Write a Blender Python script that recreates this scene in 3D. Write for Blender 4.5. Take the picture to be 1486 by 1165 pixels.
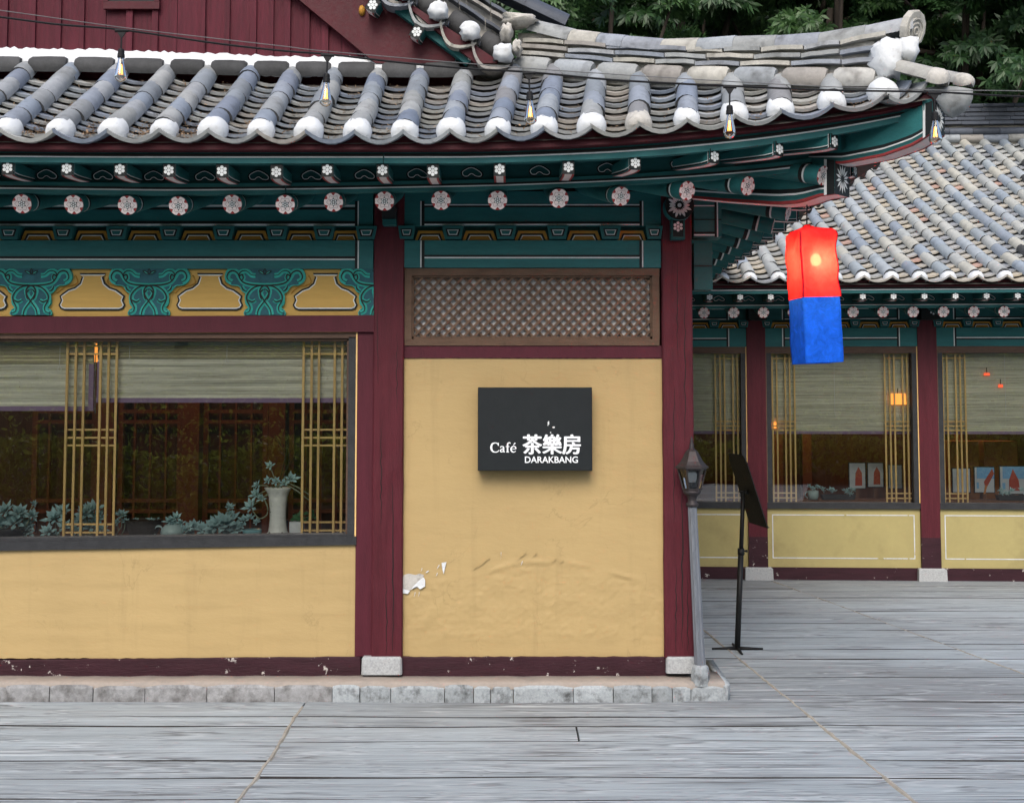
import bpy, bmesh, math, random
import numpy as np
from mathutils import Vector, Matrix, Quaternion
random.seed(7)
R = math.radians
for o in list(bpy.data.objects):
    bpy.data.objects.remove(o)
SC = bpy.context.scene
COL = SC.collection

# ------------------------------------------------------------------ camera
PW, PH, F = 1486.0, 1165.0, 1720.0          # photograph size and focal length in its pixels
CAM = Vector((0.0, -8.0, 1.88))
TH = math.atan(F / 28000.0)                 # slight upward tilt
HOR = 595.0                                 # horizon row
CY = HOR - F * math.tan(TH)                 # row of the optical axis
cd = bpy.data.cameras.new('camera')
cam = bpy.data.objects.new('camera', cd)
COL.objects.link(cam)
cam.location = CAM
cam.rotation_euler = (math.pi / 2 + TH, 0, 0)
cd.sensor_width = 36.0
cd.lens = F / PW * 36.0
cd.shift_y = -(PH / 2 - CY) / PW
cd.clip_start = 0.05
cd.clip_end = 600
SC.camera = cam

# ------------------------------------------------------------------ world, sun, exposure
SUN_EL, SUN_AZ = 43.0, 187.0                # soft light from behind the camera, a little to its left
w = bpy.data.worlds.new('World')
SC.world = w
w.use_nodes = True
nt = w.node_tree
bg = nt.nodes['Background']
sky = nt.nodes.new('ShaderNodeTexSky')
sky.sky_type = 'NISHITA'
sky.sun_disc = False
sky.sun_elevation = R(SUN_EL)
sky.sun_rotation = R(SUN_AZ)
sky.air_density = 1.0
sky.dust_density = 3.0
sky.ozone_density = 1.0
nt.links.new(sky.outputs[0], bg.inputs[0])
bg.inputs[1].default_value = 0.15
sl = bpy.data.lights.new('sun', 'SUN')
sl.energy = 1.3
sl.angle = R(34)
sl.color = (1.0, 0.975, 0.94)
sun = bpy.data.objects.new('sun', sl)
COL.objects.link(sun)
_az = R(SUN_AZ)
sd = Vector((math.sin(_az) * math.cos(R(SUN_EL)), math.cos(_az) * math.cos(R(SUN_EL)), math.sin(R(SUN_EL))))
sun.location = sd * 40
sun.rotation_euler = (-sd).to_track_quat('-Z', 'Y').to_euler()
SC.view_settings.view_transform = 'Standard'
SC.view_settings.look = 'None'
SC.view_settings.gamma = 1.0
SC.view_settings.use_curve_mapping = False
SC.view_settings.exposure = 0.66
SC.render.engine = 'CYCLES'
SC.cycles.use_denoising = True
SC.cycles.max_bounces = 6
SC.cycles.diffuse_bounces = 3
SC.cycles.glossy_bounces = 3
SC.cycles.transparent_max_bounces = 12
SC.cycles.caustics_reflective = False
SC.cycles.caustics_refractive = False

# ------------------------------------------------------------------ measuring helpers
_C, _S = math.cos(TH), math.sin(TH)
def ray(px, py):
    u = (px - PW / 2) / F; v = (CY - py) / F
    return Vector((u, _C - v * _S, _S + v * _C))
def at(px, py, y):
    d = ray(px, py)
    return CAM + d * ((y - CAM.y) / d.y)
def proj(p):
    q = Vector(p) - CAM
    zf = q.y * _C + q.z * _S
    up = -q.y * _S + q.z * _C
    return PW / 2 + F * q.x / zf, CY - F * up / zf
def bow(x):
    return 0.071 * max(0.0, x - 0.6) ** 2
def eav(px, py, y0):
    y = y0
    for _ in range(8):
        p = at(px, py, y); y = y0 - bow(p.x)
    return at(px, py, y)
def tab(*pts):
    xs = [p[0] for p in pts]; ys = [p[1] for p in pts]
    # smooth the table a little so that boards bend instead of kinking
    def f(x):
        return float(np.mean([np.interp(x + d, xs, ys) for d in (-45, -22, 0, 22, 45)]))
    return f

# ------------------------------------------------------------------ materials
MATS = {}
def _n(nt, t, **kw):
    n = nt.nodes.new(t)
    for k, v in kw.items():
        if k in n.inputs.keys() if isinstance(k, str) else False:
            n.inputs[k].default_value = v
        else:
            setattr(n, k, v)
    return n
def ramp(nt, fac, stops):
    r = nt.nodes.new('ShaderNodeValToRGB')
    e = r.color_ramp.elements
    while len(e) < len(stops): e.new(0.5)
    for i, (p, c) in enumerate(stops):
        e[i].position = p
        e[i].color = (c if len(c) == 4 else (*c, 1)) if hasattr(c, '__len__') else (c, c, c, 1)
    nt.links.new(fac, r.inputs[0])
    return r.outputs[0]
def mixc(nt, fac, a, b, blend='MIX'):
    m = nt.nodes.new('ShaderNodeMix'); m.data_type = 'RGBA'; m.blend_type = blend
    for s, v in ((m.inputs[0], fac), (m.inputs[6], a), (m.inputs[7], b)):
        if hasattr(v, 'links') or hasattr(v, 'is_linked'):
            nt.links.new(v, s)
        else:
            s.default_value = v if not hasattr(v, '__len__') else (*v[:3], 1)
    return m.outputs[2]
def coords(nt, stretch=(1, 1, 1), rnd=True):
    tc = nt.nodes.new('ShaderNodeTexCoord')
    v = tc.outputs['Object']
    if rnd:
        oi = nt.nodes.new('ShaderNodeObjectInfo')
        m = nt.nodes.new('ShaderNodeMath'); m.operation = 'MULTIPLY'; m.inputs[1].default_value = 53.0
        nt.links.new(oi.outputs['Random'], m.inputs[0])
        a = nt.nodes.new('ShaderNodeVectorMath'); a.operation = 'ADD'
        nt.links.new(v, a.inputs[0]); nt.links.new(m.outputs[0], a.inputs[1]); v = a.outputs[0]
    mp = nt.nodes.new('ShaderNodeVectorMath'); mp.operation = 'MULTIPLY'
    mp.inputs[1].default_value = stretch
    nt.links.new(v, mp.inputs[0])
    return mp.outputs[0]
def noise(nt, vec, scale, detail=6, rough=0.6, dist=0.0):
    n = nt.nodes.new('ShaderNodeTexNoise')
    n.inputs['Scale'].default_value = scale; n.inputs['Detail'].default_value = detail
    n.inputs['Roughness'].default_value = rough; n.inputs['Distortion'].default_value = dist
    nt.links.new(vec, n.inputs['Vector'])
    return n.outputs[0]
def bump(nt, h, strength, dist=0.01, prev=None):
    b = nt.nodes.new('ShaderNodeBump')
    b.inputs['Strength'].default_value = strength; b.inputs['Distance'].default_value = dist
    nt.links.new(h, b.inputs['Height'])
    if prev is not None: nt.links.new(prev, b.inputs['Normal'])
    return b.outputs[0]
def newmat(name):
    m = bpy.data.materials.new(name); m.use_nodes = True
    return m, m.node_tree, m.node_tree.nodes['Principled BSDF']
def mul(c, k): return tuple(min(1.0, x * k) for x in c)
def mat(name, col, rough=0.6, var=0.18, vscale=5, stretch=(1, 1, 1), bmp=0.25, bscale=60, rnd=0.0,
        spec=0.22, metal=0.0, peel=None, peelcol=(0.75, 0.73, 0.68), peelscale=18, hue=None, dirt=None):
    """painted / natural surface: blotchy colour, fine relief, optional chips and per-piece variation"""
    m, nt, b = newmat(name)
    v = coords(nt, stretch)
    n1 = noise(nt, v, vscale, 7, 0.62)
    c = ramp(nt, n1, [(0.28, mul(col, 1 - var)), (0.5, col), (0.74, mul(col, 1 + var))])
    n2 = noise(nt, v, vscale * 9, 5, 0.6)
    c = mixc(nt, 0.35, c, ramp(nt, n2, [(0.3, mul(col, 1 - var)), (0.7, mul(col, 1 + var * 0.8))]))
    if dirt:
        n4 = noise(nt, coords(nt, (1, 1, 1)), dirt[1], 8, 0.65)
        c = mixc(nt, ramp(nt, n4, [(dirt[2], 0.0), (dirt[2] + 0.2, dirt[3])]), c, dirt[0])
    if rnd:
        oi = nt.nodes.new('ShaderNodeObjectInfo')
        if hue:
            stops = [(i / len(hue), h) for i, h in enumerate(hue)]
            r = nt.nodes.new('ShaderNodeValToRGB'); r.color_ramp.interpolation = 'CONSTANT'
            e = r.color_ramp.elements
            while len(e) < len(stops): e.new(0.5)
            for i, (p, q) in enumerate(stops):
                e[i].position = p; e[i].color = (*q, 1)
            nt.links.new(oi.outputs['Random'], r.inputs[0])
            c = mixc(nt, 1.0, c, r.outputs[0], 'MULTIPLY')
        else:
            mr = nt.nodes.new('ShaderNodeMapRange')
            mr.inputs[3].default_value = 1 - rnd; mr.inputs[4].default_value = 1 + rnd
            nt.links.new(oi.outputs['Random'], mr.inputs[0])
            hs = nt.nodes.new('ShaderNodeHueSaturation')
            nt.links.new(mr.outputs[0], hs.inputs['Value']); nt.links.new(c, hs.inputs['Color'])
            c = hs.outputs[0]
    rr = ramp(nt, n2, [(0.3, max(0, rough - 0.08)), (0.7, min(1, rough + 0.1))])
    if peel:
        n3 = noise(nt, coords(nt, (1, 1, 1)), peelscale, 8, 0.7)
        c = mixc(nt, ramp(nt, n3, [(peel, 0.0), (peel + 0.02, 1.0)]), c, peelcol)
    nt.links.new(c, b.inputs['Base Color'])
    nt.links.new(rr, b.inputs['Roughness'])
    b.inputs['Specular IOR Level'].default_value = spec
    b.inputs['Metallic'].default_value = metal
    if bmp:
        nb = noise(nt, v, bscale, 6, 0.65)
        nt.links.new(bump(nt, nb, bmp, 0.006), b.inputs['Normal'])
    MATS[name] = m
    return m

TEAL = (0.021, 0.124, 0.126)
mat('teal', TEAL, 0.5, 0.25, 4, (0.6, 2, 3), 0.3, 50, peel=0.735, peelcol=(0.10, 0.13, 0.12), peelscale=22)
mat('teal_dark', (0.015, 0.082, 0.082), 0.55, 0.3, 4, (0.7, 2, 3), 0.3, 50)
mat('teal_carved', (0.020, 0.095, 0.115), 0.55, 0.35, 20, (1, 1, 1), 0.4, 50)
mat('teal_light', (0.035, 0.34, 0.28), 0.5, 0.28, 16, (1, 1, 1), 0.3, 60)
mat('maroon', (0.066, 0.0095, 0.0145), 0.55, 0.3, 4, (1, 1, 1), 0.3, 40)
mat('maroon_wood', (0.080, 0.0125, 0.0190), 0.52, 0.32, 5, (5, 5, 0.5), 0.75, 30, peel=0.745, peelcol=(0.30, 0.22, 0.22), peelscale=30)
mat('maroon_jamb', (0.074, 0.0120, 0.0205), 0.5, 0.2, 4, (4, 4, 0.6), 0.35, 30, peel=0.76, peelcol=(0.28, 0.2, 0.2), peelscale=30)
mat('maroon_sill', (0.034, 0.0105, 0.0155), 0.55, 0.4, 6, (0.6, 2, 3), 0.6, 30, peel=0.628, peelcol=(0.42, 0.38, 0.35), peelscale=13)
mat('gable_board', (0.076, 0.0095, 0.0180), 0.6, 0.4, 7, (5, 5, 0.45), 0.8, 26, rnd=0.16, peel=0.72, peelcol=(0.045, 0.012, 0.018), peelscale=24)
mat('black_paint', (0.010, 0.012, 0.012), 0.5, 0.2, 8, bmp=0.2)
mat('white_paint', (0.62, 0.64, 0.63), 0.6, 0.2, 12, bmp=0.2, rnd=0.1)
mat('white_line', (0.55, 0.57, 0.57), 0.6, 0.25, 8, bmp=0.2, peel=0.60, peelcol=(0.36, 0.30, 0.13), peelscale=9)
mat('pink_paint', (0.68, 0.60, 0.575), 0.6, 0.22, 20, bmp=0.2, rnd=0.14)
mat('red_paint', (0.26, 0.035, 0.035), 0.55, 0.25, 20, bmp=0.2)
mat('ochre', (0.40, 0.20, 0.032), 0.55, 0.15, 6, bmp=0.2)
mat('ochre_dark', (0.28, 0.14, 0.02), 0.55, 0.15, 6, bmp=0.2)
mat('frieze_yellow', (0.50, 0.31, 0.082), 0.55, 0.10, 4, (0.5, 1, 6), 0.35, 24, peel=0.70, peelcol=(0.13, 0.075, 0.022), peelscale=1)
# scratches on the frieze run along the board
_ft = MATS['frieze_yellow'].node_tree
for n in _ft.nodes:
    if n.type == 'TEX_NOISE' and abs(n.inputs['Scale'].default_value - 1) < 1e-6:
        n.inputs['Scale'].default_value = 9.0
        n.inputs['Vector'].links[0].from_node.inputs[1].default_value = (0.8, 1, 9)
mat('frame_wood', (0.088, 0.052, 0.035), 0.5, 0.4, 6, (0.5, 3, 3), 0.5, 40, peel=0.73, peelcol=(0.16, 0.13, 0.11), peelscale=30)
mat('frame_grey', (0.030, 0.031, 0.033), 0.45, 0.4, 6, (2, 2, 2), 0.5, 40, peel=0.72, peelcol=(0.13, 0.13, 0.13), peelscale=26)
mat('lattice_wood', (0.135, 0.080, 0.050), 0.6, 0.35, 8, (3, 3, 3), 0.4, 50, rnd=0.22)
mat('lattice_frame', (0.12, 0.072, 0.046), 0.6, 0.35, 8, (1, 3, 3), 0.5, 50)
mat('bamboo_bar', (0.74, 0.48, 0.19), 0.4, 0.25, 8, (2, 2, 0.7), 0.2, 50, rnd=0.12)
mat('grey_backing', (0.62, 0.62, 0.62), 0.8, 0.45, 26, bmp=0.6, bscale=60)
mat('granite', (0.31, 0.335, 0.345), 0.8, 0.28, 60, bmp=0.7, bscale=90, rnd=0.16, dirt=((0.05, 0.05, 0.048), 13, 0.50, 0.85))
mat('granite_worn', (0.285, 0.285, 0.285), 0.85, 0.35, 30, bmp=0.8, bscale=60, rnd=0.10, dirt=((0.10, 0.095, 0.09), 9, 0.46, 0.85))
mat('granite_base', (0.36, 0.37, 0.37), 0.8, 0.45, 90, bmp=0.5, bscale=90, rnd=0.08)
mat('screed', (0.33, 0.285, 0.245), 0.85, 0.2, 5, bmp=0.5, bscale=50, dirt=((0.17, 0.16, 0.15), 5, 0.5, 0.7))
TILEHUE = [(0.95, 1.0, 1.10), (0.78, 0.86, 1.02), (1.16, 1.14, 1.08), (0.9, 0.95, 1.0), (1.28, 1.25, 1.18), (0.66, 0.74, 0.90), (1.06, 1.04, 0.97), (0.80, 0.84, 0.88),
           (1.1, 1.13, 1.16), (0.74, 0.80, 0.94), (1.0, 1.0, 0.98), (0.86, 0.82, 0.80), (1.2, 1.2, 1.2), (0.9, 0.98, 1.1)]
mat('roof_tile', (0.24, 0.255, 0.27), 0.62, 0.26, 9, (1, 1, 1), 0.5, 45, rnd=1, hue=TILEHUE, dirt=((0.10, 0.10, 0.10), 11, 0.54, 0.6))
mat('channel_tile', (0.315, 0.325, 0.325), 0.68, 0.28, 9, (1, 1, 1), 0.5, 45, rnd=1, hue=TILEHUE[:6] + [(1.2, 1.1, 1.0)] + TILEHUE[6:], dirt=((0.11, 0.10, 0.09), 9, 0.52, 0.7))
mat('ridge_tile', (0.34, 0.335, 0.315), 0.7, 0.3, 8, (1, 1, 1), 0.6, 40, rnd=1, hue=TILEHUE, dirt=((0.10, 0.095, 0.085), 9, 0.52, 0.8))
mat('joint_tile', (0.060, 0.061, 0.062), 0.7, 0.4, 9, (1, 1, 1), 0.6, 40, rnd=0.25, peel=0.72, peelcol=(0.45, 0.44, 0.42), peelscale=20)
WINGHUE = [(1.0, 1.04, 1.08), (0.80, 0.88, 0.98), (1.14, 1.10, 1.0), (0.92, 0.98, 1.02), (1.22, 1.14, 0.98), (0.72, 0.78, 0.88), (1.05, 1.05, 1.0), (0.84, 0.9, 0.94), (1.18, 1.14, 1.04), (0.76, 0.82, 0.92), (1.0, 0.99, 0.95), (1.10, 1.08, 1.02)]
mat('wing_tile', (0.35, 0.365, 0.37), 0.65, 0.22, 7, (1, 1, 1), 0.5, 40, rnd=1, hue=WINGHUE, dirt=((0.15, 0.15, 0.15), 9, 0.55, 0.5))
mat('wing_channel', (0.40, 0.385, 0.36), 0.7, 0.24, 7, (1, 1, 1), 0.5, 40, rnd=1, hue=WINGHUE * 2 + [(1.18, 0.84, 0.74)], dirt=((0.16, 0.15, 0.13), 7, 0.52, 0.6))
mat('slate_tile', (0.070, 0.080, 0.100), 0.45, 0.3, 9, (1, 1, 1), 0.4, 40, rnd=0.25)
mat('plaster_white', (0.63, 0.65, 0.66), 0.8, 0.08, 9, bmp=0.9, bscale=22, dirt=((0.36, 0.35, 0.33), 17, 0.57, 0.75))
mat('mortar', (0.47, 0.45, 0.41), 0.85, 0.22, 22, bmp=0.9, bscale=40, dirt=((0.22, 0.21, 0.19), 16, 0.52, 0.8))
mat('underlay', (0.10, 0.09, 0.08), 0.9, 0.3, 9, bmp=0.6)
mat('dry_leaf', (0.40, 0.27, 0.17), 0.8, 0.4, 40, bmp=0, rnd=0.2)
mat('sign_black', (0.0135, 0.0165, 0.018), 0.42, 0.12, 8, bmp=0.12, bscale=130)
mat('sign_white', (0.85, 0.87, 0.88), 0.5, 0.03, 20, bmp=0)
mat('iron_brown', (0.042, 0.036, 0.037), 0.45, 0.35, 20, bmp=0.4, bscale=60, metal=0.3)
mat('iron_grey', (0.185, 0.20, 0.225), 0.4, 0.3, 9, (3, 3, 0.6), 0.4, 60, metal=0.35, peel=0.70, peelcol=(0.11, 0.075, 0.065), peelscale=12)
mat('black_metal', (0.012, 0.0125, 0.013), 0.5, 0.4, 10, bmp=0.2)
mat('black_rubber', (0.009, 0.009, 0.010), 0.55, 0.2, 10, bmp=0.1)
mat('wire_grey', (0.14, 0.14, 0.14), 0.5, 0.2, 10, bmp=0)
mat('celadon', (0.36, 0.47, 0.46), 0.25, 0.12, 12, bmp=0.15)
mat('turquoise_glaze', (0.16, 0.34, 0.37), 0.25, 0.15, 14, bmp=0.15)
mat('white_glaze', (0.72, 0.72, 0.67), 0.22, 0.14, 10, (1, 1, 3), 0.2)
mat('basket', (0.045, 0.036, 0.028), 0.8, 0.5, 30, (1, 1, 6), 0.9, 40)
mat('soil', (0.03, 0.022, 0.016), 0.95, 0.4, 40, bmp=0.8)
mat('succulent', (0.30, 0.45, 0.45), 0.5, 0.28, 14, bmp=0.1, rnd=0.14)
mat('succulent_stem', (0.22, 0.24, 0.16), 0.6, 0.2, 14, bmp=0.1)
mat('green_leaf', (0.05, 0.13, 0.055), 0.5, 0.3, 14, bmp=0.1, rnd=0.2)
mat('purple_hem', (0.23, 0.155, 0.255), 0.7, 0.12, 20, bmp=0.2)
mat('room_brown', (0.13, 0.055, 0.025), 0.6, 0.35, 4, (3, 3, 0.4), 0.3, 30)
mat('room_red_wood', (0.24, 0.075, 0.028), 0.5, 0.35, 4, (4, 4, 0.5), 0.3, 30)
mat('room_floor', (0.075, 0.045, 0.026), 0.5, 0.3, 4, (0.6, 4, 1), 0.3, 30)
mat('wing_yellow', (0.375, 0.315, 0.135), 0.75, 0.10, 2.5, bmp=0.15, bscale=20, dirt=((0.21, 0.17, 0.075), 2.2, 0.52, 0.55))
mat('orange_box', (0.42, 0.17, 0.05), 0.7, 0.15, 6, bmp=0.1)
mat('poster_white', (0.40, 0.43, 0.45), 0.6, 0.06, 6, bmp=0)
mat('poster_blue', (0.16, 0.33, 0.52), 0.6, 0.2, 6, bmp=0)
mat('poster_red', (0.33, 0.07, 0.05), 0.6, 0.25, 9, bmp=0)
mat('bark', (0.035, 0.028, 0.022), 0.9, 0.4, 9, (3, 3, 0.6), 1.0, 20)
mat('sealant', (0.36, 0.33, 0.28), 0.85, 0.3, 12, bmp=0.6, bscale=60)
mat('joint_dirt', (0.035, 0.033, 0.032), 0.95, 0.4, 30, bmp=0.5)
mat('concrete_base', (0.045, 0.046, 0.048), 0.9, 0.3, 6, bmp=0.5)
mat('hill_soil', (0.028, 0.034, 0.016), 0.95, 0.5, 1.2, bmp=0.6, bscale=8)

def leafmat(name, c0, c1, trans=0.35, rough=0.45):
    m, nt, b = newmat(name)
    geo = nt.nodes.new('ShaderNodeNewGeometry')
    v = coords(nt)
    n1 = noise(nt, v, 0.55, 4, 0.6)
    n2 = nt.nodes.new('ShaderNodeMath'); n2.operation = 'MULTIPLY_ADD'
    nt.links.new(geo.outputs['Random Per Island'], n2.inputs[0]); n2.inputs[1].default_value = 0.55
    nt.links.new(n1, n2.inputs[2])
    c = ramp(nt, n2.outputs[0], [(0.35, c0), (1.0, c1)])
    nt.links.new(c, b.inputs['Base Color'])
    b.inputs['Roughness'].default_value = rough
    tr = nt.nodes.new('ShaderNodeBsdfTranslucent'); nt.links.new(c, tr.inputs[0])
    mx = nt.nodes.new('ShaderNodeMixShader'); mx.inputs[0].default_value = trans
    nt.links.new(b.outputs[0], mx.inputs[1]); nt.links.new(tr.outputs[0], mx.inputs[2])
    nt.links.new(mx.outputs[0], nt.nodes['Material Output'].inputs[0])
    MATS[name] = m
leafmat('forest_leaf', (0.013, 0.042, 0.015), (0.048, 0.115, 0.036))
leafmat('forest_leaf_pale', (0.024, 0.066, 0.022), (0.080, 0.165, 0.050))
leafmat('hedge_leaf', (0.12, 0.17, 0.035), (0.36, 0.42, 0.10), 0.6)

def glassmat():
    m, nt, b = newmat('window_glass')
    nt.nodes.remove(b)
    fr = nt.nodes.new('ShaderNodeFresnel'); fr.inputs[0].default_value = 1.50
    tr = nt.nodes.new('ShaderNodeBsdfTransparent'); tr.inputs[0].default_value = (0.90, 0.93, 0.91, 1)
    gl = nt.nodes.new('ShaderNodeBsdfGlossy'); gl.inputs['Roughness'].default_value = 0.0
    k = nt.nodes.new('ShaderNodeMath'); k.operation = 'MULTIPLY'; k.inputs[1].default_value = 3.4; k.use_clamp = True
    nt.links.new(fr.outputs[0], k.inputs[0])
    # old float glass is a little wavy
    nb = noise(nt, coords(nt, (1, 1, 1), False), 1.3, 2, 0.4)
    nt.links.new(bump(nt, nb, 0.05, 0.02), gl.inputs['Normal'])
    mx = nt.nodes.new('ShaderNodeMixShader')
    nt.links.new(k.outputs[0], mx.inputs[0]); nt.links.new(tr.outputs[0], mx.inputs[1]); nt.links.new(gl.outputs[0], mx.inputs[2])
    nt.links.new(mx.outputs[0], nt.nodes['Material Output'].inputs[0])
    MATS['window_glass'] = m
glassmat()
def bulbglass(name, tint, f=1.6):
    m, nt, b = newmat(name)
    nt.nodes.remove(b)
    fr = nt.nodes.new('ShaderNodeFresnel'); fr.inputs[0].default_value = f
    tr = nt.nodes.new('ShaderNodeBsdfTransparent'); tr.inputs[0].default_value = (*tint, 1)
    gl = nt.nodes.new('ShaderNodeBsdfGlossy'); gl.inputs['Roughness'].default_value = 0.03
    mx = nt.nodes.new('ShaderNodeMixShader')
    nt.links.new(fr.outputs[0], mx.inputs[0]); nt.links.new(tr.outputs[0], mx.inputs[1]); nt.links.new(gl.outputs[0], mx.inputs[2])
    nt.links.new(mx.outputs[0], nt.nodes['Material Output'].inputs[0])
    MATS[name] = m
bulbglass('bulb_glass', (0.96, 0.90, 0.80), 1.55)
bulbglass('lamp_glass', (0.72, 0.74, 0.74), 1.6)
def emit(name, col, s):
    m, nt, b = newmat(name)
    b.inputs['Base Color'].default_value = (*col, 1)
    b.inputs['Emission Color'].default_value = (*col, 1)
    b.inputs['Emission Strength'].default_value = s
    MATS[name] = m
emit('lit_bulb', (1.0, 0.66, 0.26), 160)
emit('filament', (1.0, 0.36, 0.05), 3.5)
emit('room_lamp', (1.0, 0.34, 0.06), 0.9)
emit('room_lamp_red', (1.0, 0.12, 0.04), 0.6)
def clothmat(name, col, tr, see):
    m, nt, b = newmat(name)
    v = coords(nt, rnd=False)
    n = noise(nt, v, 16, 8, 0.75, 0.8)
    c = ramp(nt, n, [(0.32, mul(col, 0.66)), (0.52, col), (0.70, mul(col, 1.35))])
    nt.links.new(c, b.inputs['Base Color']); b.inputs['Roughness'].default_value = 0.85
    b.inputs['Specular IOR Level'].default_value = 0.1
    nt.links.new(bump(nt, noise(nt, v, 90, 4), 0.3, 0.003), b.inputs['Normal'])
    t = nt.nodes.new('ShaderNodeBsdfTranslucent'); nt.links.new(c, t.inputs[0])
    a = nt.nodes.new('ShaderNodeMixShader'); a.inputs[0].default_value = tr
    nt.links.new(b.outputs[0], a.inputs[1]); nt.links.new(t.outputs[0], a.inputs[2])
    s = nt.nodes.new('ShaderNodeBsdfTransparent'); s.inputs[0].default_value = (*[min(1, x * 1.0 + 0.1) for x in col], 1)
    q = nt.nodes.new('ShaderNodeMixShader'); q.inputs[0].default_value = see
    nt.links.new(a.outputs[0], q.inputs[1]); nt.links.new(s.outputs[0], q.inputs[2])
    nt.links.new(q.outputs[0], nt.nodes['Material Output'].inputs[0])
    MATS[name] = m
clothmat('red_cloth', (0.85, 0.036, 0.040), 0.5, 0.022)
clothmat('red_seam', (0.35, 0.008, 0.025), 0.15, 0.0)
clothmat('blue_cloth', (0.012, 0.125, 0.72), 0.3, 0.0)

def plastermat(name, col):
    m, nt, b = newmat(name)
    v = coords(nt, (1, 1, 1), False)
    n1 = noise(nt, v, 1.1, 6, 0.6)
    c = ramp(nt, n1, [(0.3, mul(col, 0.93)), (0.5, col), (0.72, mul(col, 1.06))])
    n2 = noise(nt, coords(nt, (0.6, 1, 3.5), False), 3.0, 8, 0.65)
    c = mixc(nt, ramp(nt, n2, [(0.50, 0.0), (0.78, 0.38)]), c, mul(col, 0.80))
    n3 = noise(nt, v, 30, 5, 0.7)
    c = mixc(nt, ramp(nt, n3, [(0.62, 0.0), (0.75, 0.22)]), c, mul(col, 1.16))
    for sc_, k_ in ((1.6, 0.30), (3.1, 0.22)):                       # hairline cracks and runs of dirt
        n4 = noise(nt, coords(nt, (1, 1, 0.8), False), sc_, 5, 0.6, 0.6)
        br = noise(nt, coords(nt, (1, 1, 1), False), sc_ * 1.3, 3, 0.5)
        q = nt.nodes.new('ShaderNodeMath'); q.operation = 'MULTIPLY'
        nt.links.new(ramp(nt, n4, [(0.494, 0.0), (0.5, k_), (0.506, 0.0)]), q.inputs[0]); nt.links.new(ramp(nt, br, [(0.52, 0.0), (0.6, 1.0)]), q.inputs[1])
        c = mixc(nt, q.outputs[0], c, mul(col, 0.45))
    n5 = noise(nt, coords(nt, (7, 1, 0.5), False), 1.5, 6, 0.65)
    c = mixc(nt, ramp(nt, n5, [(0.55, 0.0), (0.75, 0.30)]), c, mul(col, 0.66))
    nt.links.new(c, b.inputs['Base Color'])
    b.inputs['Roughness'].default_value = 0.62
    b.inputs['Specular IOR Level'].default_value = 0.3
    h = noise(nt, coords(nt, (0.7, 1, 1.5), False), 9, 7, 0.6)
    n_ = bump(nt, h, 0.22, 0.02)
    nt.links.new(bump(nt, n3, 0.12, 0.004, n_), b.inputs['Normal'])
    MATS[name] = m
plastermat('wall_yellow', (0.415, 0.295, 0.130))

def blindmat(name, col):
    """woven reeds: thin irregular horizontal stripes with knots"""
    m, nt, b = newmat(name)
    v = coords(nt, (0.55, 1, 60), False)
    n1 = noise(nt, v, 2.2, 3, 0.7)
    v2 = coords(nt, (5.0, 1, 190), False)
    n2 = noise(nt, v2, 1.0, 3, 0.6)
    c = ramp(nt, n1, [(0.34, mul(col, 0.22)), (0.46, mul(col, 0.75)), (0.58, col), (0.72, mul(col, 1.5))])
    c = mixc(nt, 0.45, c, ramp(nt, n2, [(0.32, mul(col, 0.35)), (0.5, col), (0.72, (0.42, 0.33, 0.14))]))
    v3 = coords(nt, (6, 1, 14), False)
    n3 = noise(nt, v3, 3.0, 5, 0.7)
    c = mixc(nt, ramp(nt, n3, [(0.64, 0.0), (0.70, 0.7)]), c, (0.22, 0.15, 0.05))
    nt.links.new(c, b.inputs['Base Color']); b.inputs['Roughness'].default_value = 0.6
    nt.links.new(bump(nt, n1, 0.8, 0.006), b.inputs['Normal'])
    MATS[name] = m
blindmat('bamboo_blind', (0.68, 0.67, 0.54))
blindmat('bamboo_blind_double', (0.46, 0.42, 0.27))
blindmat('wing_blind', (0.56, 0.55, 0.42))

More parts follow.
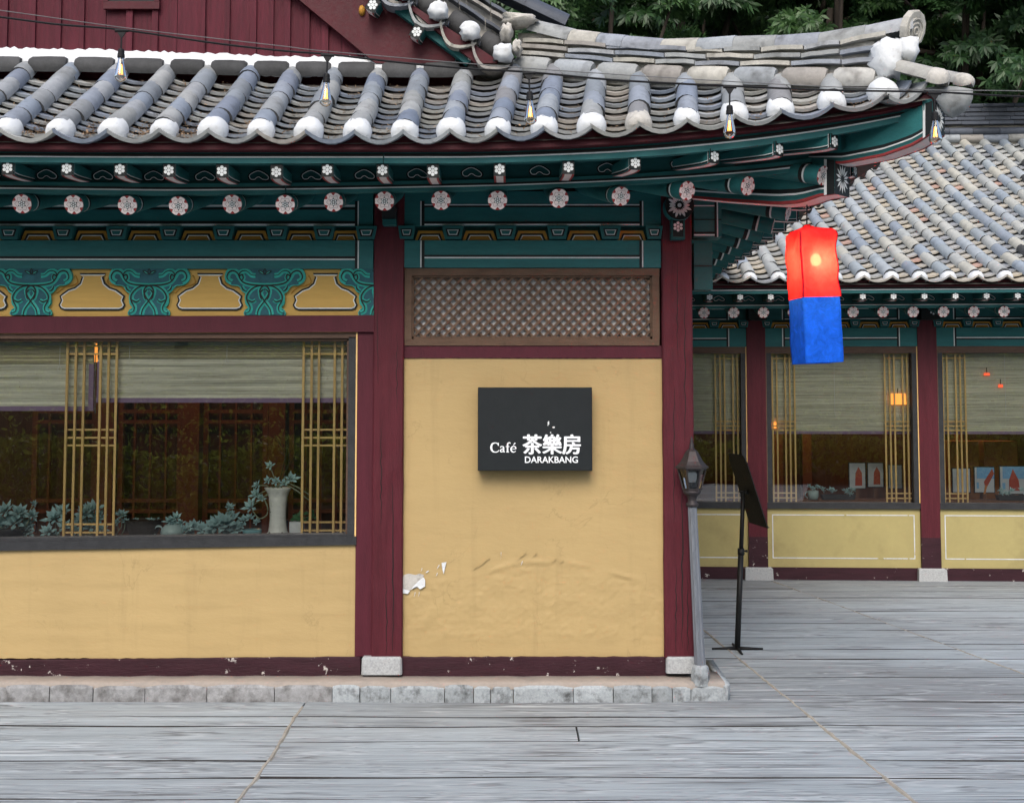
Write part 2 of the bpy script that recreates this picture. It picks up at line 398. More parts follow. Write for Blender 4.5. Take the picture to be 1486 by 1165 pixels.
def ramp_range(nt, v, a, b, k):
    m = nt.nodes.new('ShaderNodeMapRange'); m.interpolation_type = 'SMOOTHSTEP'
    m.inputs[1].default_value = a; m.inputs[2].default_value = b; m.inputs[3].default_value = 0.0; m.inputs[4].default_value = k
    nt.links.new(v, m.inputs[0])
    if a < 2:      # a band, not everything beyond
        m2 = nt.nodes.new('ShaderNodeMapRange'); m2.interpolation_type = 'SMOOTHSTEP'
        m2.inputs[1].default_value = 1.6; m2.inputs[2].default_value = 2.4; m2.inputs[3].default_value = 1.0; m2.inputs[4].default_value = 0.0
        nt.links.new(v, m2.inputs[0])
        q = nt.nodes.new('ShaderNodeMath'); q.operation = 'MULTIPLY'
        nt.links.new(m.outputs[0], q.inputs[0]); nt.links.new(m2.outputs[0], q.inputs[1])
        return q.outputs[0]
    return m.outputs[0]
def plankmat():
    m, nt, b = newmat('deck_plank')
    v = coords(nt, (0.35, 4.5, 1), True)
    n1 = noise(nt, v, 2.6, 9, 0.68, 0.3)
    v2 = coords(nt, (0.8, 26, 1), True)
    n2 = noise(nt, v2, 1.6, 7, 0.7, 0.2)
    vw = coords(nt, (0.45, 0.6, 1), False)
    n3 = noise(nt, vw, 1.2, 6, 0.6)
    base = (0.385, 0.435, 0.462)
    c = ramp(nt, n1, [(0.28, mul(base, 0.42)), (0.44, mul(base, 0.86)), (0.58, base), (0.76, mul(base, 1.38))])
    c = mixc(nt, 0.5, c, ramp(nt, n2, [(0.32, mul(base, 0.22)), (0.45, mul(base, 0.88)), (0.66, mul(base, 1.06)), (0.82, (0.60, 0.63, 0.66))]))
    c = mixc(nt, ramp(nt, n3, [(0.47, 0.0), (0.72, 0.45)]), c, (0.20, 0.195, 0.195))
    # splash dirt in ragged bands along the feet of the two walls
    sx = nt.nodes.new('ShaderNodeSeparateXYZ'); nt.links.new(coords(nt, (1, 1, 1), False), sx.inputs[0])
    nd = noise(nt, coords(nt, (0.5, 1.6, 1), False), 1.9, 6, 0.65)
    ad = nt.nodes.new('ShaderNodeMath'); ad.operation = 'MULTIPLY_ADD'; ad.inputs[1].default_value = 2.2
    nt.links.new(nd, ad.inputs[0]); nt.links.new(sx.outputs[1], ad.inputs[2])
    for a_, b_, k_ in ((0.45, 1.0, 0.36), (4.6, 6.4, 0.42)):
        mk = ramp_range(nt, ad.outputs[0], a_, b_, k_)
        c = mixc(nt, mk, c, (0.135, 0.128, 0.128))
    for sc_, st_, off_ in ((1.3, (0.36, 5.0, 1), 0.7), (2.0, (0.26, 4.2, 1), 0.5), (0.9, (0.12, 7.0, 1), 0.75), (2.6, (0.5, 5.0, 1), 0.45)):
        n4 = noise(nt, coords(nt, st_, False), sc_, 4, 0.55, 0.2)
        brk = noise(nt, coords(nt, (0.6, 0.9, 1), False), sc_ * 1.7, 3, 0.5)
        k4 = nt.nodes.new('ShaderNodeMath'); k4.operation = 'MULTIPLY'
        nt.links.new(ramp(nt, n4, [(0.468, 0.0), (0.488, off_), (0.503, 0.0)]), k4.inputs[0]); nt.links.new(ramp(nt, brk, [(0.46, 0.0), (0.58, 1.0)]), k4.inputs[1])
        c = mixc(nt, k4.outputs[0], c, (0.055, 0.052, 0.055))
        k5 = nt.nodes.new('ShaderNodeMath'); k5.operation = 'MULTIPLY'
        nt.links.new(ramp(nt, n4, [(0.503, 0.0), (0.516, off_ * .8), (0.532, 0.0)]), k5.inputs[0]); nt.links.new(ramp(nt, brk, [(0.46, 0.0), (0.58, 1.0)]), k5.inputs[1])
        c = mixc(nt, k5.outputs[0], c, (0.66, 0.70, 0.72))
    oi = nt.nodes.new('ShaderNodeObjectInfo')
    mr = nt.nodes.new('ShaderNodeMapRange'); mr.inputs[3].default_value = 0.90; mr.inputs[4].default_value = 1.08
    nt.links.new(oi.outputs['Random'], mr.inputs[0])
    hs = nt.nodes.new('ShaderNodeHueSaturation'); nt.links.new(mr.outputs[0], hs.inputs['Value']); nt.links.new(c, hs.inputs['Color'])
    nt.links.new(hs.outputs[0], b.inputs['Base Color'])
    nt.links.new(ramp(nt, n2, [(0.3, 0.75), (0.7, 0.55)]), b.inputs['Roughness'])
    b.inputs['Specular IOR Level'].default_value = 0.35
    nb = bump(nt, n2, 0.7, 0.010)
    nt.links.new(bump(nt, n1, 0.5, 0.02, nb), b.inputs['Normal'])
    MATS['deck_plank'] = m
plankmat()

# ------------------------------------------------------------------ mesh builder
class MB:
    def __init__(s): s.v = []; s.f = []; s.m = []
    def add(s, pts): i = len(s.v); s.v += [tuple(p) for p in pts]; return i
    def poly(s, pts, m):
        i = s.add(pts); s.f.append(tuple(range(i, i + len(pts)))); s.m.append(m)
    def hexa(s, fr, bk, m):
        """fr, bk: four corners each, same order"""
        i = s.add(list(fr) + list(bk))
        for q in ((0, 1, 2, 3), (7, 6, 5, 4), (0, 4, 5, 1), (1, 5, 6, 2), (2, 6, 7, 3), (3, 7, 4, 0)):
            s.f.append(tuple(i + k for k in q)); s.m.append(m)
    def box(s, x0, x1, y0, y1, z0, z1, m):
        s.hexa([(x0, y0, z0), (x1, y0, z0), (x1, y0, z1), (x0, y0, z1)], [(x0, y1, z0), (x1, y1, z0), (x1, y1, z1), (x0, y1, z1)], m)
    def pbox(s, x0, x1, yt, yb, Y0, Y1, m):
        """box whose front face (plane Y0) is measured in photograph pixels; yt, yb may be (left, right)"""
        if not hasattr(yt, '__len__'): yt = (yt, yt)
        if not hasattr(yb, '__len__'): yb = (yb, yb)
        ym = (yt[0] + yb[0] + yt[1] + yb[1]) / 4
        X0 = at(x0, ym, Y0).x; X1 = at(x1, ym, Y0).x
        z = [at(x0, yb[0], Y0).z, at(x1, yb[1], Y0).z, at(x1, yt[1], Y0).z, at(x0, yt[0], Y0).z]
        fr = [(X0, Y0, z[0]), (X1, Y0, z[1]), (X1, Y0, z[2]), (X0, Y0, z[3])]
        s.hexa(fr, [(a, Y1, c) for a, b_, c in fr], m)
    def prism(s, pts, y0, y1, m, side=None):
        """polygon in x,z facing -y, from y0 (front) to y1"""
        n = len(pts)
        i = s.add([(p[0], y0, p[1]) for p in pts] + [(p[0], y1, p[1]) for p in pts])
        s.f.append(tuple(range(i, i + n))); s.m.append(m)
        for k in range(n):
            a, b_ = i + k, i + (k + 1) % n
            s.f.append((b_, a, a + n, b_ + n)); s.m.append(side or m)
    def strip(s, A, B, m):
        i = s.add(A); j = s.add(B)
        for k in range(len(A) - 1):
            s.f.append((i + k, i + k + 1, j + k + 1, j + k)); s.m.append(m)
    def loft(s, rings, m, closed=True, caps=True):
        n = len(rings[0]); idx = [s.add(r) for r in rings]
        for a, b_ in zip(idx, idx[1:]):
            for k in range(n if closed else n - 1):
                k2 = (k + 1) % n
                s.f.append((a + k, a + k2, b_ + k2, b_ + k)); s.m.append(m)
        if caps and closed:
            s.f.append(tuple(reversed(range(idx[0], idx[0] + n)))); s.m.append(m)
            s.f.append(tuple(range(idx[-1], idx[-1] + n))); s.m.append(m)
    def tube(s, path, r, m, n=8, caps=True):
        path = [Vector(p) for p in path]
        rs = r if hasattr(r, '__len__') else [r] * len(path)
        t0 = (path[1] - path[0]).normalized()
        up = Vector((0, 0, 1)) if abs(t0.z) < 0.9 else Vector((1, 0, 0))
        rings = []
        for i, p in enumerate(path):
            t = (path[min(i + 1, len(path) - 1)] - path[max(i - 1, 0)]).normalized()
            a = t.cross(up)
            if a.length < 1e-4: a = t.cross(Vector((0, 1, 0)))
            a.normalize(); b_ = a.cross(t).normalized()
            rings.append([p + (a * math.cos(2 * math.pi * k / n) + b_ * math.sin(2 * math.pi * k / n)) * rs[i] for k in range(n)])
        s.loft(rings, m, True, caps)
    def lathe(s, prof, m, n=20, c=(0, 0, 0), caps=True):
        rings = [[(c[0] + r * math.cos(2 * math.pi * k / n), c[1] + r * math.sin(2 * math.pi * k / n), c[2] + z) for k in range(n)] for r, z in prof]
        s.loft(rings, m, True, caps)
    def stroke(s, pts, width, y, m, closed=False, ridge=0.0):
        """flat painted or carved line in the x,z plane at depth y (towards -y when ridge > 0)"""
        P = [Vector((p[0], p[1])) for p in pts]; n = len(P)
        ws = width if hasattr(width, '__len__') else [width] * n
        A, B, Mi = [], [], []
        for i in range(n):
            a = P[(i - 1) % n] if closed or i else P[0]
            b_ = P[(i + 1) % n] if closed or i < n - 1 else P[-1]
            t = b_ - a
            t = t.normalized() if t.length > 1e-9 else Vector((1, 0))
            nn = Vector((-t.y, t.x)) * ws[i] / 2
            A.append((P[i].x + nn.x, y, P[i].y + nn.y)); B.append((P[i].x - nn.x, y, P[i].y - nn.y)); Mi.append((P[i].x, y - ridge, P[i].y))
        if closed:
            A.append(A[0]); B.append(B[0]); Mi.append(Mi[0])
        if ridge:
            s.strip(A, Mi, m); s.strip(Mi, B, m)
        else:
            s.strip(A, B, m)
    def xform(s, M):
        s.v = [tuple(M @ Vector(p)) for p in s.v]; return s
    def mesh(s, name, smooth=False):
        me = bpy.data.meshes.new(name)
        me.from_pydata(s.v, [], s.f)
        slots = []
        for q in s.m:
            if q not in slots: slots.append(q)
        for q in slots: me.materials.append(MATS[q])
        me.polygons.foreach_set('material_index', [slots.index(q) for q in s.m])
        if smooth: me.polygons.foreach_set('use_smooth', [True] * len(me.polygons))
        me.update()
        return me
    def build(s, name, parent=None, smooth=False, **props):
        return link(name, s.mesh(name, smooth), parent, **props)
def link(name, me, parent=None, M=None, **props):
    o = bpy.data.objects.new(name, me)
    COL.objects.link(o)
    if parent is not None:
        o.parent = parent
        if parent.name in WORLD: o.matrix_parent_inverse = WORLD[parent.name].inverted()
    if M is not None: o.matrix_basis = M
    for k, v in props.items(): o[k] = v
    return o
WORLD = {}
def thing(name, label, cat, loc=(0, 0, 0), group=None, rot=(0, 0, 0), parent=None):
    """Empty at the thing's base; children keep world coordinates"""
    o = bpy.data.objects.new(name, None)
    COL.objects.link(o)
    o.empty_display_size = 0.1
    o.location = loc
    if label: o['label'] = label
    if cat: o['category'] = cat
    if group: o['group'] = group
    WORLD[o.name] = Matrix.Translation(Vector(loc))
    return o
def tag(o, label=None, cat=None, group=None, kind=None):
    for k, v in (('label', label), ('category', cat), ('group', group), ('kind', kind)):
        if v: o[k] = v
    return o
def frame(o, x, y, z=None):
    """matrix with origin o, x axis, y axis (made orthogonal)"""
    y = Vector(y).normalized(); x = Vector(x)
    x = (x - y * x.dot(y)).normalized(); z = x.cross(y)
    M = Matrix((x, y, z)).transposed().to_4x4(); M.translation = Vector(o)
    return M
def cr(pts, n=6, closed=False):
    """Catmull-Rom through the points"""
    P = [np.array(p, float) for p in pts]; out = []; N = len(P)
    rng = range(N if closed else N - 1)
    for i in rng:
        if closed: p0, p1, p2, p3 = P[(i - 1) % N], P[i], P[(i + 1) % N], P[(i + 2) % N]
        else: p0, p1, p2, p3 = P[max(i - 1, 0)], P[i], P[i + 1], P[min(i + 2, N - 1)]
        for k in range(n):
            t = k / n
            out.append(0.5 * ((2 * p1) + (-p0 + p2) * t + (2 * p0 - 5 * p1 + 4 * p2 - p3) * t * t + (-p0 + 3 * p1 - 3 * p2 + p3) * t ** 3))
    if not closed: out.append(P[-1])
    return [tuple(q) for q in out]
def circ(cx, cz, r, n=12, a0=0.0):
    return [(cx + r * math.cos(a0 + 2 * math.pi * k / n), cz + r * math.sin(a0 + 2 * math.pi * k / n)) for k in range(n)]

# ================================================================== THE GROUND
GZ = 0.0
g = MB()
g.poly([(-90, -70, -0.06), (90, -70, -0.06), (90, 9, -0.06), (-90, 9, -0.06)], 'concrete_base')
ground = g.build('ground', kind='structure')
deck = MB()
deck.poly([(-14, -12, -0.03), (14, -12, -0.03), (14, 6.4, -0.03), (-14, 6.4, -0.03)], 'concrete_base')
deck = deck.build('pavement', kind='structure')
def jx(i, y):
    """x of the slab joints at depth y"""
    return (-14.0, -1.32 + 0.012 * math.sin(y * 3), 1.71 - 0.066 * (y - 1.24), 3.12 - 0.17 * (y - 3.76), 14.0)[i]
rp = random.Random(3)
from mathutils import noise as _mn
mn0 = _mn.noise
yy = -11.6
edges = []
while yy < 6.2:
    edges.append(yy); yy += rp.choice((rp.uniform(0.17, 0.24), rp.uniform(0.27, 0.34), rp.uniform(0.33, 0.42)))
# lines that can be recognised in the photograph
def plank(x0f, x1f, y0, y1, seed):
    rr = random.Random(seed)
    xa, xb = x0f((y0 + y1) / 2), x1f((y0 + y1) / 2)
    n = max(8, int((xb - xa) / 0.22))
    ph = [rr.uniform(0, 6.28) for _ in range(4)]
    b = MB(); rows = []
    dz = rr.uniform(-0.0025, 0.0025)
    for k in range(n + 1):
        t = k / n
        x = xa + (xb - xa) * t
        w0 = 0.012 * math.sin(x * 1.1 + ph[0]) + 0.006 * math.sin(x * 3.7 + ph[1]) + rr.uniform(-.0025, .0025)
        w1 = 0.012 * math.sin(x * 1.1 + edge_ph[y1][0]) + 0.006 * math.sin(x * 3.7 + edge_ph[y1][1]) + rr.uniform(-.0025, .0025)
        w0 = 0.012 * math.sin(x * 1.1 + edge_ph[y0][0]) + 0.006 * math.sin(x * 3.7 + edge_ph[y0][1]) + rr.uniform(-.0025, .0025)
        g0, g1 = [0.0015 + 0.011 * max(0.0, mn0((x * 1.3, e_, 4.0)) + .12) for e_ in (y0 * 7, y1 * 7)]
        ya, yb = y0 + w0 + g0, y1 + w1 - g1
        xs = (lambda y: (x0f(y) + 0.006 if k == 0 else x1f(y) - 0.006 if k == n else x))
        h = 0.003 * math.sin(x * 2.3 + ph[2])
        rows.append([(xs(ya), ya, -0.028), (xs(ya), ya, dz - 0.010), (xs(ya), ya + 0.004, dz + h * .3),
                     (xs((ya + yb) / 2), (ya + yb) / 2, dz + h), (xs(yb), yb - 0.004, dz + h * .3), (xs(yb), yb, dz - 0.010), (xs(yb), yb, -0.028)])
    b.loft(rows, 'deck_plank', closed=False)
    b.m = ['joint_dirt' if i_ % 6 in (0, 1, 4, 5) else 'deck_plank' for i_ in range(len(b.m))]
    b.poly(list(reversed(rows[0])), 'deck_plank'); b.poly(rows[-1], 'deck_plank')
    return b
edge_ph = {y: (rp.uniform(0, 6.28), rp.uniform(0, 6.28)) for y in edges}
for i, (y0, y1) in enumerate(zip(edges, edges[1:])):
    for j in range(4):
        if y1 > -0.05 and j == 0: continue                        # under the building
        if y1 > -0.05 and j == 1:
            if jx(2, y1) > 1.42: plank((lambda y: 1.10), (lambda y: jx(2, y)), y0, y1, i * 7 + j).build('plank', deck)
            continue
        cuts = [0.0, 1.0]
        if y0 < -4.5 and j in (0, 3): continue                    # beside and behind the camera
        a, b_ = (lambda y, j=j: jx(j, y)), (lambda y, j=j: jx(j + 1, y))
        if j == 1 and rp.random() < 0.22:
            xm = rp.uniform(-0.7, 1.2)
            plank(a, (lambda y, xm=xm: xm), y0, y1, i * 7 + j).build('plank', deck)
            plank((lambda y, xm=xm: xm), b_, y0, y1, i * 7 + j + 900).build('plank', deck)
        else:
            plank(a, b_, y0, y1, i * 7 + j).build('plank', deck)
for i in (1, 2, 3):                                               # worn sealant beads in the slab joints
    b = MB()
    rr = random.Random(i)
    ys = np.arange(-7, (-0.3, 5.2, 5.2)[i - 1], 0.07)
    b.tube([(jx(i, y) + rr.uniform(-.004, .004), y, -0.003) for y in ys], [(0.012, 0.011, 0.007)[i - 1] * rr.uniform(0.75, 1.2) for _ in ys], 'sealant', 6)
    b.build('joint_bead', deck)

# ================================================================== MAIN BUILDING
HB = thing('hanok_building', 'yellow-walled hanok with maroon columns, teal eaves and the black sign on its wall', 'building', (0, 0, 0))
YW = 0.0
ZST = at(740, 979, YW).z                      # top of the step
# ---- plinth: screed on a row of granite blocks
b = MB()
YF = -0.2
xr = at(1057, 1000, YF).x
ztop = ZST
pl = []
xs = np.linspace(-5.6, xr - 0.02, 60)
rr = random.Random(5)
zj = [ztop + rr.uniform(-.004, .003) for _ in xs]
b.loft([[(x, YF + 0.012, z - 0.05), (x, YF + 0.006, z - 0.014), (x, YF + 0.03, z - 0.002), (x, 0.12, z), (x, 0.12, z - 0.05)] for x, z in zip(xs, zj)], 'screed', closed=False)
b.box(-5.6, xr - 0.03, YF + 0.05, 0.3, -0.02, ztop - 0.045, 'screed')
b.box(0.9, xr - 0.03, 0.3, 5.0, -0.02, ztop - 0.045, 'screed')
plinth = b.build('plinth', HB, True)
cutpx = [-330, -215, -140, -60, 8, 72, 135, 210, 300, 398, 482, 522, 567, 645, 687, 712, 745, 832, 890, 946, 976, 1003, 1057]
for i, (a, c) in enumerate(zip(cutpx, cutpx[1:])):
    x0, x1 = at(a, 1000, YF).x + 0.0025, at(c, 1000, YF).x - 0.0025
    dy = rr.uniform(-0.012, 0.008); zt = ztop - 0.022 + rr.uniform(-.006, .004)
    q = MB()
    n = 4
    rows = []
    for k in range(n + 1):
        x = x0 + (x1 - x0) * k / n
        e = 0.008 if k in (0, n) else 0
        rows.append([(x, YF + 0.1, -0.02), (x, YF + dy + e, -0.02), (x, YF + dy + e + rr.uniform(-.004, .004), 0.02), (x, YF + dy + e + rr.uniform(-.004, .004), zt - 0.02), (x, YF + dy + e + 0.012, zt - e), (x, YF + 0.1, zt)])
    q.loft(rows, 'granite_worn' if c < 485 else 'granite')
    q.build('granite_block', plinth, False)
# rounded end of the step
q = MB()
q.loft([[(xr - 0.03 + 0.05 * math.sin(a), YF + 0.06 - 0.055 * math.cos(a), z - (0.02 if z > 0.05 and i_ else 0)) for a in np.linspace(0, math.pi / 2, 6)] + [(xr + 0.02, 0.5, z), (xr - 0.03, 0.5, z)] for i_, z in ((0, -0.02), (0, ztop - 0.03), (1, ztop - 0.004))], 'granite', True)
q.build('granite_block', plinth, True)

# ---- columns
def column(px, w, ytop, ybot, Yf, depth, name='column', mt='maroon_wood'):
    xm = at(px, 700, Yf).x
    z0, z1 = at(px, ybot, Yf).z, at(px, ytop, Yf).z
    q = MB(); r = random.Random(int(px)); rows = []
    for z in np.linspace(z0, z1, 26):
        e = 0.008
        j = [r.uniform(-.0018, .0018) for _ in range(4)]
        hw = w / 2
        rows.append([(xm - hw + j[0], Yf + depth, z), (xm - hw + j[0], Yf + e, z), (xm - hw + e + j[1], Yf + j[2], z), (xm + hw - e + j[1], Yf + j[3], z), (xm + hw + j[3], Yf + e, z), (xm + hw + j[3], Yf + depth, z)])
    q.loft(rows, mt)
    o = q.build(name, HB)
    # drying cracks: narrow dark grooves running up the face
    return o
YC = -0.045
colA = column(562.5, 0.205, 262, 954, YC, 0.24)
colB = column(985.0, 0.205, 262, 954, YC, 0.24)
CX = at(985, 600, 0).x
def crack(col, px, y0, y1, w=0.004):
    q = MB(); r = random.Random(int(px * 7 + y0)); n = 14
    pts = []
    for k in range(n + 1):
        p = at(px + r.uniform(-1.2, 1.2), y0 + (y1 - y0) * k / n, YC)
        pts.append((p.x, p.z))
    q.stroke(pts, [w * (0.25 + math.sin(math.pi * k / n)) for k in range(n + 1)], YC - 0.0035, 'black_paint')
    q.build('drying_crack', col)
for args in ((553, 620, 760), (570, 700, 945, 0.005), (561, 840, 948), (548, 420, 560, .003), (576, 480, 600, .003)): crack(colA, *args)
for args in ((983, 360, 520), (994, 420, 640), (978, 560, 760), (990, 700, 940, 0.006), (998, 840, 948), (981, 820, 946)): crack(colB, *args)
# left jamb board beside column A, and the far-left column outside the picture
q = MB(); q.pbox(516.5, 541, 482, 952, -0.012, 0.16, 'maroon_jamb'); q.build('jamb_board', HB)
def base_stone(x0, x1, y0, y1, Yf, name='base_stone', parent=HB, dep=0.3):
    q = MB(); r = random.Random(int(x0))
    xa, xb = at(x0, (y0 + y1) / 2, Yf).x, at(x1, (y0 + y1) / 2, Yf).x
    za, zb = at(x0, y1, Yf).z, at(x0, y0, Yf).z
    zb = min(zb, at(x0, 953, YC).z + 0.004)
    e = 0.012
    q.loft([[(xa, Yf + e, za), (xa + e, Yf, za), (xb - e, Yf, za), (xb, Yf + e, za), (xb, Yf + dep, za), (xa, Yf + dep, za)],
            [(xa + .003, Yf + e, zb - e), (xa + e, Yf + .002, zb - e), (xb - e, Yf + .003, zb - e), (xb - .004, Yf + e, zb - e), (xb, Yf + dep, zb - e), (xa, Yf + dep, zb - e)],
            [(xa + e, Yf + 2 * e, zb), (xa + 2 * e, Yf + e, zb), (xb - 2 * e, Yf + e, zb), (xb - e, Yf + 2 * e, zb), (xb - e, Yf + dep, zb), (xa + e, Yf + dep, zb)]], 'granite_base')
    return q.build(name, parent)
base_stone(524, 583, 953, 979, -0.075)
base_stone(967, 1011, 953, 977, -0.075)

# ---- sill beams
def sillbeam(x0, x1, yt, yb, Y0=-0.02):
    q = MB(); r = random.Random(int(x1)); n = 40
    rows = []
    for k in range(n + 1):
        t = k / n; x = x0 + (x1 - x0) * t
        zt = at(x, yt[0] + (yt[1] - yt[0]) * t, Y0).z + r.uniform(-.003, .003); zb = ZST - 0.01
        X = at(x, 960, Y0).x
        rows.append([(X, 0.1, zb), (X, Y0, zb), (X, Y0 + r.uniform(-.002, .002), zt - .006), (X, Y0 + .006, zt), (X, 0.1, zt)])
    q.loft(rows, 'maroon_sill'); return q.build('sill_beam', HB)
sillbeam(-420, 523, (962, 952.5), None)
sillbeam(583, 967, (953, 953), None)

# ---- plaster panels (modelled relief)
def plaster(x0, x1, ytl, ytr, yb, Yf, name, relief):
    XA, XB = at(x0, 740, Yf).x, at(x1, 740, Yf).x
    nx, nz = (150, 150)
    za = np.linspace(0, 1, nz); q = MB(); V = []
    r = np.random.RandomState(4)
    jag = r.uniform(-1, 1, nx + 1) * 0.9
    for j in range(nz):
        for i in range(nx):
            t = i / (nx - 1); x = XA + (XB - XA) * t
            px = x0 + (x1 - x0) * t
            zt = at(px, ytl + (ytr - ytl) * t + jag[i] * .6, Yf).z; zb = at(px, yb + jag[i] * .8, Yf).z
            z = zb + (zt - zb) * za[j]
            V.append((x, Yf - relief(px, x, z), z))
    q.v = V
    q.f = [(j * nx + i, j * nx + i + 1, (j + 1) * nx + i + 1, (j + 1) * nx + i) for j in range(nz - 1) for i in range(nx - 1)]
    q.m = ['wall_yellow'] * len(q.f)
    # returns at the edges
    q.strip([V[(nz - 1) * nx + i] for i in range(nx)], [(V[(nz - 1) * nx + i][0], Yf + 0.05, V[(nz - 1) * nx + i][2]) for i in range(nx)], 'wall_yellow')
    o = q.build(name, HB, True)
    return o
zr0 = lambda py: at(770, py, 0).z
from mathutils import noise as mn
def rel_panel(px, x, z):
    d = 0.0
    # blistered ridge line across the panel, bulging paint below it
    zc = np.interp(px, [590, 640, 700, 740, 780, 820, 870, 920, 965], [zr0(852), zr0(843), zr0(832), zr0(820), zr0(814), zr0(815), zr0(826), zr0(838), zr0(852)])
    zc += 0.012 * mn.noise((x * 7, 1.3, 0))
    k = (z - zc)
    amp = max(0, 0.45 + 1.5 * mn.noise((x * 6, 7.7, 0)))
    d += 0.0055 * amp * math.exp(-(k / 0.012) ** 2) - 0.002 * amp * math.exp(-((k + 0.03) / 0.02) ** 2)
    below = 1 / (1 + math.exp(k * 60))
    foot = 1 / (1 + math.exp((zr0(930) - z) * 60))
    m = below * foot
    d += m * (0.005 * mn.noise((x * 9, 3.1, z * 9)) + 0.006 * abs(mn.noise((x * 24, 5.1, z * 24))) + 0.003 * mn.noise((x * 50, 5.1, z * 50)))
    d += 0.004 * mn.noise((x * 1.7, 9.3, z * 1.7)) + 0.0012 * mn.noise((x * 8, 2.2, z * 8))
    return d + 0.004
plaster(585.5, 967, 519.5, 520.5, 953, 0.004, 'plaster_panel', rel_panel)
def rel_left(px, x, z):
    return 0.004 + 0.005 * mn.noise((x * 1.5, 4.3, z * 1.9)) + 0.0022 * mn.noise((x * 2.5, 1.0, z * 14))
plaster(-330, 517.5, 800, 788, 954.5, 0.004, 'plaster_panel', rel_left)
wb = MB(); wb.pbox(-420, 1000, 400, 985, 0.13, 0.2, 'room_brown')
# torn plaster: grey patch with a curled white flap, and flakes
def flake(px, py, pts, lift, mt, parent, y=0.0):
    q = MB(); c = at(px, py, y)
    top = [(c.x + a / 215, y - 0.008 - lift * (0.2 + 0.8 * abs(b_) / 14), c.z + b_ / 215) for a, b_ in pts]
    q.poly(top, mt); q.poly([(p[0], p[1] + 0.002, p[2]) for p in reversed(top)], mt)
    return q.build('plaster_flake', parent)
TP = HB
flake(599, 843, [(-14, -14), (-6, -16), (-2, -11), (6, -9), (12, -4), (16, 9), (10, 11), (4, 9), (-6, 11), (-13, 9), (-15, 0)], 0.0, 'mortar', TP)
flake(608, 846, [(-12, -9), (-7, -6), (-3, -4), (2, -8), (9, -4), (9, 5), (7, 9), (0, 4), (-6, -2)], 0.012, 'plaster_white', TP, -0.004)
flake(590, 857, [(-5, -3), (2, -4), (5, 0), (0, 2), (-5, 3)], 0.006, 'plaster_white', TP, -0.003)
flake(644, 823, [(-3, 7), (4, 8), (2, 0), (0, -9), (-2, -2)], 0.012, 'plaster_white', TP)
for (a, c, dx, dy) in ((612, 826, 2, 4), (620, 829, 5, 2), (634, 833, 3, 4), (636, 822, 4, 5), (757, 806, 14, 10), (776, 804, 8, 5), (757, 817, 3, 6), (804, 812, 8, 5), (699, 818, 12, 8), (706, 812, 10, 6), (727, 807, 1, 12), (815, 814, 6, 3), (690, 823, 9, 5), (602, 862, 2, 7), (608, 862, 2, 6)):
    flake(a, c, [(-dx / 2, -dy / 2 - .6), (0, -.9), (dx / 2, dy / 2 - .2), (dx / 2 - .6, dy / 2 + .8), (0, .9)], 0.014, 'plaster_white' if dx < 6 else 'wall_yellow', TP)

# ---- beams with painted bands
def beam(name, x0, x1, yt, yb, Y0, Y1, mt, lines=(), vert=(), parent=HB):
    q = MB(); q.pbox(x0, x1, yt, yb, Y0, Y1, mt)
    for (a, c, t, b_, m) in lines: q.pbox(a, c, t, b_, Y0 - 0.003, Y0 - 0.0002, m)
    for (a, c, t, b_, m) in vert: q.pbox(a, c, t, b_, Y0 - 0.0045, Y0 - 0.0002, m)
    return q.build(name, parent)
# left bay
beam('purlin', -420, 541.5, 278, 328.5, -0.03, 0.2, 'teal', [(-420, 516, 297.5, 300, 'white_paint'), (-420, 516, 301.5, 304.5, 'black_paint'), (-420, 516, 321, 324.5, 'black_paint'), (-420, 516, 325, 327.6, 'white_paint')],
     [(515, 518.5, 292, 328.3, 'black_paint'), (519, 520.6, 292, 328.3, 'white_paint')])
beam('tie_beam', -420, 541.5, 349, 390, -0.035, 0.2, 'teal', [(-420, 516, 372, 375.4, 'black_paint'), (-420, 516, 375.6, 377.4, 'white_paint')],
     [(515, 518.5, 349.2, 389.8, 'black_paint'), (519, 520.6, 349.2, 389.8, 'white_paint')])
# right bay and its short continuation past the corner
beam('purlin', 585, 959, 278, 328, -0.03, 0.2, 'teal', [(616, 930, 296.6, 298.2, 'white_paint'), (616, 930, 298.4, 301, 'black_paint'), (616, 930, 321.6, 324.6, 'black_paint'), (616, 930, 325, 327, 'white_paint')],
     [(610, 611.6, 292, 327.8, 'white_paint'), (612, 616, 292, 327.8, 'black_paint'), (928, 931.4, 292, 327.8, 'black_paint'), (931.8, 933.4, 292, 327.8, 'white_paint')])
beam('tie_beam', 585, 959, 349, 388.5, -0.035, 0.2, 'teal', [(616, 930, 370, 372.8, 'black_paint'), (616, 930, 373, 375, 'white_paint')],
     [(610, 611.6, 349.2, 388.3, 'white_paint'), (612, 616, 349.2, 388.3, 'black_paint'), (928, 931.4, 349.2, 388.3, 'black_paint'), (931.8, 933.4, 349.2, 388.3, 'white_paint')])
beam('purlin', 1007, 1047, 288, 344, 0.02, 0.2, 'teal', [(1007, 1038, 298, 299.5, 'white_paint'), (1007, 1038, 340, 342, 'white_paint'), (1007, 1038, 336.5, 339.5, 'black_paint'), (1007, 1047, 318, 319.5, 'black_paint')],
     [(1037, 1040, 290, 344, 'black_paint'), (1040.4, 1042, 290, 344, 'white_paint')])
beam('tie_beam', 1007, 1034, 352, 420, 0.03, 0.2, 'teal_dark', [(1007, 1034, 385, 387, 'black_paint')])
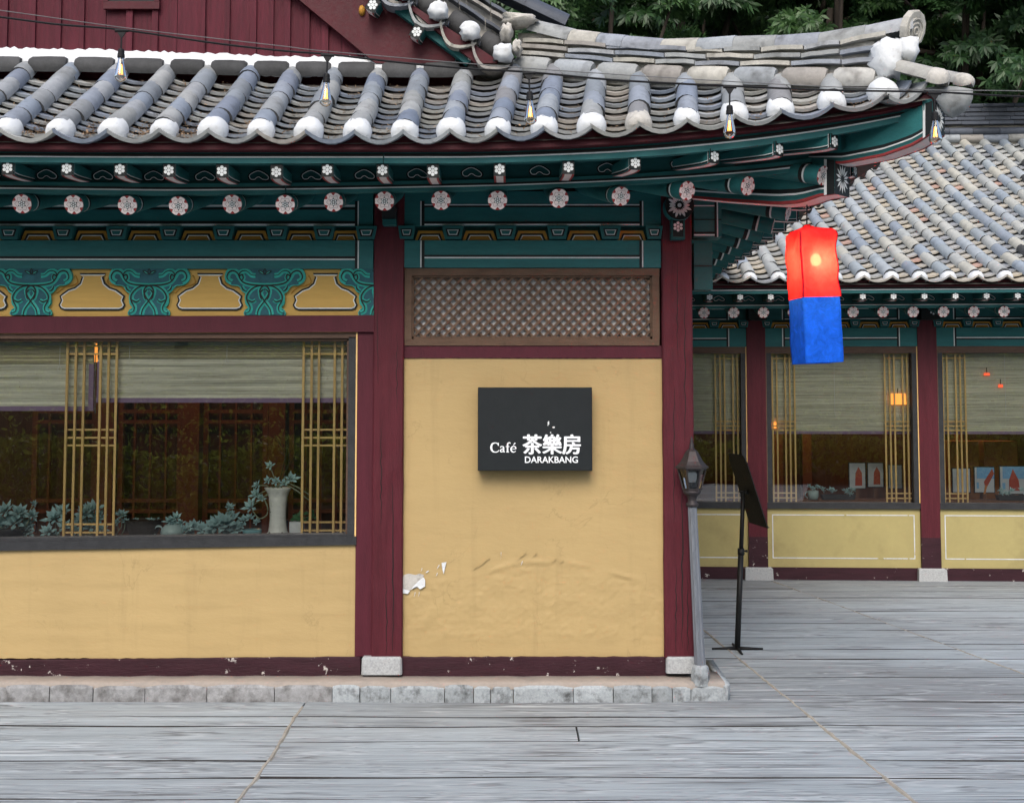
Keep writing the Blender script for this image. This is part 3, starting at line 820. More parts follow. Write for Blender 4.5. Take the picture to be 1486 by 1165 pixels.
# recess between purlin and beam, the carrying blocks and ochre plates
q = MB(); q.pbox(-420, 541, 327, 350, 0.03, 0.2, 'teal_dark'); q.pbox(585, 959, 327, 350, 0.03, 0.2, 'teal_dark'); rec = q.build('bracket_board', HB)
def trap(cx, zt, zb, wt, wb_): return [(cx - wb_ / 2, zb), (cx + wb_ / 2, zb), (cx + wt / 2, zt), (cx - wt / 2, zt)]
def block_mesh():
    q = MB(); u = 1 / 215
    q.prism(trap(0, 0, -19 * u, 31 * u, 24 * u), -0.055, 0.03, 'teal')
    q.prism(trap(0, -4.5 * u, -15.5 * u, 22 * u, 16 * u), -0.058, -0.0555, 'black_paint')
    q.prism(trap(0, -6 * u, -13.5 * u, 16.5 * u, 11.5 * u), -0.060, -0.0582, 'white_paint')
    q.prism(trap(0, -7.2 * u, -12.4 * u, 13.5 * u, 9.5 * u), -0.062, -0.0602, 'teal')
    return q.mesh('carrying_block')
def plate_mesh():
    q = MB(); u = 1 / 215
    q.prism(trap(0, 0, -14 * u, 40 * u, 51 * u), -0.012, 0.03, 'ochre')
    q.prism(trap(0, -4 * u, -14 * u, 33 * u, 42 * u), -0.0145, -0.0122, 'black_paint')
    q.prism(trap(0, -6.6 * u, -14 * u, 28 * u, 35.5 * u), -0.017, -0.0147, 'white_paint')
    q.prism(trap(0, -8 * u, -13.9 * u, 26 * u, 33 * u), -0.019, -0.0172, 'ochre_dark')
    return q.mesh('ochre_plate')
BLK, PLT = block_mesh(), plate_mesh()
pos = [18 - 77.5 * 2, 18 - 77.5, 18, 96, 173, 250, 327, 404, 472, 533]
for i, x in enumerate(pos):
    if i < len(pos) - 1:
        p = at((x + pos[i + 1]) / 2, 335.5, 0); s = min(1, (pos[i + 1] - x) / 77)
        link('ochre_plate', PLT, rec, Matrix.Translation((p.x, 0, p.z)) @ Matrix.Diagonal((s, 1, 1, 1)))
    p = at(x, 330, 0); link('carrying_block', BLK, rec, Matrix.Translation((p.x, 0, p.z)))
pos = [591, 658, 734, 809, 885, 948]
for i, x in enumerate(pos):
    if i < len(pos) - 1:
        p = at((x + pos[i + 1]) / 2, 335.5, 0); s = (pos[i + 1] - x) / 77
        link('ochre_plate', PLT, rec, Matrix.Translation((p.x, 0, p.z)) @ Matrix.Diagonal((s, 1, 1, 1)))
    p = at(x, 329.5, 0); link('carrying_block', BLK, rec, Matrix.Translation((p.x, 0, p.z)) @ Matrix.Diagonal((0.8 if x in (591, 948) else 1, 1, 1, 1)))
# maroon infill above the purlins, block on column A, corner ornaments on column B
q = MB(); q.pbox(-420, 1000, 240, 292, 0.03, 0.2, 'maroon'); q.build('infill_board', HB)
q = MB(); q.pbox(554, 575, 300, 318, YC - 0.08, YC + 0.01, 'frame_grey'); q.pbox(555, 574.5, 318, 326, YC - 0.09, YC + 0.01, 'teal'); q.build('beam_head', HB)
def dots7(q, cx, cz, y, R_, r_, mt='white_paint', n=10):
    for (dx, dz) in [(0, 0)] + [(math.cos(R(90 + 60 * k)), math.sin(R(90 + 60 * k))) for k in range(6)]:
        q.poly([(x, y, z) for x, z in circ(cx + dx * R_, cz + dz * R_, r_, n)], mt)
def petal(q, c, a, l0, l1, wd, y, mt):
    d = Vector((math.cos(a), math.sin(a))); n_ = Vector((-d.y, d.x))
    pts = [d * l0, d * (l0 + (l1 - l0) * .35) - n_ * wd * .5, d * (l0 + (l1 - l0) * .75) - n_ * wd * .38, d * l1, d * (l0 + (l1 - l0) * .75) + n_ * wd * .38, d * (l0 + (l1 - l0) * .35) + n_ * wd * .5]
    q.poly([(c[0] + p.x, y, c[1] + p.y) for p in pts], mt)
q = MB()
c = at(986, 298, YC - 0.12); cc = (c.x, c.z)
q.prism(circ(*cc, 0.098, 20), YC - 0.12, YC + 0.1, 'black_paint', 'teal')
for k in range(17):
    a = R(-172 + k * 21.5)
    petal(q, cc, a, 0.026, 0.086 if k % 2 else 0.07, 0.02, YC - 0.1225, 'white_paint')
q.poly([(x, YC - 0.123, z) for x, z in circ(*cc, 0.014, 10)], 'white_paint')
q.build('purlin_end', HB)
q = MB()
q.pbox(974, 994, 311, 347, YC - 0.075, YC + 0.05, 'teal_dark'); q.pbox(976.5, 991.5, 311, 343.5, YC - 0.079, YC - 0.0752, 'black_paint')
c = at(984, 329, YC - 0.08); dots7(q, c.x, c.z, YC - 0.0815, 0.0235, 0.0105)
q.build('beam_head', HB)

# ---- lattice vent over the plaster panel
q = MB()
x0, x1, y0, y1 = 587, 957, 389.5, 501.5
for a in ((x0, x1, y0, y0 + 10.5), (x0, x1, y1 - 9.5, y1), (x0, x0 + 10.5, y0 + 10.4, y1 - 9.4), (x1 - 10.5, x1, y0 + 10.4, y1 - 9.4)):
    q.pbox(*a, -0.022, 0.08, 'lattice_frame')
for a in ((x0 + 8, x1 - 8, y0 + 9, y0 + 13.5), (x0 + 8, x1 - 8, y1 - 13, y1 - 8.5), (x0 + 9, x0 + 13.5, y0 + 10.4, y1 - 9.4), (x1 - 13.5, x1 - 9, y0 + 10.4, y1 - 9.4)):
    q.pbox(*a, -0.006, 0.06, 'lattice_frame')
q.pbox(x0 + 5, x1 - 5, y0 + 5, y1 - 5, 0.040, 0.08, 'grey_backing')
vent = q.build('lattice_vent', HB)
A, B_ = at(x0 + 12, y1 - 12, 0), at(x1 - 12, y0 + 12, 0)
sp = 14.6 / 215
Wd, Hd = B_.x - A.x, B_.z - A.z
for sgn in (1, -1):
    k = -int(Hd / sp) - 1
    while k * sp < Wd:
        c0 = k * sp
        # x - A.x = c0 + t, z - A.z = t (or Hd - t)
        t0, t1 = max(0, -c0), min(Hd, Wd - c0)
        k += 1
        if t1 - t0 < 0.012: continue
        w_ = 0.0078
        P0 = Vector((A.x + c0 + t0, A.z + (t0 if sgn > 0 else Hd - t0))); P1 = Vector((A.x + c0 + t1, A.z + (t1 if sgn > 0 else Hd - t1)))
        d = (P1 - P0).normalized(); n_ = Vector((-d.y, d.x)) * w_
        yf = 0.004 if sgn > 0 else 0.017
        s_ = MB(); s_.prism([tuple(P0 - n_), tuple(P1 - n_), tuple(P1 + n_), tuple(P0 + n_)], yf, yf + 0.0128, 'lattice_wood')
        s_.build('slat', vent)
q = MB()
rr = random.Random(9)
q.pbox(585.5, 963, 501.5, 519.5, -0.012, 0.12, 'maroon_jamb')
q.build('rail', HB)

# ---- maroon head rail over the window, carved frieze
q = MB(); q.pbox(-420, 543, (461, 457.5), (485, 481.5), -0.04, 0.16, 'maroon_jamb'); q.build('rail', HB)
q = MB(); q.pbox(-420, 542, 390, 459, -0.006, 0.12, 'frieze_yellow'); frz = q.build('frieze', HB)
U = 0.3145 / 347                                   # crop pixel to metres
ZB = at(270, 457.8, -0.006).z
sil = [(0, 347), (277, 347), (296, 318), (300, 285), (287, 252), (252, 226), (202, 220), (172, 192), (147, 165), (127, 150), (144, 118), (144, 85), (122, 57), (144, 40), (157, 16), (152, 0)]
def motif_mesh(xmax=None):
    q = MB()
    rs = cr(sil[1:-1], 4)
    rs = [(sil[1])] + list(rs) + [sil[-1]]
    full = [(-x, z) for x, z in reversed(rs)] + [(x, z) for x, z in rs]
    full = [(x, z) for x, z in full]
    pts = list(reversed(full))
    P = lambda pts_: [(x * U, z * U) for x, z in pts_]
    q.prism(P(pts), -0.026, 0.0, 'teal_carved', 'teal_light')
    half = [
        ([(52, 2), (42, 45), (0, 105), (-28, 150), (-35, 185), (-10, 217), (45, 222), (110, 228), (160, 245), (190, 285), (185, 315), (160, 330), (130, 325), (100, 300), (70, 296)], 1.0),
        ([(190, 285), (205, 315), (235, 330), (264, 322), (281, 290), (272, 262), (246, 246)], 1.2),
        ([(188, 290), (168, 302), (160, 276), (176, 252)], .8),
        ([(20, 222), (70, 210), (110, 180), (132, 140), (126, 100), (106, 60), (112, 28), (138, 16)], 1.0),
        ([(124, 112), (92, 98), (66, 112)], .8),
        ([(172, 216), (160, 190), (140, 178)], .9),
        ([(12, 190), (32, 165), (30, 135), (18, 115)], .8)]
    for pts_, wk in half:
        for s in (1, -1):
            c = cr([(s * x, z) for x, z in pts_], 5)
            q.stroke(P(c), 36 * U * wk, -0.0262 - (0.0006 if s > 0 else 0), 'teal_light', ridge=0.008)
            n = len(c)
            q.stroke(P(c), [11.5 * U * (0.45 + 0.55 * math.sin(math.pi * min(1, .12 + k / n))) for k in range(n)], -0.0362 - (0.0006 if s > 0 else 0), 'black_paint')
    # little bud at the top
    for s in (1, -1):
        c = cr([(0, 305), (s * 22, 308), (s * 48, 330), (s * 26, 326), (0, 305)], 4)
        q.stroke(P(c), 6 * U, -0.0335, 'black_paint')
        q.prism([p for p in P([(0, 303), (s * 24, 306), (s * 50, 331), (s * 24, 328)])][::s], -0.0325, -0.02, 'teal_light')
    c = cr([(0, 345), (9, 325), (0, 303), (-9, 325)], 4, True)
    q.stroke(P(c), 6 * U, -0.0345, 'black_paint', closed=True)
    # outline groove
    q.stroke(P([(x * .985, z) for x, z in rs]), 6 * U, -0.0275, 'teal_light'); q.stroke(P([(-x * .985, z) for x, z in rs]), 6 * U, -0.0275, 'teal_light')
    return q.mesh('carved_panel')
CARV = motif_mesh()
car = [(0, 317), (97, 317), (82, 285), (96, 242), (132, 212), (180, 196), (216, 170), (244, 145), (234, 113), (250, 76), (234, 48), (204, 36), (0, 36)]
def cart_mesh():
    q = MB()
    half = car[1:-1]
    full = half + [(-x, z) for x, z in reversed(half)]
    full = list(reversed(full))                    # counter-clockwise seen from the front
    def inset(pts, d):
        P = [Vector(p) for p in pts]; out = []; n = len(P)
        ar = sum(P[i].x * P[(i + 1) % n].y - P[(i + 1) % n].x * P[i].y for i in range(n))
        for i in range(n):
            t = (P[(i + 1) % n] - P[i - 1]).normalized(); nn = Vector((-t.y, t.x)) * (1 if ar > 0 else -1)
            out.append(P[i] + nn * d)
        return [(p.x, p.y) for p in out]
    P = lambda a: [(x * U, z * U) for x, z in a]
    q.prism(P(full), -0.0105, -0.005, 'black_paint')
    q.prism(P(inset(full, 13)), -0.0125, -0.0107, 'white_paint')
    q.prism(P(inset(full, 21)), -0.0145, -0.0127, 'frieze_yellow')
    # worn moulding beside the cartouche
    for s in (1, -1):
        c = cr([(s * x, z) for x, z in [(130, 300), (112, 262), (120, 238), (160, 222), (205, 212), (240, 188), (262, 165)]], 5)
        q.stroke(P(c), 9 * U, -0.0075, 'ochre', ridge=0.004)
    return q.mesh('cartouche')
CART = cart_mesh()
per = 873 / 5.124
m0 = 245 / 5.124
for k in range(-3, 4):
    x = m0 + per * k if k < 2 else (m0 + per * k - (3 if k == 2 else 8))
    p = at(x, 420, -0.006)
    if k == 3:
        # last motif is cut off by the column
        me = CARV.copy(); bm = bmesh.new(); bm.from_mesh(me)
        xc = at(542.5, 420, -0.03).x - p.x
        g_ = bm.verts[:] + bm.edges[:] + bm.faces[:]
        bmesh.ops.bisect_plane(bm, geom=g_, plane_co=(xc, 0, 0), plane_no=(1, 0, 0), clear_outer=True)
        bm.to_mesh(me); bm.free()
        link('carved_panel', me, frz, Matrix.Translation((p.x, -0.006, ZB)))
    else:
        link('carved_panel', CARV, frz, Matrix.Translation((p.x, -0.006, ZB)))
        pc = at(x + per * 0.51, 420, -0.006)
        link('cartouche', CART, frz, Matrix.Translation((pc.x, -0.006, ZB)) @ Matrix.Diagonal((0.97 if k == 2 else 1, 1, 1, 1)))

# ---- big window
YG = 0.055
q = MB()
def frm(q, x0, x1, y0, y1, Y0, Y1, mt): q.pbox(x0, x1, y0, y1, Y0, Y1, mt)
frm(q, -420, 517, (485.5, 482), (492.5, 490.5), -0.014, 0.10, 'frame_wood')
frm(q, -420, 507, (491.5, 489.7), (496, 494.5), 0.012, 0.10, 'frame_wood')
frm(q, -420, 517, (794, 778), (806, 790.5), -0.022, 0.12, 'frame_grey')
frm(q, -420, 507, (786, 774.5), (795, 780), -0.006, 0.12, 'frame_grey')
frm(q, 505, 515.8, 489, 781, -0.014, 0.10, 'frame_grey')
frm(q, 502.5, 505.5, 493, 779, 0.012, 0.10, 'frame_wood')
frm(q, 515.6, 517.6, 481.5, 787, -0.016, 0.05, 'bamboo_bar')
frm(q, -420, 517, (484.3, 481), (485.8, 482.3), -0.018, 0.05, 'bamboo_bar')
win = q.build('window', HB)
q = MB(); a, b_ = at(-420, 497, YG), at(505, 780, YG)
q.poly([(a.x, YG, b_.z - 0.1), (b_.x, YG, b_.z - 0.1), (b_.x, YG, a.z + 0.03), (a.x, YG, a.z + 0.03)], 'window_glass')
q.build('pane', win)
YL = 0.09
def bar_v(parent, x, y0, y1, Y, w=3.4, d=0.014, mt='bamboo_bar'):
    p0 = at(x, (y0 + y1) / 2, Y)
    s = 8 / (8 + 0.0)
    hw = w / 2 * (8 + Y) / F
    q = MB(); q.box(p0.x - hw, p0.x + hw, Y, Y + d, at(x, y1, Y).z, at(x, y0, Y).z, mt); return q.build('lattice_bar', parent)
def bar_h(parent, x0, x1, y, Y, w=2.6, d=0.010, mt='bamboo_bar'):
    hw = w / 2 * (8 + Y) / F; z = at((x0 + x1) / 2, y, Y).z
    q = MB(); q.box(at(x0, y, Y).x, at(x1, y, Y).x, Y, Y + d, z - hw, z + hw, mt); return q.build('lattice_bar', parent)
for xs_, y1_ in (([94.9, 107.4, 119.5, 143.5, 155, 166.8], 782), ([439.2, 451.1, 461.8, 484.7, 495.6], 777)):
    for x in xs_: bar_v(win, x, 494, y1_, YL)
    for y in (502, 513.6, 623.4, 635, 646.2, 759.5 + (1 if xs_[0] < 200 else -2), 771.5 + (1 if xs_[0] < 200 else -2)):
        dx = (640 - y) / 150 * 3.4 if xs_[0] < 200 else (640 - y) / 150 * 1.2
        bar_h(win, xs_[0] - 1 + dx, (xs_[-1] + 1 if xs_[0] < 200 else 503) + dx, y, YL + 0.013)
for x in (-250, -238, -226, -202, -190, -178): bar_v(win, x, 494, 786, YL)
# inner sill board
q = MB(); q.pbox(-420, 505, 783, 790, 0.12, 0.55, 'room_brown'); sill = q.build('window_shelf', HB)
ZSH = at(300, 783, 0.12).z

# ---- the room behind the window
q = MB()
RX0, RX1, RY1 = -6.5, 1.0, 3.6
zf, zc = 0.12, 2.95
q.poly([(RX0, 0.2, zf), (RX1, 0.2, zf), (RX1, RY1, zf), (RX0, RY1, zf)], 'room_floor')
q.poly([(RX0, 0.2, zc), (RX0, RY1, zc), (RX1, RY1, zc), (RX1, 0.2, zc)], 'room_brown')
q.poly([(RX0, RY1, zf), (RX1, RY1, zf), (RX1, RY1, zc), (RX0, RY1, zc)], 'room_brown')
q.poly([(RX1, RY1, zf), (RX1, 0.2, zf), (RX1, 0.2, zc), (RX1, RY1, zc)], 'room_brown')
q.poly([(RX0, 0.2, zf), (RX0, RY1, zf), (RX0, RY1, zc), (RX0, 0.2, zc)], 'room_brown')
q.poly([(RX0, 0.2, zf), (RX0, 0.2, 0.9), (RX1, 0.2, 0.9), (RX1, 0.2, zf)], 'room_brown')
q.box(at(541, 600, 0.2).x, CX + 0.1, 0.2, 0.24, zf, zc, 'room_brown')
room = q.build('room_shell', HB)
# side and rear outer walls (seen only from beside)
q = MB(); q.box(CX - 0.05, CX + 0.06, 0.2, 5.2, ZST, 3.3, 'wall_yellow'); q.build('side_wall', HB)
for y in (1.9, 3.8):
    q = MB(); q.box(CX - 0.1, CX + 0.1, y - 0.1, y + 0.1, ZST, 3.3, 'maroon_wood'); q.build('column', HB)
# lattice doors and posts at the back of the room
rr = random.Random(2)
xx = -4.6
for i in range(11):
    wd = 0.16 if i % 2 else 0.62
    if i % 2:
        q = MB(); q.box(xx, xx + wd, RY1 - 0.28, RY1 - 0.1, zf, zc, 'room_red_wood'); q.build('post', room)
    else:
        q = MB()
        for a in (xx, xx + wd - 0.05): q.box(a, a + 0.05, RY1 - 0.2, RY1 - 0.15, zf, zc, 'room_red_wood')
        for z in (0.2, 0.9, 1.0, 1.75, 1.85, 2.6): q.box(xx + .05, xx + wd - .05, RY1 - 0.2, RY1 - 0.15, z, z + 0.035, 'room_red_wood')
        for a in (0.15, 0.3, 0.45): q.box(xx + a, xx + a + 0.02, RY1 - 0.195, RY1 - 0.155, 0.24, 2.6, 'room_red_wood')
        q.build('screen_door', room)
    xx += wd + 0.02

# ================================================================== EAVES OF THE MAIN BUILDING
REF = Matrix(((0, -1, 0, CX), (-1, 0, 0, CX), (0, 0, 1, 0), (0, 0, 0, 1)))      # mirror image round the corner
DIP = tab((-400, 205), (0, 204.5), (118, 206), (270, 205), (482, 207), (550, 207), (621, 205.5), (692, 204.5), (755, 203), (825, 200.5), (893, 198), (966, 192.5), (1029, 186.5), (1101, 180.5), (1170, 172.5), (1240, 161.5), (1315, 147.5), (1390, 130))
PEAK = lambda x: DIP(x) - 14.5
T1T = tab((-400, 217), (0, 216), (100, 217.5), (700, 217), (850, 211.5), (930, 206), (1000, 200), (1100, 189.5), (1200, 176), (1290, 161.5), (1400, 140))
T1B = tab((-400, 236), (0, 235.5), (250, 237), (700, 237), (850, 232), (930, 228), (1000, 222.5), (1100, 212), (1200, 198), (1290, 181), (1400, 155))
T2T = tab((-400, 264), (0, 263), (250, 266.5), (480, 265), (730, 260), (880, 255), (1000, 247), (1130, 236.5), (1260, 217))
T2B = tab((-400, 281), (0, 280), (250, 283), (480, 280), (730, 275.5), (880, 269), (1000, 263.5), (1130, 253), (1260, 237))
YT1, YT2, YLIP = -1.03, -0.72, -1.15
def sweep(q, x0, x1, ft, fb, y0, dep, mt, step=28):
    xs = np.linspace(x0, x1, max(2, int((x1 - x0) / step)))
    q.loft([[eav(x, fb(x), y0), eav(x, ft(x), y0), eav(x, ft(x), y0) + Vector((0, dep, 0)), eav(x, fb(x), y0) + Vector((0, dep, 0))] for x in xs], mt)
def lerpf(fa, fb, t): return lambda x: fa(x) * (1 - t) + fb(x) * t
def both(q, name, parent, smooth=False):
    o = q.build(name, parent, smooth)
    link(name, o.data, parent, REF)
    return o
# maroon eave strip = the eave part; everything under the tiles hangs from it
ROWPX = [-460, -383, -306, -228, -151, -73, 4, 81, 158, 233, 304, 375, 445, 516, 586, 653, 721, 789, 858, 927, 997, 1067, 1134, 1209, 1288, 1352, 1420]
def scallop(x):
    i = int(np.searchsorted(ROWPX, x)) ; a, c = ROWPX[max(0, i - 1)], ROWPX[min(len(ROWPX) - 1, i)]
    u_ = 2 * (x - a) / max(1, c - a) - 1
    return DIP(x) + 3.0 - 14.0 * u_ * u_
q = MB(); sweep(q, -400, 1366, scallop, T1T, YT1 - 0.075, 0.11, 'maroon', 6)
eave = q.build('eave', HB)
link('eave_strip', eave.data, eave, REF)
for (x0, x1) in ((-400, 556), (557, 1363)):
    q = MB()
    sweep(q, x0, x1, T1T, T1B, YT1, 0.05, 'teal')
    for (a, c, m) in ((.30, .50, 'black_paint'), (.51, .60, 'white_paint')):
        sweep(q, x0 + .5, x1 - .5, lerpf(T1T, T1B, a), lerpf(T1T, T1B, c), YT1 - 0.003, 0.0028, m)
    both(q, 'fascia_board', eave)
for (x0, x1) in ((-400, 414), (415, 1212)):
    q = MB()
    sweep(q, x0, x1, T2T, T2B, YT2, 0.05, 'teal')
    for (a, c, m) in ((.34, .52, 'black_paint'), (.53, .64, 'white_paint')):
        sweep(q, x0 + .5, x1 - .5, lerpf(T2T, T2B, a), lerpf(T2T, T2B, c), YT2 - 0.003, 0.0028, m)
    both(q, 'fascia_board', eave)
# blocking board behind the flying rafters, soffits
q = MB()
xs = np.linspace(-400, 1250, 60)
fr = [eav(x, T2T(x) + 3, YT2 + 0.02) for x in xs]
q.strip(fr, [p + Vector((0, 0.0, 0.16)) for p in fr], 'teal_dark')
both(q, 'blocking_board', eave)
q = MB()
xs = np.linspace(-400, 1362, 64)
fa = [eav(x, T1B(x) - 2, YT1 + 0.02) for x in xs]
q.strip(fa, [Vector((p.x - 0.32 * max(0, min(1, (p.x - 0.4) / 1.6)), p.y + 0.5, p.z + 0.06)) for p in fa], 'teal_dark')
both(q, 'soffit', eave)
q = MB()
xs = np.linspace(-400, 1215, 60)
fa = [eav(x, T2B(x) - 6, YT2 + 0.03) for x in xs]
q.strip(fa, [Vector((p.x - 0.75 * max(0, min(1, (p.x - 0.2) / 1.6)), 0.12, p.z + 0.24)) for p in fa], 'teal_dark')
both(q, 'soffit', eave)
PIV = Vector((CX - 1.0, 1.0, 0))
def fan_dir(e):
    """rafters run straight out along the wall and turn towards the corner"""
    w_ = max(0.0, min(1.0, (e.x - 0.0) / 0.95)); w_ = w_ * w_ * (3 - 2 * w_)
    d = (Vector((e.x, e.y, 0)) - PIV).normalized()
    return (Vector((0, -1, 0)) * (1 - w_) + d * w_).normalized()
def rafter_mesh(r=0.0595, L=1.35, n=16, seg=True):
    q = MB()
    ring = lambda y, k=1.0: [(r * k * math.cos(2 * math.pi * i / n), y, r * k * math.sin(2 * math.pi * i / n)) for i in range(n)]
    # local: end face at y = 0 facing -y, shaft towards +y
    for (a, c, m) in ((0.0, 0.10, 'teal'), (0.10, 0.113, 'white_paint'), (0.113, 0.14, 'black_paint'), (0.14, L, 'teal')):
        q.loft([ring(a), ring(c)], m, True, False)
    q.poly([(x, 0, z) for x, z in circ(0, 0, r, 28)], 'red_paint')
    pts = []
    for k in range(96):
        a = 2 * math.pi * k / 96
        d = ((math.degrees(a) - 90 + 30) % 60) - 30
        rr_ = r * 0.985
        if abs(d) < 13: rr_ = r * (0.70 + 0.285 * (abs(d) / 13) ** 2.2)
        pts.append((rr_ * math.cos(a), -0.0022, rr_ * math.sin(a)))
    q.poly(pts, 'pink_paint')
    st = []
    for k in range(12):
        a = R(90 + 30 * k); rr_ = r * (0.50 if k % 2 == 0 else 0.27)
        st.append((rr_ * math.cos(a), -0.0044, rr_ * math.sin(a)))
    q.poly(st, 'black_paint')
    # dark ring line inside the petals
    q.stroke([(r * (0.74 if k % 2 else 0.56) * math.cos(R(90 + 30 * k)), r * (0.74 if k % 2 else 0.56) * math.sin(R(90 + 30 * k))) for k in range(12)], r * 0.028, -0.0032, 'frame_grey', closed=True)
    dots7(q, 0, 0, -0.0062, r * 0.24, r * 0.10, n=6)
    return q.mesh('rafter', False)
RAF = rafter_mesh()
for p in RAF.polygons:
    if len(p.vertices) == 4: p.use_smooth = True
def put_rafter(px, py, y0, parent, mesh, name, slope, mirror=True):
    e = eav(px, py, y0); d = fan_dir(e)
    yax = (-d * math.cos(slope) + Vector((0, 0, math.sin(slope)))).normalized()
    xax = Vector((0, 0, 1)).cross(-d) if False else d.cross(Vector((0, 0, 1))) * 1.0
    M = frame(e, xax if xax.x > 0 else -xax, yax)
    link(name, mesh, parent, M)
    if mirror: link(name, mesh, parent, REF @ M)
RP = [(-270, 296), (-193, 296), (-118, 296), (-43, 296), (32, 296), (107, 297), (185, 298), (259, 299), (337, 296.5), (414, 297), (484, 293.5), (558, 292), (640, 291), (722, 291), (811, 288), (901, 285), (997, 277), (1085, 270), (1194, 255)]
for i, (x, y) in enumerate(RP):
    put_rafter(x, y, -0.75 - (0.05 if x > 1150 else 0), eave, RAF, 'rafter', R(15))
def flying_mesh(w=0.069, h=0.082, L=0.55):
    q = MB()
    # local: end at y = 0 facing -y; belly swings up towards the end
    prof = [(0.0, -h * .48), (0.03, -h * .55), (0.08, -h * .56), (0.16, -h * .50), (0.30, -h * .36), (L, -h * .1)]
    hw = w / 2; zt = h * .5
    for (y0, z0), (y1, z1) in zip(prof, prof[1:]):
        for s in (-1, 1):
            a = [(s * hw, y0, z0), (s * hw, y1, z1), (s * hw, y1, zt), (s * hw, y0, zt)]
            q.poly(a if s > 0 else a[::-1], 'teal')
            e = s * (hw + 0.0012)
            q.poly([(e, y0, z0 + .006), (e, y1, z1 + .006), (e, y1, z1 + .016), (e, y0, z0 + .016)], 'black_paint')
            q.poly([(e, y0, z0 + .016), (e, y1, z1 + .016), (e, y1, z1 + .021), (e, y0, z0 + .021)], 'white_paint')
            q.poly([(s * hw, y0, z0 - .0006), (s * hw, y1, z1 - .0006), (s * hw * .62, y1, z1 - .0006), (s * hw * .62, y0, z0 - .0006)], 'red_paint')
        q.poly([(-hw * .62, y0, z0 - .0006), (hw * .62, y0, z0 - .0006), (hw * .62, y1, z1 - .0006), (-hw * .62, y1, z1 - .0006)], 'pink_paint')
    for s in (-1, 1):
        e = s * (hw + 0.0013)
        q.poly([(e, .006, -h * .5), (e, .016, -h * .5), (e, .016, zt), (e, .006, zt)], 'black_paint')
        q.poly([(e, .016, -h * .5), (e, .020, -h * .5), (e, .020, zt), (e, .016, zt)], 'white_paint')
    q.poly([(-hw, 0, -h * .55), (hw, 0, -h * .55), (hw, 0, zt), (-hw, 0, zt)], 'black_paint')
    dots7(q, 0, -h * .03, -0.002, 0.0215, 0.0108, n=8)
    return q.mesh('flying_rafter')
FLY = flying_mesh()
BP = [(-300, 243), (-225, 243), (-145, 243), (-68, 243), (11, 243), (97, 244), (174, 245), (245, 246.5), (322, 247.5), (401, 249), (475, 246), (555, 246.5), (628, 247.5), (725, 245), (825, 242), (922, 236), (1037, 226.5), (1131, 216), (1211, 205), (1318, 186)]
for (x, y) in BP:
    put_rafter(x, y, -1.015, eave, FLY, 'flying_rafter', R(0.5))
def cloud_mesh():
    q = MB(); u = 1 / (5.824 * 236)
    c = [(330, 490), (350, 466), (410, 440), (470, 466), (506, 500), (492, 524), (452, 520), (432, 506), (415, 498), (395, 506), (380, 521), (345, 520)]
    P = [((x - 415) * u, -(y - 485) * u) for x, y in cr(c, 3, True)]
    q.stroke(P, 19 * u, -0.002, 'black_paint', closed=True); q.stroke([(x * .93, z * .9) for x, z in P], 6.5 * u, -0.0035, 'white_paint', closed=True)
    return q.mesh('cloud_painting')
CLD = cloud_mesh()
for (a, c) in zip(BP, BP[1:]):
    x = (a[0] + c[0]) / 2 + 14
    if x < 1080:
        x = x if x < 640 else x - 6
        p = eav(x, T2T(x) - 10.5, YT2 + 0.012)
        M = Matrix.Translation(p); link('cloud_painting', CLD, eave, M); link('cloud_painting', CLD, eave, REF @ M)

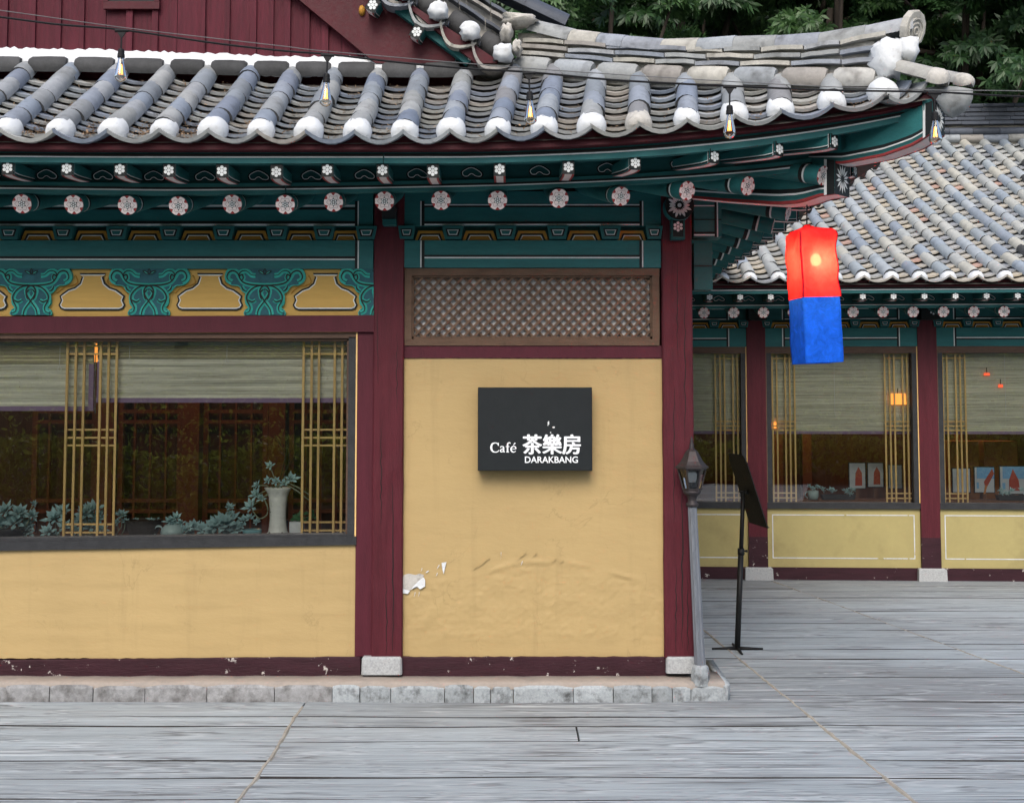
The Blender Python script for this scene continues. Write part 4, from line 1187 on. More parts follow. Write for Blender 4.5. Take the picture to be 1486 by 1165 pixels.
# ---- hip rafters
DG = Vector((1, -1, 0)).normalized()
PD = Vector((1, 1, 0)).normalized()
def hipk(px):
    lo, hi = -2.0, 2.2
    for _ in range(40):
        m_ = (lo + hi) / 2
        if proj((CX + m_, -m_, 3.3))[0] < px: lo = m_
        else: hi = m_
    return lo
def hip_pt(px, py):
    k = hipk(px); return at(px, py, -k)
def hipbeam(name, top, bot, hw, flower):
    """beam along the corner diagonal; top and bot are edge lines in the photograph"""
    q = MB()
    n = 22
    px0, px1 = top[0][0], top[-1][0]
    rows = []
    ft, fb = tab(*top), tab(*bot)
    ft = lambda x: float(np.interp(x, [p[0] for p in top], [p[1] for p in top])); fb = lambda x: float(np.interp(x, [p[0] for p in bot], [p[1] for p in bot]))
    for px in np.linspace(px0, px1, n):
        a = hip_pt(px, ft(px)); b_ = hip_pt(px, fb(px)); rows.append((a, b_))
    for (a0, b0), (a1, b1) in zip(rows, rows[1:]):
        for s in (-1, 1):
            o = PD * hw * s; o2 = PD * (hw + .0015) * s; o3 = PD * (hw + .003) * s
            q.poly([b0 + o, b1 + o, a1 + o, a0 + o], 'teal')
            for (f0, f1, m, oo) in ((.0, .06, 'red_paint', o3), (.09, .17, 'teal_dark', o2), (.17, .21, 'white_paint', o3), (.21, .30, 'black_paint', o3)):
                l0, l1 = b0.lerp(a0, f0), b1.lerp(a1, f0); h0, h1 = b0.lerp(a0, f1), b1.lerp(a1, f1)
                q.poly([l0 + oo, l1 + oo, h1 + oo, h0 + oo], m)
            q.poly([b0 + o, b1 + o, b1 + o * .72 - Vector((0, 0, .001)), b0 + o * .72 - Vector((0, 0, .001))], 'red_paint')
        q.poly([b0 + PD * hw * .72 - Vector((0, 0, .001)), b1 + PD * hw * .72 - Vector((0, 0, .001)), b1 - PD * hw * .72 - Vector((0, 0, .001)), b0 - PD * hw * .72 - Vector((0, 0, .001))], 'pink_paint')
        q.poly([a0 + PD * hw, a1 + PD * hw, a1 - PD * hw, a0 - PD * hw], 'teal')
    a, b_ = rows[-1]
    # end face: black with a white flower
    q.poly([b_ - PD * hw, b_ + PD * hw, a + PD * hw, a - PD * hw], 'black_paint')
    c = (a + b_) / 2; hh = (a - b_).length / 2
    up = (a - b_).normalized()
    for k in range(14):
        an = 2 * math.pi * (k + .5) / 14
        d = PD * math.cos(an) * hw * .95 + up * math.sin(an) * hh * .95
        nn = (PD * -math.sin(an) + up * math.cos(an)) * 0.009
        o = DG * 0.003
        q.poly([c + d * .2 + o, c + d * .55 + nn + o, c + d * .95 + o, c + d * .55 - nn + o], 'white_paint')
    # black + white edging round the side near the end
    for s in (-1, 1):
        o = PD * (hw + .004) * s
        for (f, g_, m) in ((1, 2, 'black_paint'), ):
            a0, b0 = rows[-2]; a1, b1 = rows[-1]
            q.poly([b0 + o, b1 + o, a1 + o, a0 + o], m)
            a0, b0 = rows[-3]; a1, b1 = rows[-2]
            q.poly([b0.lerp(b1, .65) + o, b1 + o, a1 + o, a0.lerp(a1, .65) + o], 'white_paint')
    return q.build(name, eave)
hipbeam('hip_rafter', [(985, 236), (1080, 232), (1150, 228), (1222, 236)], [(985, 287), (1060, 294), (1140, 299.5), (1170, 297), (1200, 287), (1222, 284)], 0.085, 1)
hipbeam('hip_flying_rafter', [(1150, 200), (1240, 188), (1310, 172), (1362, 150)], [(1150, 238), (1232, 240), (1290, 229), (1335, 213), (1362, 195)], 0.075, 1)

# ================================================================== ROOF OF THE MAIN BUILDING
ROWS = [-306, -228, -151, -73, 4, 81, 158, 233, 304, 375, 445, 516, 586, 653, 721, 789, 858, 927, 997, 1067, 1134, 1209, 1288, 1352]
HA, HBp = Vector((-0.02, 0.10, 0)), Vector((2.50, -1.36, 0))
HIPB = tab((700, 98), (784, 101), (835, 108), (903, 112), (961, 116), (1020, 117), (1092, 119), (1167, 120), (1235, 120), (1300, 122), (1400, 124))
def hip_xy(px):
    lo, hi = -0.3, 1.2
    for _ in range(40):
        m_ = (lo + hi) / 2; p = HA.lerp(HBp, m_); p = Vector((p.x, p.y, 4.0))
        if proj(p)[0] < px: lo = m_
        else: hi = m_
    return HA.lerp(HBp, lo)
def hip_base(px, py=None):
    p = hip_xy(px); return at(px, HIPB(px) if py is None else py, p.y)
TOPX = tab((-306, -160), (4, 107), (81, 175), (158, 247), (233, 303), (304, 366), (375, 426), (445, 487), (516, 551), (586, 610), (653, 673), (721, 741))
TOPH = tab((700, 722), (721, 741), (789, 803), (858, 865), (927, 930), (997, 995), (1067, 1060), (1134, 1131), (1209, 1206), (1288, 1276), (1352, 1325))
YGB = 0.06
def row_ends(px):
    bt = eav(px, PEAK(px), YLIP)
    if px <= 700:
        y = float(np.interp(px, [0, 300, 600, 700], [101, 107, 110, 108]))
        tp = at(px + np.interp(px, [-306, 4, 81, 158, 233, 304, 375, 445, 516, 586, 653, 721], [146, 103, 94, 88, 71, 62, 51, 42, 34, 24, 20, 19]), y, YGB)
    else:
        tp = hip_base(TOPH(px))
    return bt, tp
def row_pt(px, t):
    bt, tp = row_ends(px)
    p = bt.lerp(tp, t)
    L = (tp - bt).length
    p.z -= 0.035 * L * 4 * t * (1 - t) * 0.5            # hanging curve of the tile bed
    return p
def chan_mesh(w=0.285, dep=0.064, L=0.165, th=0.020, lift=0.047, n=8, lip=0.0):
    q = MB(); V0 = []
    A = np.linspace(-1, 1, n)
    zz = lambda a: dep * a * a
    def rw(y, off): return [(a * w / 2, y, zz(a) + off) for a in A]
    r0 = rw(0, lift); r1 = rw(L, 0.0); b0 = rw(0.0, lift - th - lip); b1 = rw(L * .8, -th)
    q.loft([b1, b0, r0, r1], 'M', closed=False)
    return q
def chan(mt, **k):
    q = chan_mesh(**k); q.m = [mt] * len(q.m); return q.mesh('channel_tile', False)
CH, CHL = chan('channel_tile'), chan('channel_tile', th=0.024)
CH2 = chan('channel_tile', dep=0.052, lift=0.052)
def cover(mt, r=0.069, L=0.29, n=9, th=0.016):
    q = MB()
    A = np.linspace(-0.06 * math.pi, 1.06 * math.pi, n)
    def rw(y, rad, dz=0): return [(-rad * math.cos(a), y, rad * math.sin(a) * 1.03 + dz) for a in A]
    q.loft([rw(0.0, r - th), rw(0.0, r)], 'joint_tile', closed=False)  # lower lip coloured dark to stand in for the shadow line at each overlap
    q.loft([rw(0.0, r), rw(L * .5, r * .96), rw(L, r * .88, -.004)], mt, closed=False)
    return q.mesh('cover_tile', False)
def smooth_all(me, ang=35):
    for p in me.polygons: p.use_smooth = True
    bm = bmesh.new(); bm.from_mesh(me)
    for e in bm.edges:
        if len(e.link_faces) == 2 and e.calc_face_angle(0) > R(ang): e.smooth = False
    bm.to_mesh(me); bm.free(); return me
for me_ in (CH, CHL, CH2): smooth_all(me_)
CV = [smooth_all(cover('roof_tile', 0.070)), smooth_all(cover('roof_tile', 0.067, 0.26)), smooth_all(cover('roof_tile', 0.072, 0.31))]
# underlay slab of the roof
q = MB()
grid = []
for i, px in enumerate(np.linspace(-306, 1352, 48)):
    grid.append([row_pt(px, t) + Vector((0, 0, -0.075)) for t in np.linspace(0.02, 1.0, 8)])
q.loft(grid, 'underlay', closed=False)
# the slope facing the side court and the upper slope behind the gable
sg = []
for y in np.linspace(-1.2, 6.0, 16):
    xe = CX + 1.22; ze = 3.47 + 0.055 * max(0, 0.2 - y) ** 2 * 2
    xs_ = (xe - 0.02, 1.9, 1.2, 0.5, -0.3)
    rw_ = []
    for x in xs_:
        zt = 3.47 + (xe - x) * 0.34 + 0.02 * (xe - x) ** 2
        # under the hip line near the corner
        t_ = (x - HA.x) / (HBp.x - HA.x); yh = HA.y + (HBp.y - HA.y) * t_
        rw_.append((x, max(y, yh + 0.06), zt - 0.04))
    sg.append(rw_)
q.loft(sg, 'underlay', closed=False)
roof = q.build('roof', HB)
rt = random.Random(11)
for i, px in enumerate(ROWS[:-1]):
    bt, tp = row_ends(px); L = (tp - bt).length
    xa = Vector((1, 0, 0))
    s = 0.085 + rt.uniform(-.02, .02)
    first = True
    while s < L - 0.03:
        me = CV[rt.randrange(3)]
        ex = rt.uniform(0.205, 0.25)
        p = row_pt(px, s / L); p2 = row_pt(px, min(1, (s + 0.28) / L))
        if s + 0.1 > L: break
        d = (p2 - p).normalized()
        M = frame(p + Vector((rt.uniform(-.004, .004), 0, -0.008 + rt.uniform(-.003, .004))), xa, d)
        M = M @ Matrix.Rotation(R(rt.uniform(-2, 2)), 4, 'Z') @ Matrix.Rotation(R(2.2), 4, 'X')
        lim = L - s
        ln = max(v.co.y for v in me.vertices)
        if lim < ln: M = M @ Matrix.Diagonal((1, max(0.35, lim / ln), 1, 1))
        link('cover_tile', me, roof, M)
        s += ex
    # white plaster ball closing the row
    q = MB(); rg = []
    sx = rt.uniform(0.92, 1.08); e = rt.uniform(-.006, .006)
    r0 = 0.080
    d = (row_pt(px, 0.12) - bt).normalized()
    rim = [(0.0, 0.10, 0.90), (0.10, 0.11, 1.0), (0.05, 0.06, 1.06), (0.02, 0.02, 1.05), (-0.015, -0.01, .95), (-0.035, 0, .72), (-0.046, 0, .40), (-0.05, 0, 0.06)]
    for (yy_, _, k) in rim[1:]:
        ring = []
        for a in np.linspace(-0.10 * math.pi, 1.10 * math.pi, 13):
            rad = r0 * k * (1 + rt.uniform(-.035, .035)) * sx
            ring.append((-rad * math.cos(a), yy_ + rt.uniform(-.003, .003) + 0.02, rad * math.sin(a) - 0.012 + (1 - k) * 0.028))
        rg.append(ring)
    q.loft(rg, 'mortar' if px in (927,) else 'plaster_white', closed=False)
    o = q.build('plaster_cap', roof, True)
    o.matrix_basis = frame(bt + Vector((0, 0.015, 0.0)), xa, d)
# channel tiles between the rows
for a, c in zip(ROWS, ROWS[1:]):
    (b0, t0), (b1, t1) = row_ends(a), row_ends(c)
    L0, L1 = (t0 - b0).length, (t1 - b1).length
    L = min(max(L0, L1), (L0 + L1) / 2 + 0.10)
    s = 0.0; k = 0
    while s < L - 0.06:
        p0 = row_pt(a, min(1, s / L0)); p1 = row_pt(c, min(1, s / L1))
        q0 = row_pt(a, min(1.1, (s + .1) / L0)); q1 = row_pt(c, min(1.1, (s + .1) / L1))
        m_ = (p0 + p1) / 2; d = ((q0 + q1) / 2 - m_)
        if d.length < 1e-4: break
        wv = (p1 - p0)
        me = CHL if k == 0 else (CH if rt.random() < .6 else CH2)
        M = frame(m_ + Vector((rt.uniform(-.003, .003), 0, -0.096 + (0.0 if k else 0.004) + rt.uniform(-.003, .003))), wv, d)
        M = M @ Matrix.Rotation(R(rt.uniform(-1.2, 1.2)), 4, 'Z') @ Matrix.Diagonal((wv.length / 0.285 * 1.02, 1, 1, 1))
        link('channel_tile', me, roof, M)
        s += rt.uniform(0.108, 0.136); k += 1
# closing tiles (short covers laid across the channel heads)
def joint_mesh(L, r=0.062, mt='joint_tile'):
    q = MB(); A = np.linspace(-0.25 * math.pi, 1.1 * math.pi, 11)
    q.loft([[(x, -r * k * math.cos(a), r * k * math.sin(a)) for a in A] for x, k in ((-L / 2, .25), (-L / 2, .80), (-L / 2 + .018, .96), (0, 1.0), (L / 2 - .018, .96), (L / 2, .80), (L / 2, .25))], mt, closed=False)
    return smooth_all(q.mesh('joint_tile'), 50)
JT = joint_mesh(0.235); JTP = joint_mesh(0.245, 0.064, 'ridge_tile')
for a, c in zip(ROWS, ROWS[1:]):
    (b0, t0), (b1, t1) = row_ends(a), row_ends(c)
    if c == ROWS[-1]: continue
    m_ = (t0 + t1) / 2; wv = t1 - t0
    if wv.length > 0.42: wv = wv.normalized() * 0.3
    hip = a > 700
    up = Vector((0, 0, 1)); yv = up.cross(wv).normalized() * 1.0
    M = frame(m_ + Vector((0, -0.03, 0.012 if hip else 0.012)), wv, yv)
    link('joint_tile', JTP if hip else JT, roof, M @ Matrix.Diagonal((max(.4, (wv.length - .02) / 0.27), 1.0, 1.12, 1)))
# mortar bed under the hip courses
def hip_course(px, h, out=0.0):
    """point h above the hip base line, moved out towards the front"""
    p = hip_base(px)
    return Vector((p.x, p.y + 0.06 - out, p.z + h))
q = MB()
pxs = np.linspace(752, 1272, 30)
q.loft([[hip_course(x, -0.06, .10), hip_course(x, 0.075, .055), hip_course(x, 0.26, .035), hip_course(x, 0.26, -.16), hip_course(x, -0.06, -.2)] for x in pxs], 'mortar')
q.build('mortar_bed', roof)
def course_tile(pa, pb, w, th, tilt, mt, parent, name='ridge_tile', seed=0):
    """one flat tile of a ridge course: slightly arched slab from pa to pb (front upper edge)"""
    r = random.Random(seed); q = MB()
    d = (pb - pa).normalized(); back = Vector((0, 0, 1)).cross(d).normalized()
    if back.y < 0: back = -back
    rows = []
    for t in (0, .25, .5, .75, 1):
        p = pa.lerp(pb, t) + Vector((0, 0, 0.006 * math.sin(math.pi * t))) + Vector((0, r.uniform(-.003, .003), r.uniform(-.002, .002)))
        f = p
        rows.append([f + Vector((0, 0, -th)), f, f + back * w * .5 + Vector((0, 0, tilt)), f + back * w, f + back * w + Vector((0, 0, -th))])
    q.loft(rows, mt)
    return q.build(name, parent, False)
HCOUR = [(0.110, 0.120), (0.158, 0.105), (0.205, 0.092)]
rc = random.Random(21)
for j, (h, out) in enumerate(HCOUR):
    px = 768 - j * 3 + rc.uniform(-20, 0); end = (1268, 1272, 1285)[j]
    k = 0
    while px < end - 12:
        nx = min(end, px + rc.uniform(52, 74))
        if end - nx < 22: nx = end
        lift = (0.03 * max(0, (px - 1090) / 190) ** 2, 0.03 * max(0, (nx - 1090) / 190) ** 2)
        pa, pb = hip_course(px + 1, h + lift[0] * (j + 1) + rc.uniform(-.004, .004), out + rc.uniform(-.008, .008)), hip_course(nx - 1, h + lift[1] * (j + 1) + rc.uniform(-.004, .006), out + rc.uniform(-.008, .008))
        course_tile(pa, pb, 0.25, 0.026, 0.02, 'ridge_tile', roof, seed=j * 100 + k)
        px = nx; k += 1
# top cover course of the hip, sweeping up to the ornamental end tile
def cap_tile(pa, pb, r, mt, parent, name='ridge_tile', n=9, taper=0.94, th=0.014):
    q = MB(); d = (pb - pa); dn = d.normalized()
    side = dn.cross(Vector((0, 0, 1))).normalized(); up = side.cross(dn).normalized()
    A = np.linspace(-0.08 * math.pi, 1.08 * math.pi, n)
    rows = []
    for t, k in ((0, taper), (.5, 1.0 - (1 - taper) * .4), (1, 1.0)):
        rows.append([pa + d * t + side * (-r * k * math.cos(a)) + up * (r * k * math.sin(a)) for a in A])
    rows.append([pb + side * (-(r - th) * math.cos(a)) + up * ((r - th) * math.sin(a)) for a in A])
    q.loft(rows, mt, closed=False)
    return smooth_all(q.build(name, parent).data, 40)
TOPC = [(772, 34), (828, 48), (868, 54), (905, 58), (960, 63.5), (1012, 63), (1065, 60), (1125, 59.5), (1188, 56), (1255, 46), (1325, 33)]
tops = []
for (x, y) in TOPC:
    p = hip_xy(x); c = at(x, y + 10, p.y + 0.05); tops.append(c)
for a, c in zip(tops, tops[1:]):
    cap_tile(a, c + (c - a).normalized() * 0.015, 0.078, 'ridge_tile', roof)
# ornamental end tile: a disc with raised scroll work, leaning out
q = MB()
e = tops[-1]; dv = (tops[-1] - tops[-2]).normalized()
hz = Vector((dv.x, dv.y, 0)).normalized(); sd_ = hz.cross(Vector((0, 0, 1)))
axis = (hz * 0.80 + Vector((0, -0.42, -0.30))).normalized(); sd_ = axis.cross(Vector((0, 0, 1))).normalized(); upv = sd_.cross(axis).normalized()
pts = [(x_ * .88, z_ * .8 + .02) for x_, z_ in [(-.10, -.10), (-.04, -.135), (.04, -.135), (.10, -.10), (.118, -.03), (.105, .045), (.065, .095), (0, .115), (-.065, .095), (-.105, .045), (-.118, -.03)]]
P3 = lambda o, k=1: [e + axis * o + sd_ * x * k + upv * (z * k + .0) for x, z in pts]
q.loft([P3(-0.02), P3(0.012), P3(0.020, .93)], 'ridge_tile')
for ring in ((.070, .012), (.045, .010), (.020, .012)):
    cpt = [(ring[0] * math.cos(a), ring[0] * math.sin(a) - .01) for a in np.linspace(0, 2 * math.pi, 22)]
    q.tube([e + axis * 0.021 + sd_ * x + upv * z for x, z in cpt], ring[1] * .6, 'ridge_tile', 5)
q.build('end_tile', roof)
# white plaster under the end of the hip
def lump(name, parent, cpx, cpy, Y, sx, sy, sz, mt, seed, amp=.16):
    q = MB(); c = at(cpx, cpy, Y); rows = []; n = 14
    for j in range(1, 9):
        th_ = math.pi * j / 9
        ring = []
        for i in range(n):
            ph = 2 * math.pi * i / n
            d = Vector((math.sin(th_) * math.cos(ph), math.sin(th_) * math.sin(ph), math.cos(th_)))
            k = 1 + amp * mn.noise(d * 2.2 + Vector((seed, 0, 0))) * 1.6
            # boxier than a ball
            m_ = max(abs(d.x), abs(d.y), abs(d.z)); k *= (1 + (1 / m_ - 1) * .55)
            ring.append((c.x + d.x * sx * k, c.y + d.y * sy * k, c.z + d.z * sz * k))
        rows.append(ring)
    q.loft(rows, mt)
    return q.build(name, parent, True)
lump('plaster_lump', roof, 1285, 88, -1.18, 0.088, 0.10, 0.115, 'plaster_white', 3, .3)
lump('plaster_lump', roof, 1314, 74, -1.20, 0.065, 0.09, 0.075, 'plaster_white', 5, .2)
lump('mortar_lump', roof, 755, 31, -0.02, 0.115, 0.08, 0.040, 'mortar', 8, .35)
lump('mortar_lump', roof, 735, 48, -0.08, 0.040, 0.06, 0.055, 'mortar', 9, .5)
lump('mortar_lump', roof, 750, 70, -0.1, 0.032, 0.06, 0.045, 'mortar', 12, .5)
lump('mortar_lump', roof, 690, 84, -0.06, 0.05, 0.04, 0.025, 'mortar', 15, .3)
# corner tiles past the end tile: two covers with white ends and the hanging corner tile
def stub(p0, p1, r, parent):
    cap_tile(p0, p1, r, 'ridge_tile', parent)
    q = MB(); d = (p1 - p0).normalized(); side = d.cross(Vector((0, 0, 1))).normalized(); up = side.cross(d)
    rg = []
    for o, k in ((-.05, 1.05), (.0, 1.08), (.03, .9), (.045, .5), (.05, .08)):
        rg.append([p1 + d * o + side * (-r * k * math.cos(a)) + up * (r * k * math.sin(a)) for a in np.linspace(-.15 * math.pi, 1.15 * math.pi, 11)])
    q.loft(rg, 'mortar', closed=False); q.build('plaster_cap', parent, True)
a = at(1302, 101, -1.22); stub(a, at(1364, 117, -1.40), 0.062, roof)
stub(at(1366, 112, -1.0), at(1401, 120, -1.2), 0.048, roof)
q = MB()
# hanging corner tile: curved apron bent over the tip
rows = []
for t in np.linspace(0, 1, 7):
    y_ = -1.34 + 0.12 * math.sin(t * 3.14)
    a = at(1340 + 72 * t, 128 - 4 * math.sin(t * 3.14) + t * 2, -1.36); c = at(1372 + 34 * t, 172 - 20 * abs(t - .35), -1.30)
    rows.append([a + Vector((0, .1, .02)), a, a.lerp(c, .5) + Vector((0, -.03, 0)), c, c + Vector((0, .02, .002)), a.lerp(c, .5) + Vector((0, -.008, 0)), a + Vector((0, .1, 0))])
q.loft(rows, 'ridge_tile'); q.build('corner_tile', roof, True)

# ---- gable wall above the skirt roof
YGW = 0.12
q = MB(); q.pbox(-420, 690, -160, 150, YGW, YGW + 0.05, 'maroon'); gable = q.build('gable_wall', HB)
rr = random.Random(4)
xb = -420.0; i = 0
BAT = [10, 49, 87, 121, 155, 190, 227, 258, 296, 331, 369, 395, 418, 447, 473, 497, 520]
edges_ = list(np.arange(-420, 5, 37)) + BAT
for a, c in zip(edges_, edges_[1:] + [560]):
    q = MB()
    x0, x1 = at(a + .4, 40, YGW).x, at(c - .4, 40, YGW).x; yj = rr.uniform(0, .008)
    q.box(x0, x1, YGW - 0.012 - yj, YGW + .01, at(300, 92, YGW).z, at(300, -160, YGW).z, 'gable_board'); q.build('board', gable)
    if rr.random() < .8:
        w_ = rr.uniform(3.2, 5.5)
        q = MB(); q.box(at(a - w_, 40, YGW).x, at(a + w_, 40, YGW).x, YGW - 0.038, YGW - 0.012, at(300, 92, YGW).z, at(300, -160, YGW).z, 'gable_board'); q.build('batten', gable)
# small window high in the gable
q = MB()
for a in ((150, 231, 2, 13), (150, 157, -60, 2.5), (224, 231, -60, 2.5)): q.pbox(*a, YGW - 0.06, YGW - .03, 'maroon')
q.pbox(157, 224, -60, 2.5, YGW - 0.042, YGW - 0.04, 'black_paint'); q.build('gable_window', gable)
# white plaster line where the skirt roof meets the gable
q = MB(); r1_ = random.Random(8); rows = []
for px in np.linspace(-420, 662, 190):
    yt = np.interp(px, [-420, 0, 170, 300, 420, 560, 662], [69, 69.5, 73, 78, 82, 83, 81]) + r1_.uniform(-2.4, 1.6); yb = yt + np.interp(px, [0, 500, 662], [19, 17, 15])
    a = at(px, yt, YGW - 0.06); c = at(px, yb + 12, YGW - 0.1)
    rows.append([a + Vector((0, .08, 0)), a, a.lerp(c, .5) + Vector((0, -.012 + r1_.uniform(-.005, .005), 0)), c])
q.loft(rows, 'plaster_white', closed=False); q.build('plaster_line', gable, True)
# barge boards: wide maroon plank, teal strip with rafter ends, maroon strip under the verge tiles
def diag(q, pts, Y0, Y1, mt):
    P = [at(x, y, Y0) for x, y in pts]
    q.prism([(p.x, p.z) for p in P], Y0, Y1, mt)
q = MB(); diag(q, [(545, 92), (398, -30), (360, -60), (470, -60), (660, 85), (660, 92)], 0.02, 0.08, 'maroon'); barge = q.build('barge_board', HB)
q = MB(); diag(q, [(676, 93), (470, -62), (502, -62), (690, 85)], -0.05, 0.03, 'teal'); q.build('verge_strip', barge)
q = MB(); diag(q, [(690, 92), (505, -62), (522, -48), (590, 2), (636, 32), (682, 61), (722, 88), (722, 92)], -0.10, -0.02, 'maroon'); q.build('verge_board', barge)
for (x, y) in ((541, 7), (605, 46)):
    p = at(x, y, -0.14); link('flying_rafter', FLY, barge, Matrix.Translation(p) @ Matrix.Rotation(R(30), 4, 'Y') @ Matrix.Diagonal((1.05, .5, 1.1, 1)))
q = MB(); c = at(525, 15, 0.0); q.loft([[(c.x + .022 * k * math.cos(a), c.y + .03 - o, c.z + .036 * k * math.sin(a)) for a in np.linspace(0, 6.28, 10)[:-1]] for o, k in ((0, 1.1), (.03, 1), (.045, .5))], 'ochre'); q.build('peg', barge, True)
# verge tiles: short channel + cover ends stepping down the gable edge
cap = [(543, -48), (590, -16), (636, 14), (682, 43.5), (730, 75.5)]
YV = -0.15
q = MB(); A = np.linspace(-1, 1, 11)
q.loft([[(a_ * .5, y_, z_ + .105 * abs(a_) ** 1.8) for a_ in A] for y_, z_ in ((.3, -.024), (0, -.024), (0, 0), (.3, 0))], 'ridge_tile', closed=False)
VT = smooth_all(q.mesh('channel_tile'), 40)
for i, (x, y) in enumerate(cap):
    p = at(x, y + 4, YV)
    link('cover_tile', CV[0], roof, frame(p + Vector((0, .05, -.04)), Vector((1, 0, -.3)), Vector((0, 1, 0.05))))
    lump('plaster_cap', roof, x, y + 2, YV, .064, .075, .058, 'plaster_white', 40 + i, .26)
    if i < len(cap) - 1:
        p2 = at(cap[i + 1][0], cap[i + 1][1] + 4, YV); wv = p2 - p
        for k in range(3):
            m_ = (p + p2) / 2 + Vector((-.022 + .022 * k, 0.01 + .06 * k, -0.138 + .036 * k))
            link('channel_tile', VT, roof, frame(m_, wv, Vector((0, 1, 0.03))) @ Matrix.Diagonal((wv.length * 1.12, 1, .95, 1)))
        m_ = (p + p2) / 2 + Vector((0.035, .16, 0.03))
        link('joint_tile', JT, roof, frame(m_, wv, Vector((0, 0, 1)).cross(wv)) @ Matrix.Rotation(R(20), 4, 'X') @ Matrix.Diagonal((.72, 1.3, 1.35, 1)))
# descending ridge behind the verge
vd = (at(730, 75.5, -.1) - at(636, 14, -.1)).normalized()
def dr(px, py, Y): return at(px, py, Y)
lines = [((628, -24), (742, 52), -0.06, 'slate_tile'), ((640, -32), (748, 36), -0.04, 'ridge_tile'), ((652, -38), (742, 22), -0.02, 'slate_tile')]
for j, (a, c, Y, mt) in enumerate(lines):
    A_, B2 = at(*a, Y), at(*c, Y); n = 3
    for k in range(n):
        course_tile(A_.lerp(B2, k / n) + vd * .004, A_.lerp(B2, (k + 1) / n) - vd * .004, 0.26, 0.024, 0.01, mt, roof, seed=500 + j * 9 + k)
A_, B2 = at(640, -48, 0.06), at(818, 37, 0.12)
for k in range(3): cap_tile(A_.lerp(B2, k / 3), A_.lerp(B2, (k + 1) / 3) + vd * .01, 0.085, 'slate_tile', roof)
q = MB(); A_, B2 = at(600, -20, 0.08), at(742, 60, 0.08)
q.loft([[p + Vector((0, -.04, -.1)), p + Vector((0, -.04, .14)), p + Vector((0, .3, .14)), p + Vector((0, .3, -.1))] for p in (A_, B2)], 'mortar'); q.build('mortar_bed', roof)
# tile field of the side slope (only seen from beside): one mass
q = MB()
xe = CX + 1.22
for y in np.arange(-0.6, 5.2, 0.285):
    prev = None
    for x in np.arange(xe, 0.2, -0.22):
        t_ = (x - HA.x) / (HBp.x - HA.x)
        if y < HA.y + (HBp.y - HA.y) * t_ + 0.15: break
        z = 3.47 + (xe - x) * 0.34 + 0.02 * (xe - x) ** 2
        q.loft([[(x - o, y - .068 * math.cos(a) * k, z + .068 * k * math.sin(a) + .34 * o) for a in np.linspace(0, math.pi, 6)] for o, k in ((0, 1.03), (.22, .96))], 'roof_tile', closed=False)
        for e_ in (0, .11):
            q.loft([[(x - e_ - o, y + .1425 + .13 * a, z - .05 + .055 * a * a + .34 * (e_ + o) + l) for a in np.linspace(-1, 1, 5)] for o, l in ((0, .0), (0, .025), (.13, .005))], 'channel_tile', closed=False)
tag(q.build('side_slope_tiles', roof), kind='stuff')
# dry leaves and wood chips caught in the channels
q = MB(); rl = random.Random(31)
for a, c in zip(ROWS, ROWS[1:]):
    dens = 190 if -160 < a < 300 else (70 if a < 560 else 22)
    for _ in range(dens):
        low = rl.random() < (.7 if a < 300 else .45)
        s = rl.uniform(.01, .30) if low else rl.uniform(.05, .95)
        u_ = rl.gauss(.5, .14)
        p = row_pt(a, s).lerp(row_pt(c, s), u_)
        dz = 0.058 * (2 * u_ - 1) ** 2 - 0.046 + rl.uniform(0, .012 if low else .004)
        sz = rl.uniform(.006, .017)
        d = Vector((rl.uniform(-1, 1), rl.uniform(-1, 1), rl.uniform(-.3, .5))).normalized(); n_ = d.cross(Vector((rl.uniform(-.5, .5), rl.uniform(-.5, .5), 1))).normalized()
        p = p + Vector((0, 0, dz))
        q.poly([p - d * sz, p + n_ * sz * .35, p + d * sz, p - n_ * sz * .35], 'dry_leaf')
lit = q.build('leaf_litter')
tag(lit, 'dry tan leaves and wood chips caught in the roof tile channels', 'leaf litter', None, 'stuff')

# ================================================================== THE WING ACROSS THE COURT
WM = Matrix.Translation((3.7, 5.3, 0)) @ Matrix.Rotation(R(-3), 4, 'Z')
WI = WM.inverted()
def wat(px, py, off):
    o = WI @ CAM; d = WI.to_3x3() @ ray(px, py)
    return o + d * ((off - o.y) / d.y)
def zz(py, off=0.0): return wat(1235, py, off).z
HW = bpy.data.objects.new('hanok_wing', None); COL.objects.link(HW); HW.matrix_basis = WM
tag(HW, 'hanok wing across the court with pale grey tiles, bamboo blinds and white-lined yellow panels', 'building')
c1, c2 = wat(1098, 650, 0).x, wat(1347, 650, 0).x
SPN = c2 - c1
CWX = [c1 - SPN, c1, c2, c2 + SPN, c2 + 2 * SPN]
XL, XR = CWX[0] - 0.1, CWX[-1] + 0.1
ZBB, ZPT, ZWB, ZWT = zz(823), zz(741), zz(738), zz(503)
for x in CWX:
    q = MB()
    q.box(x - .105, x + .105, -0.04, 0.18, zz(779), zz(436), 'maroon_wood')
    q.box(x - .106, x + .106, -0.041, 0.18, ZBB, zz(779), 'maroon_sill')
    q.build('column', HW)
    q = MB(); q.loft([[(x - .155, -.09, 0), (x + .155, -.09, 0), (x + .155, .2, 0), (x - .155, .2, 0)], [(x - .15, -.085, ZBB - .012), (x + .15, -.085, ZBB - .012), (x + .15, .2, ZBB - .012), (x - .15, .2, ZBB - .012)], [(x - .135, -.07, ZBB), (x + .135, -.07, ZBB), (x + .135, .2, ZBB), (x - .135, .2, ZBB)]], 'granite_base')
    q.build('base_stone', HW)
    # beam head on the column
    q = MB(); z = zz(453, -.1); q.box(x - .1, x + .1, -.2, -.04, z - .09, z + .08, 'black_paint'); dots7(q, x + .03, z, -.203, .03, .011); q.build('beam_head', HW)
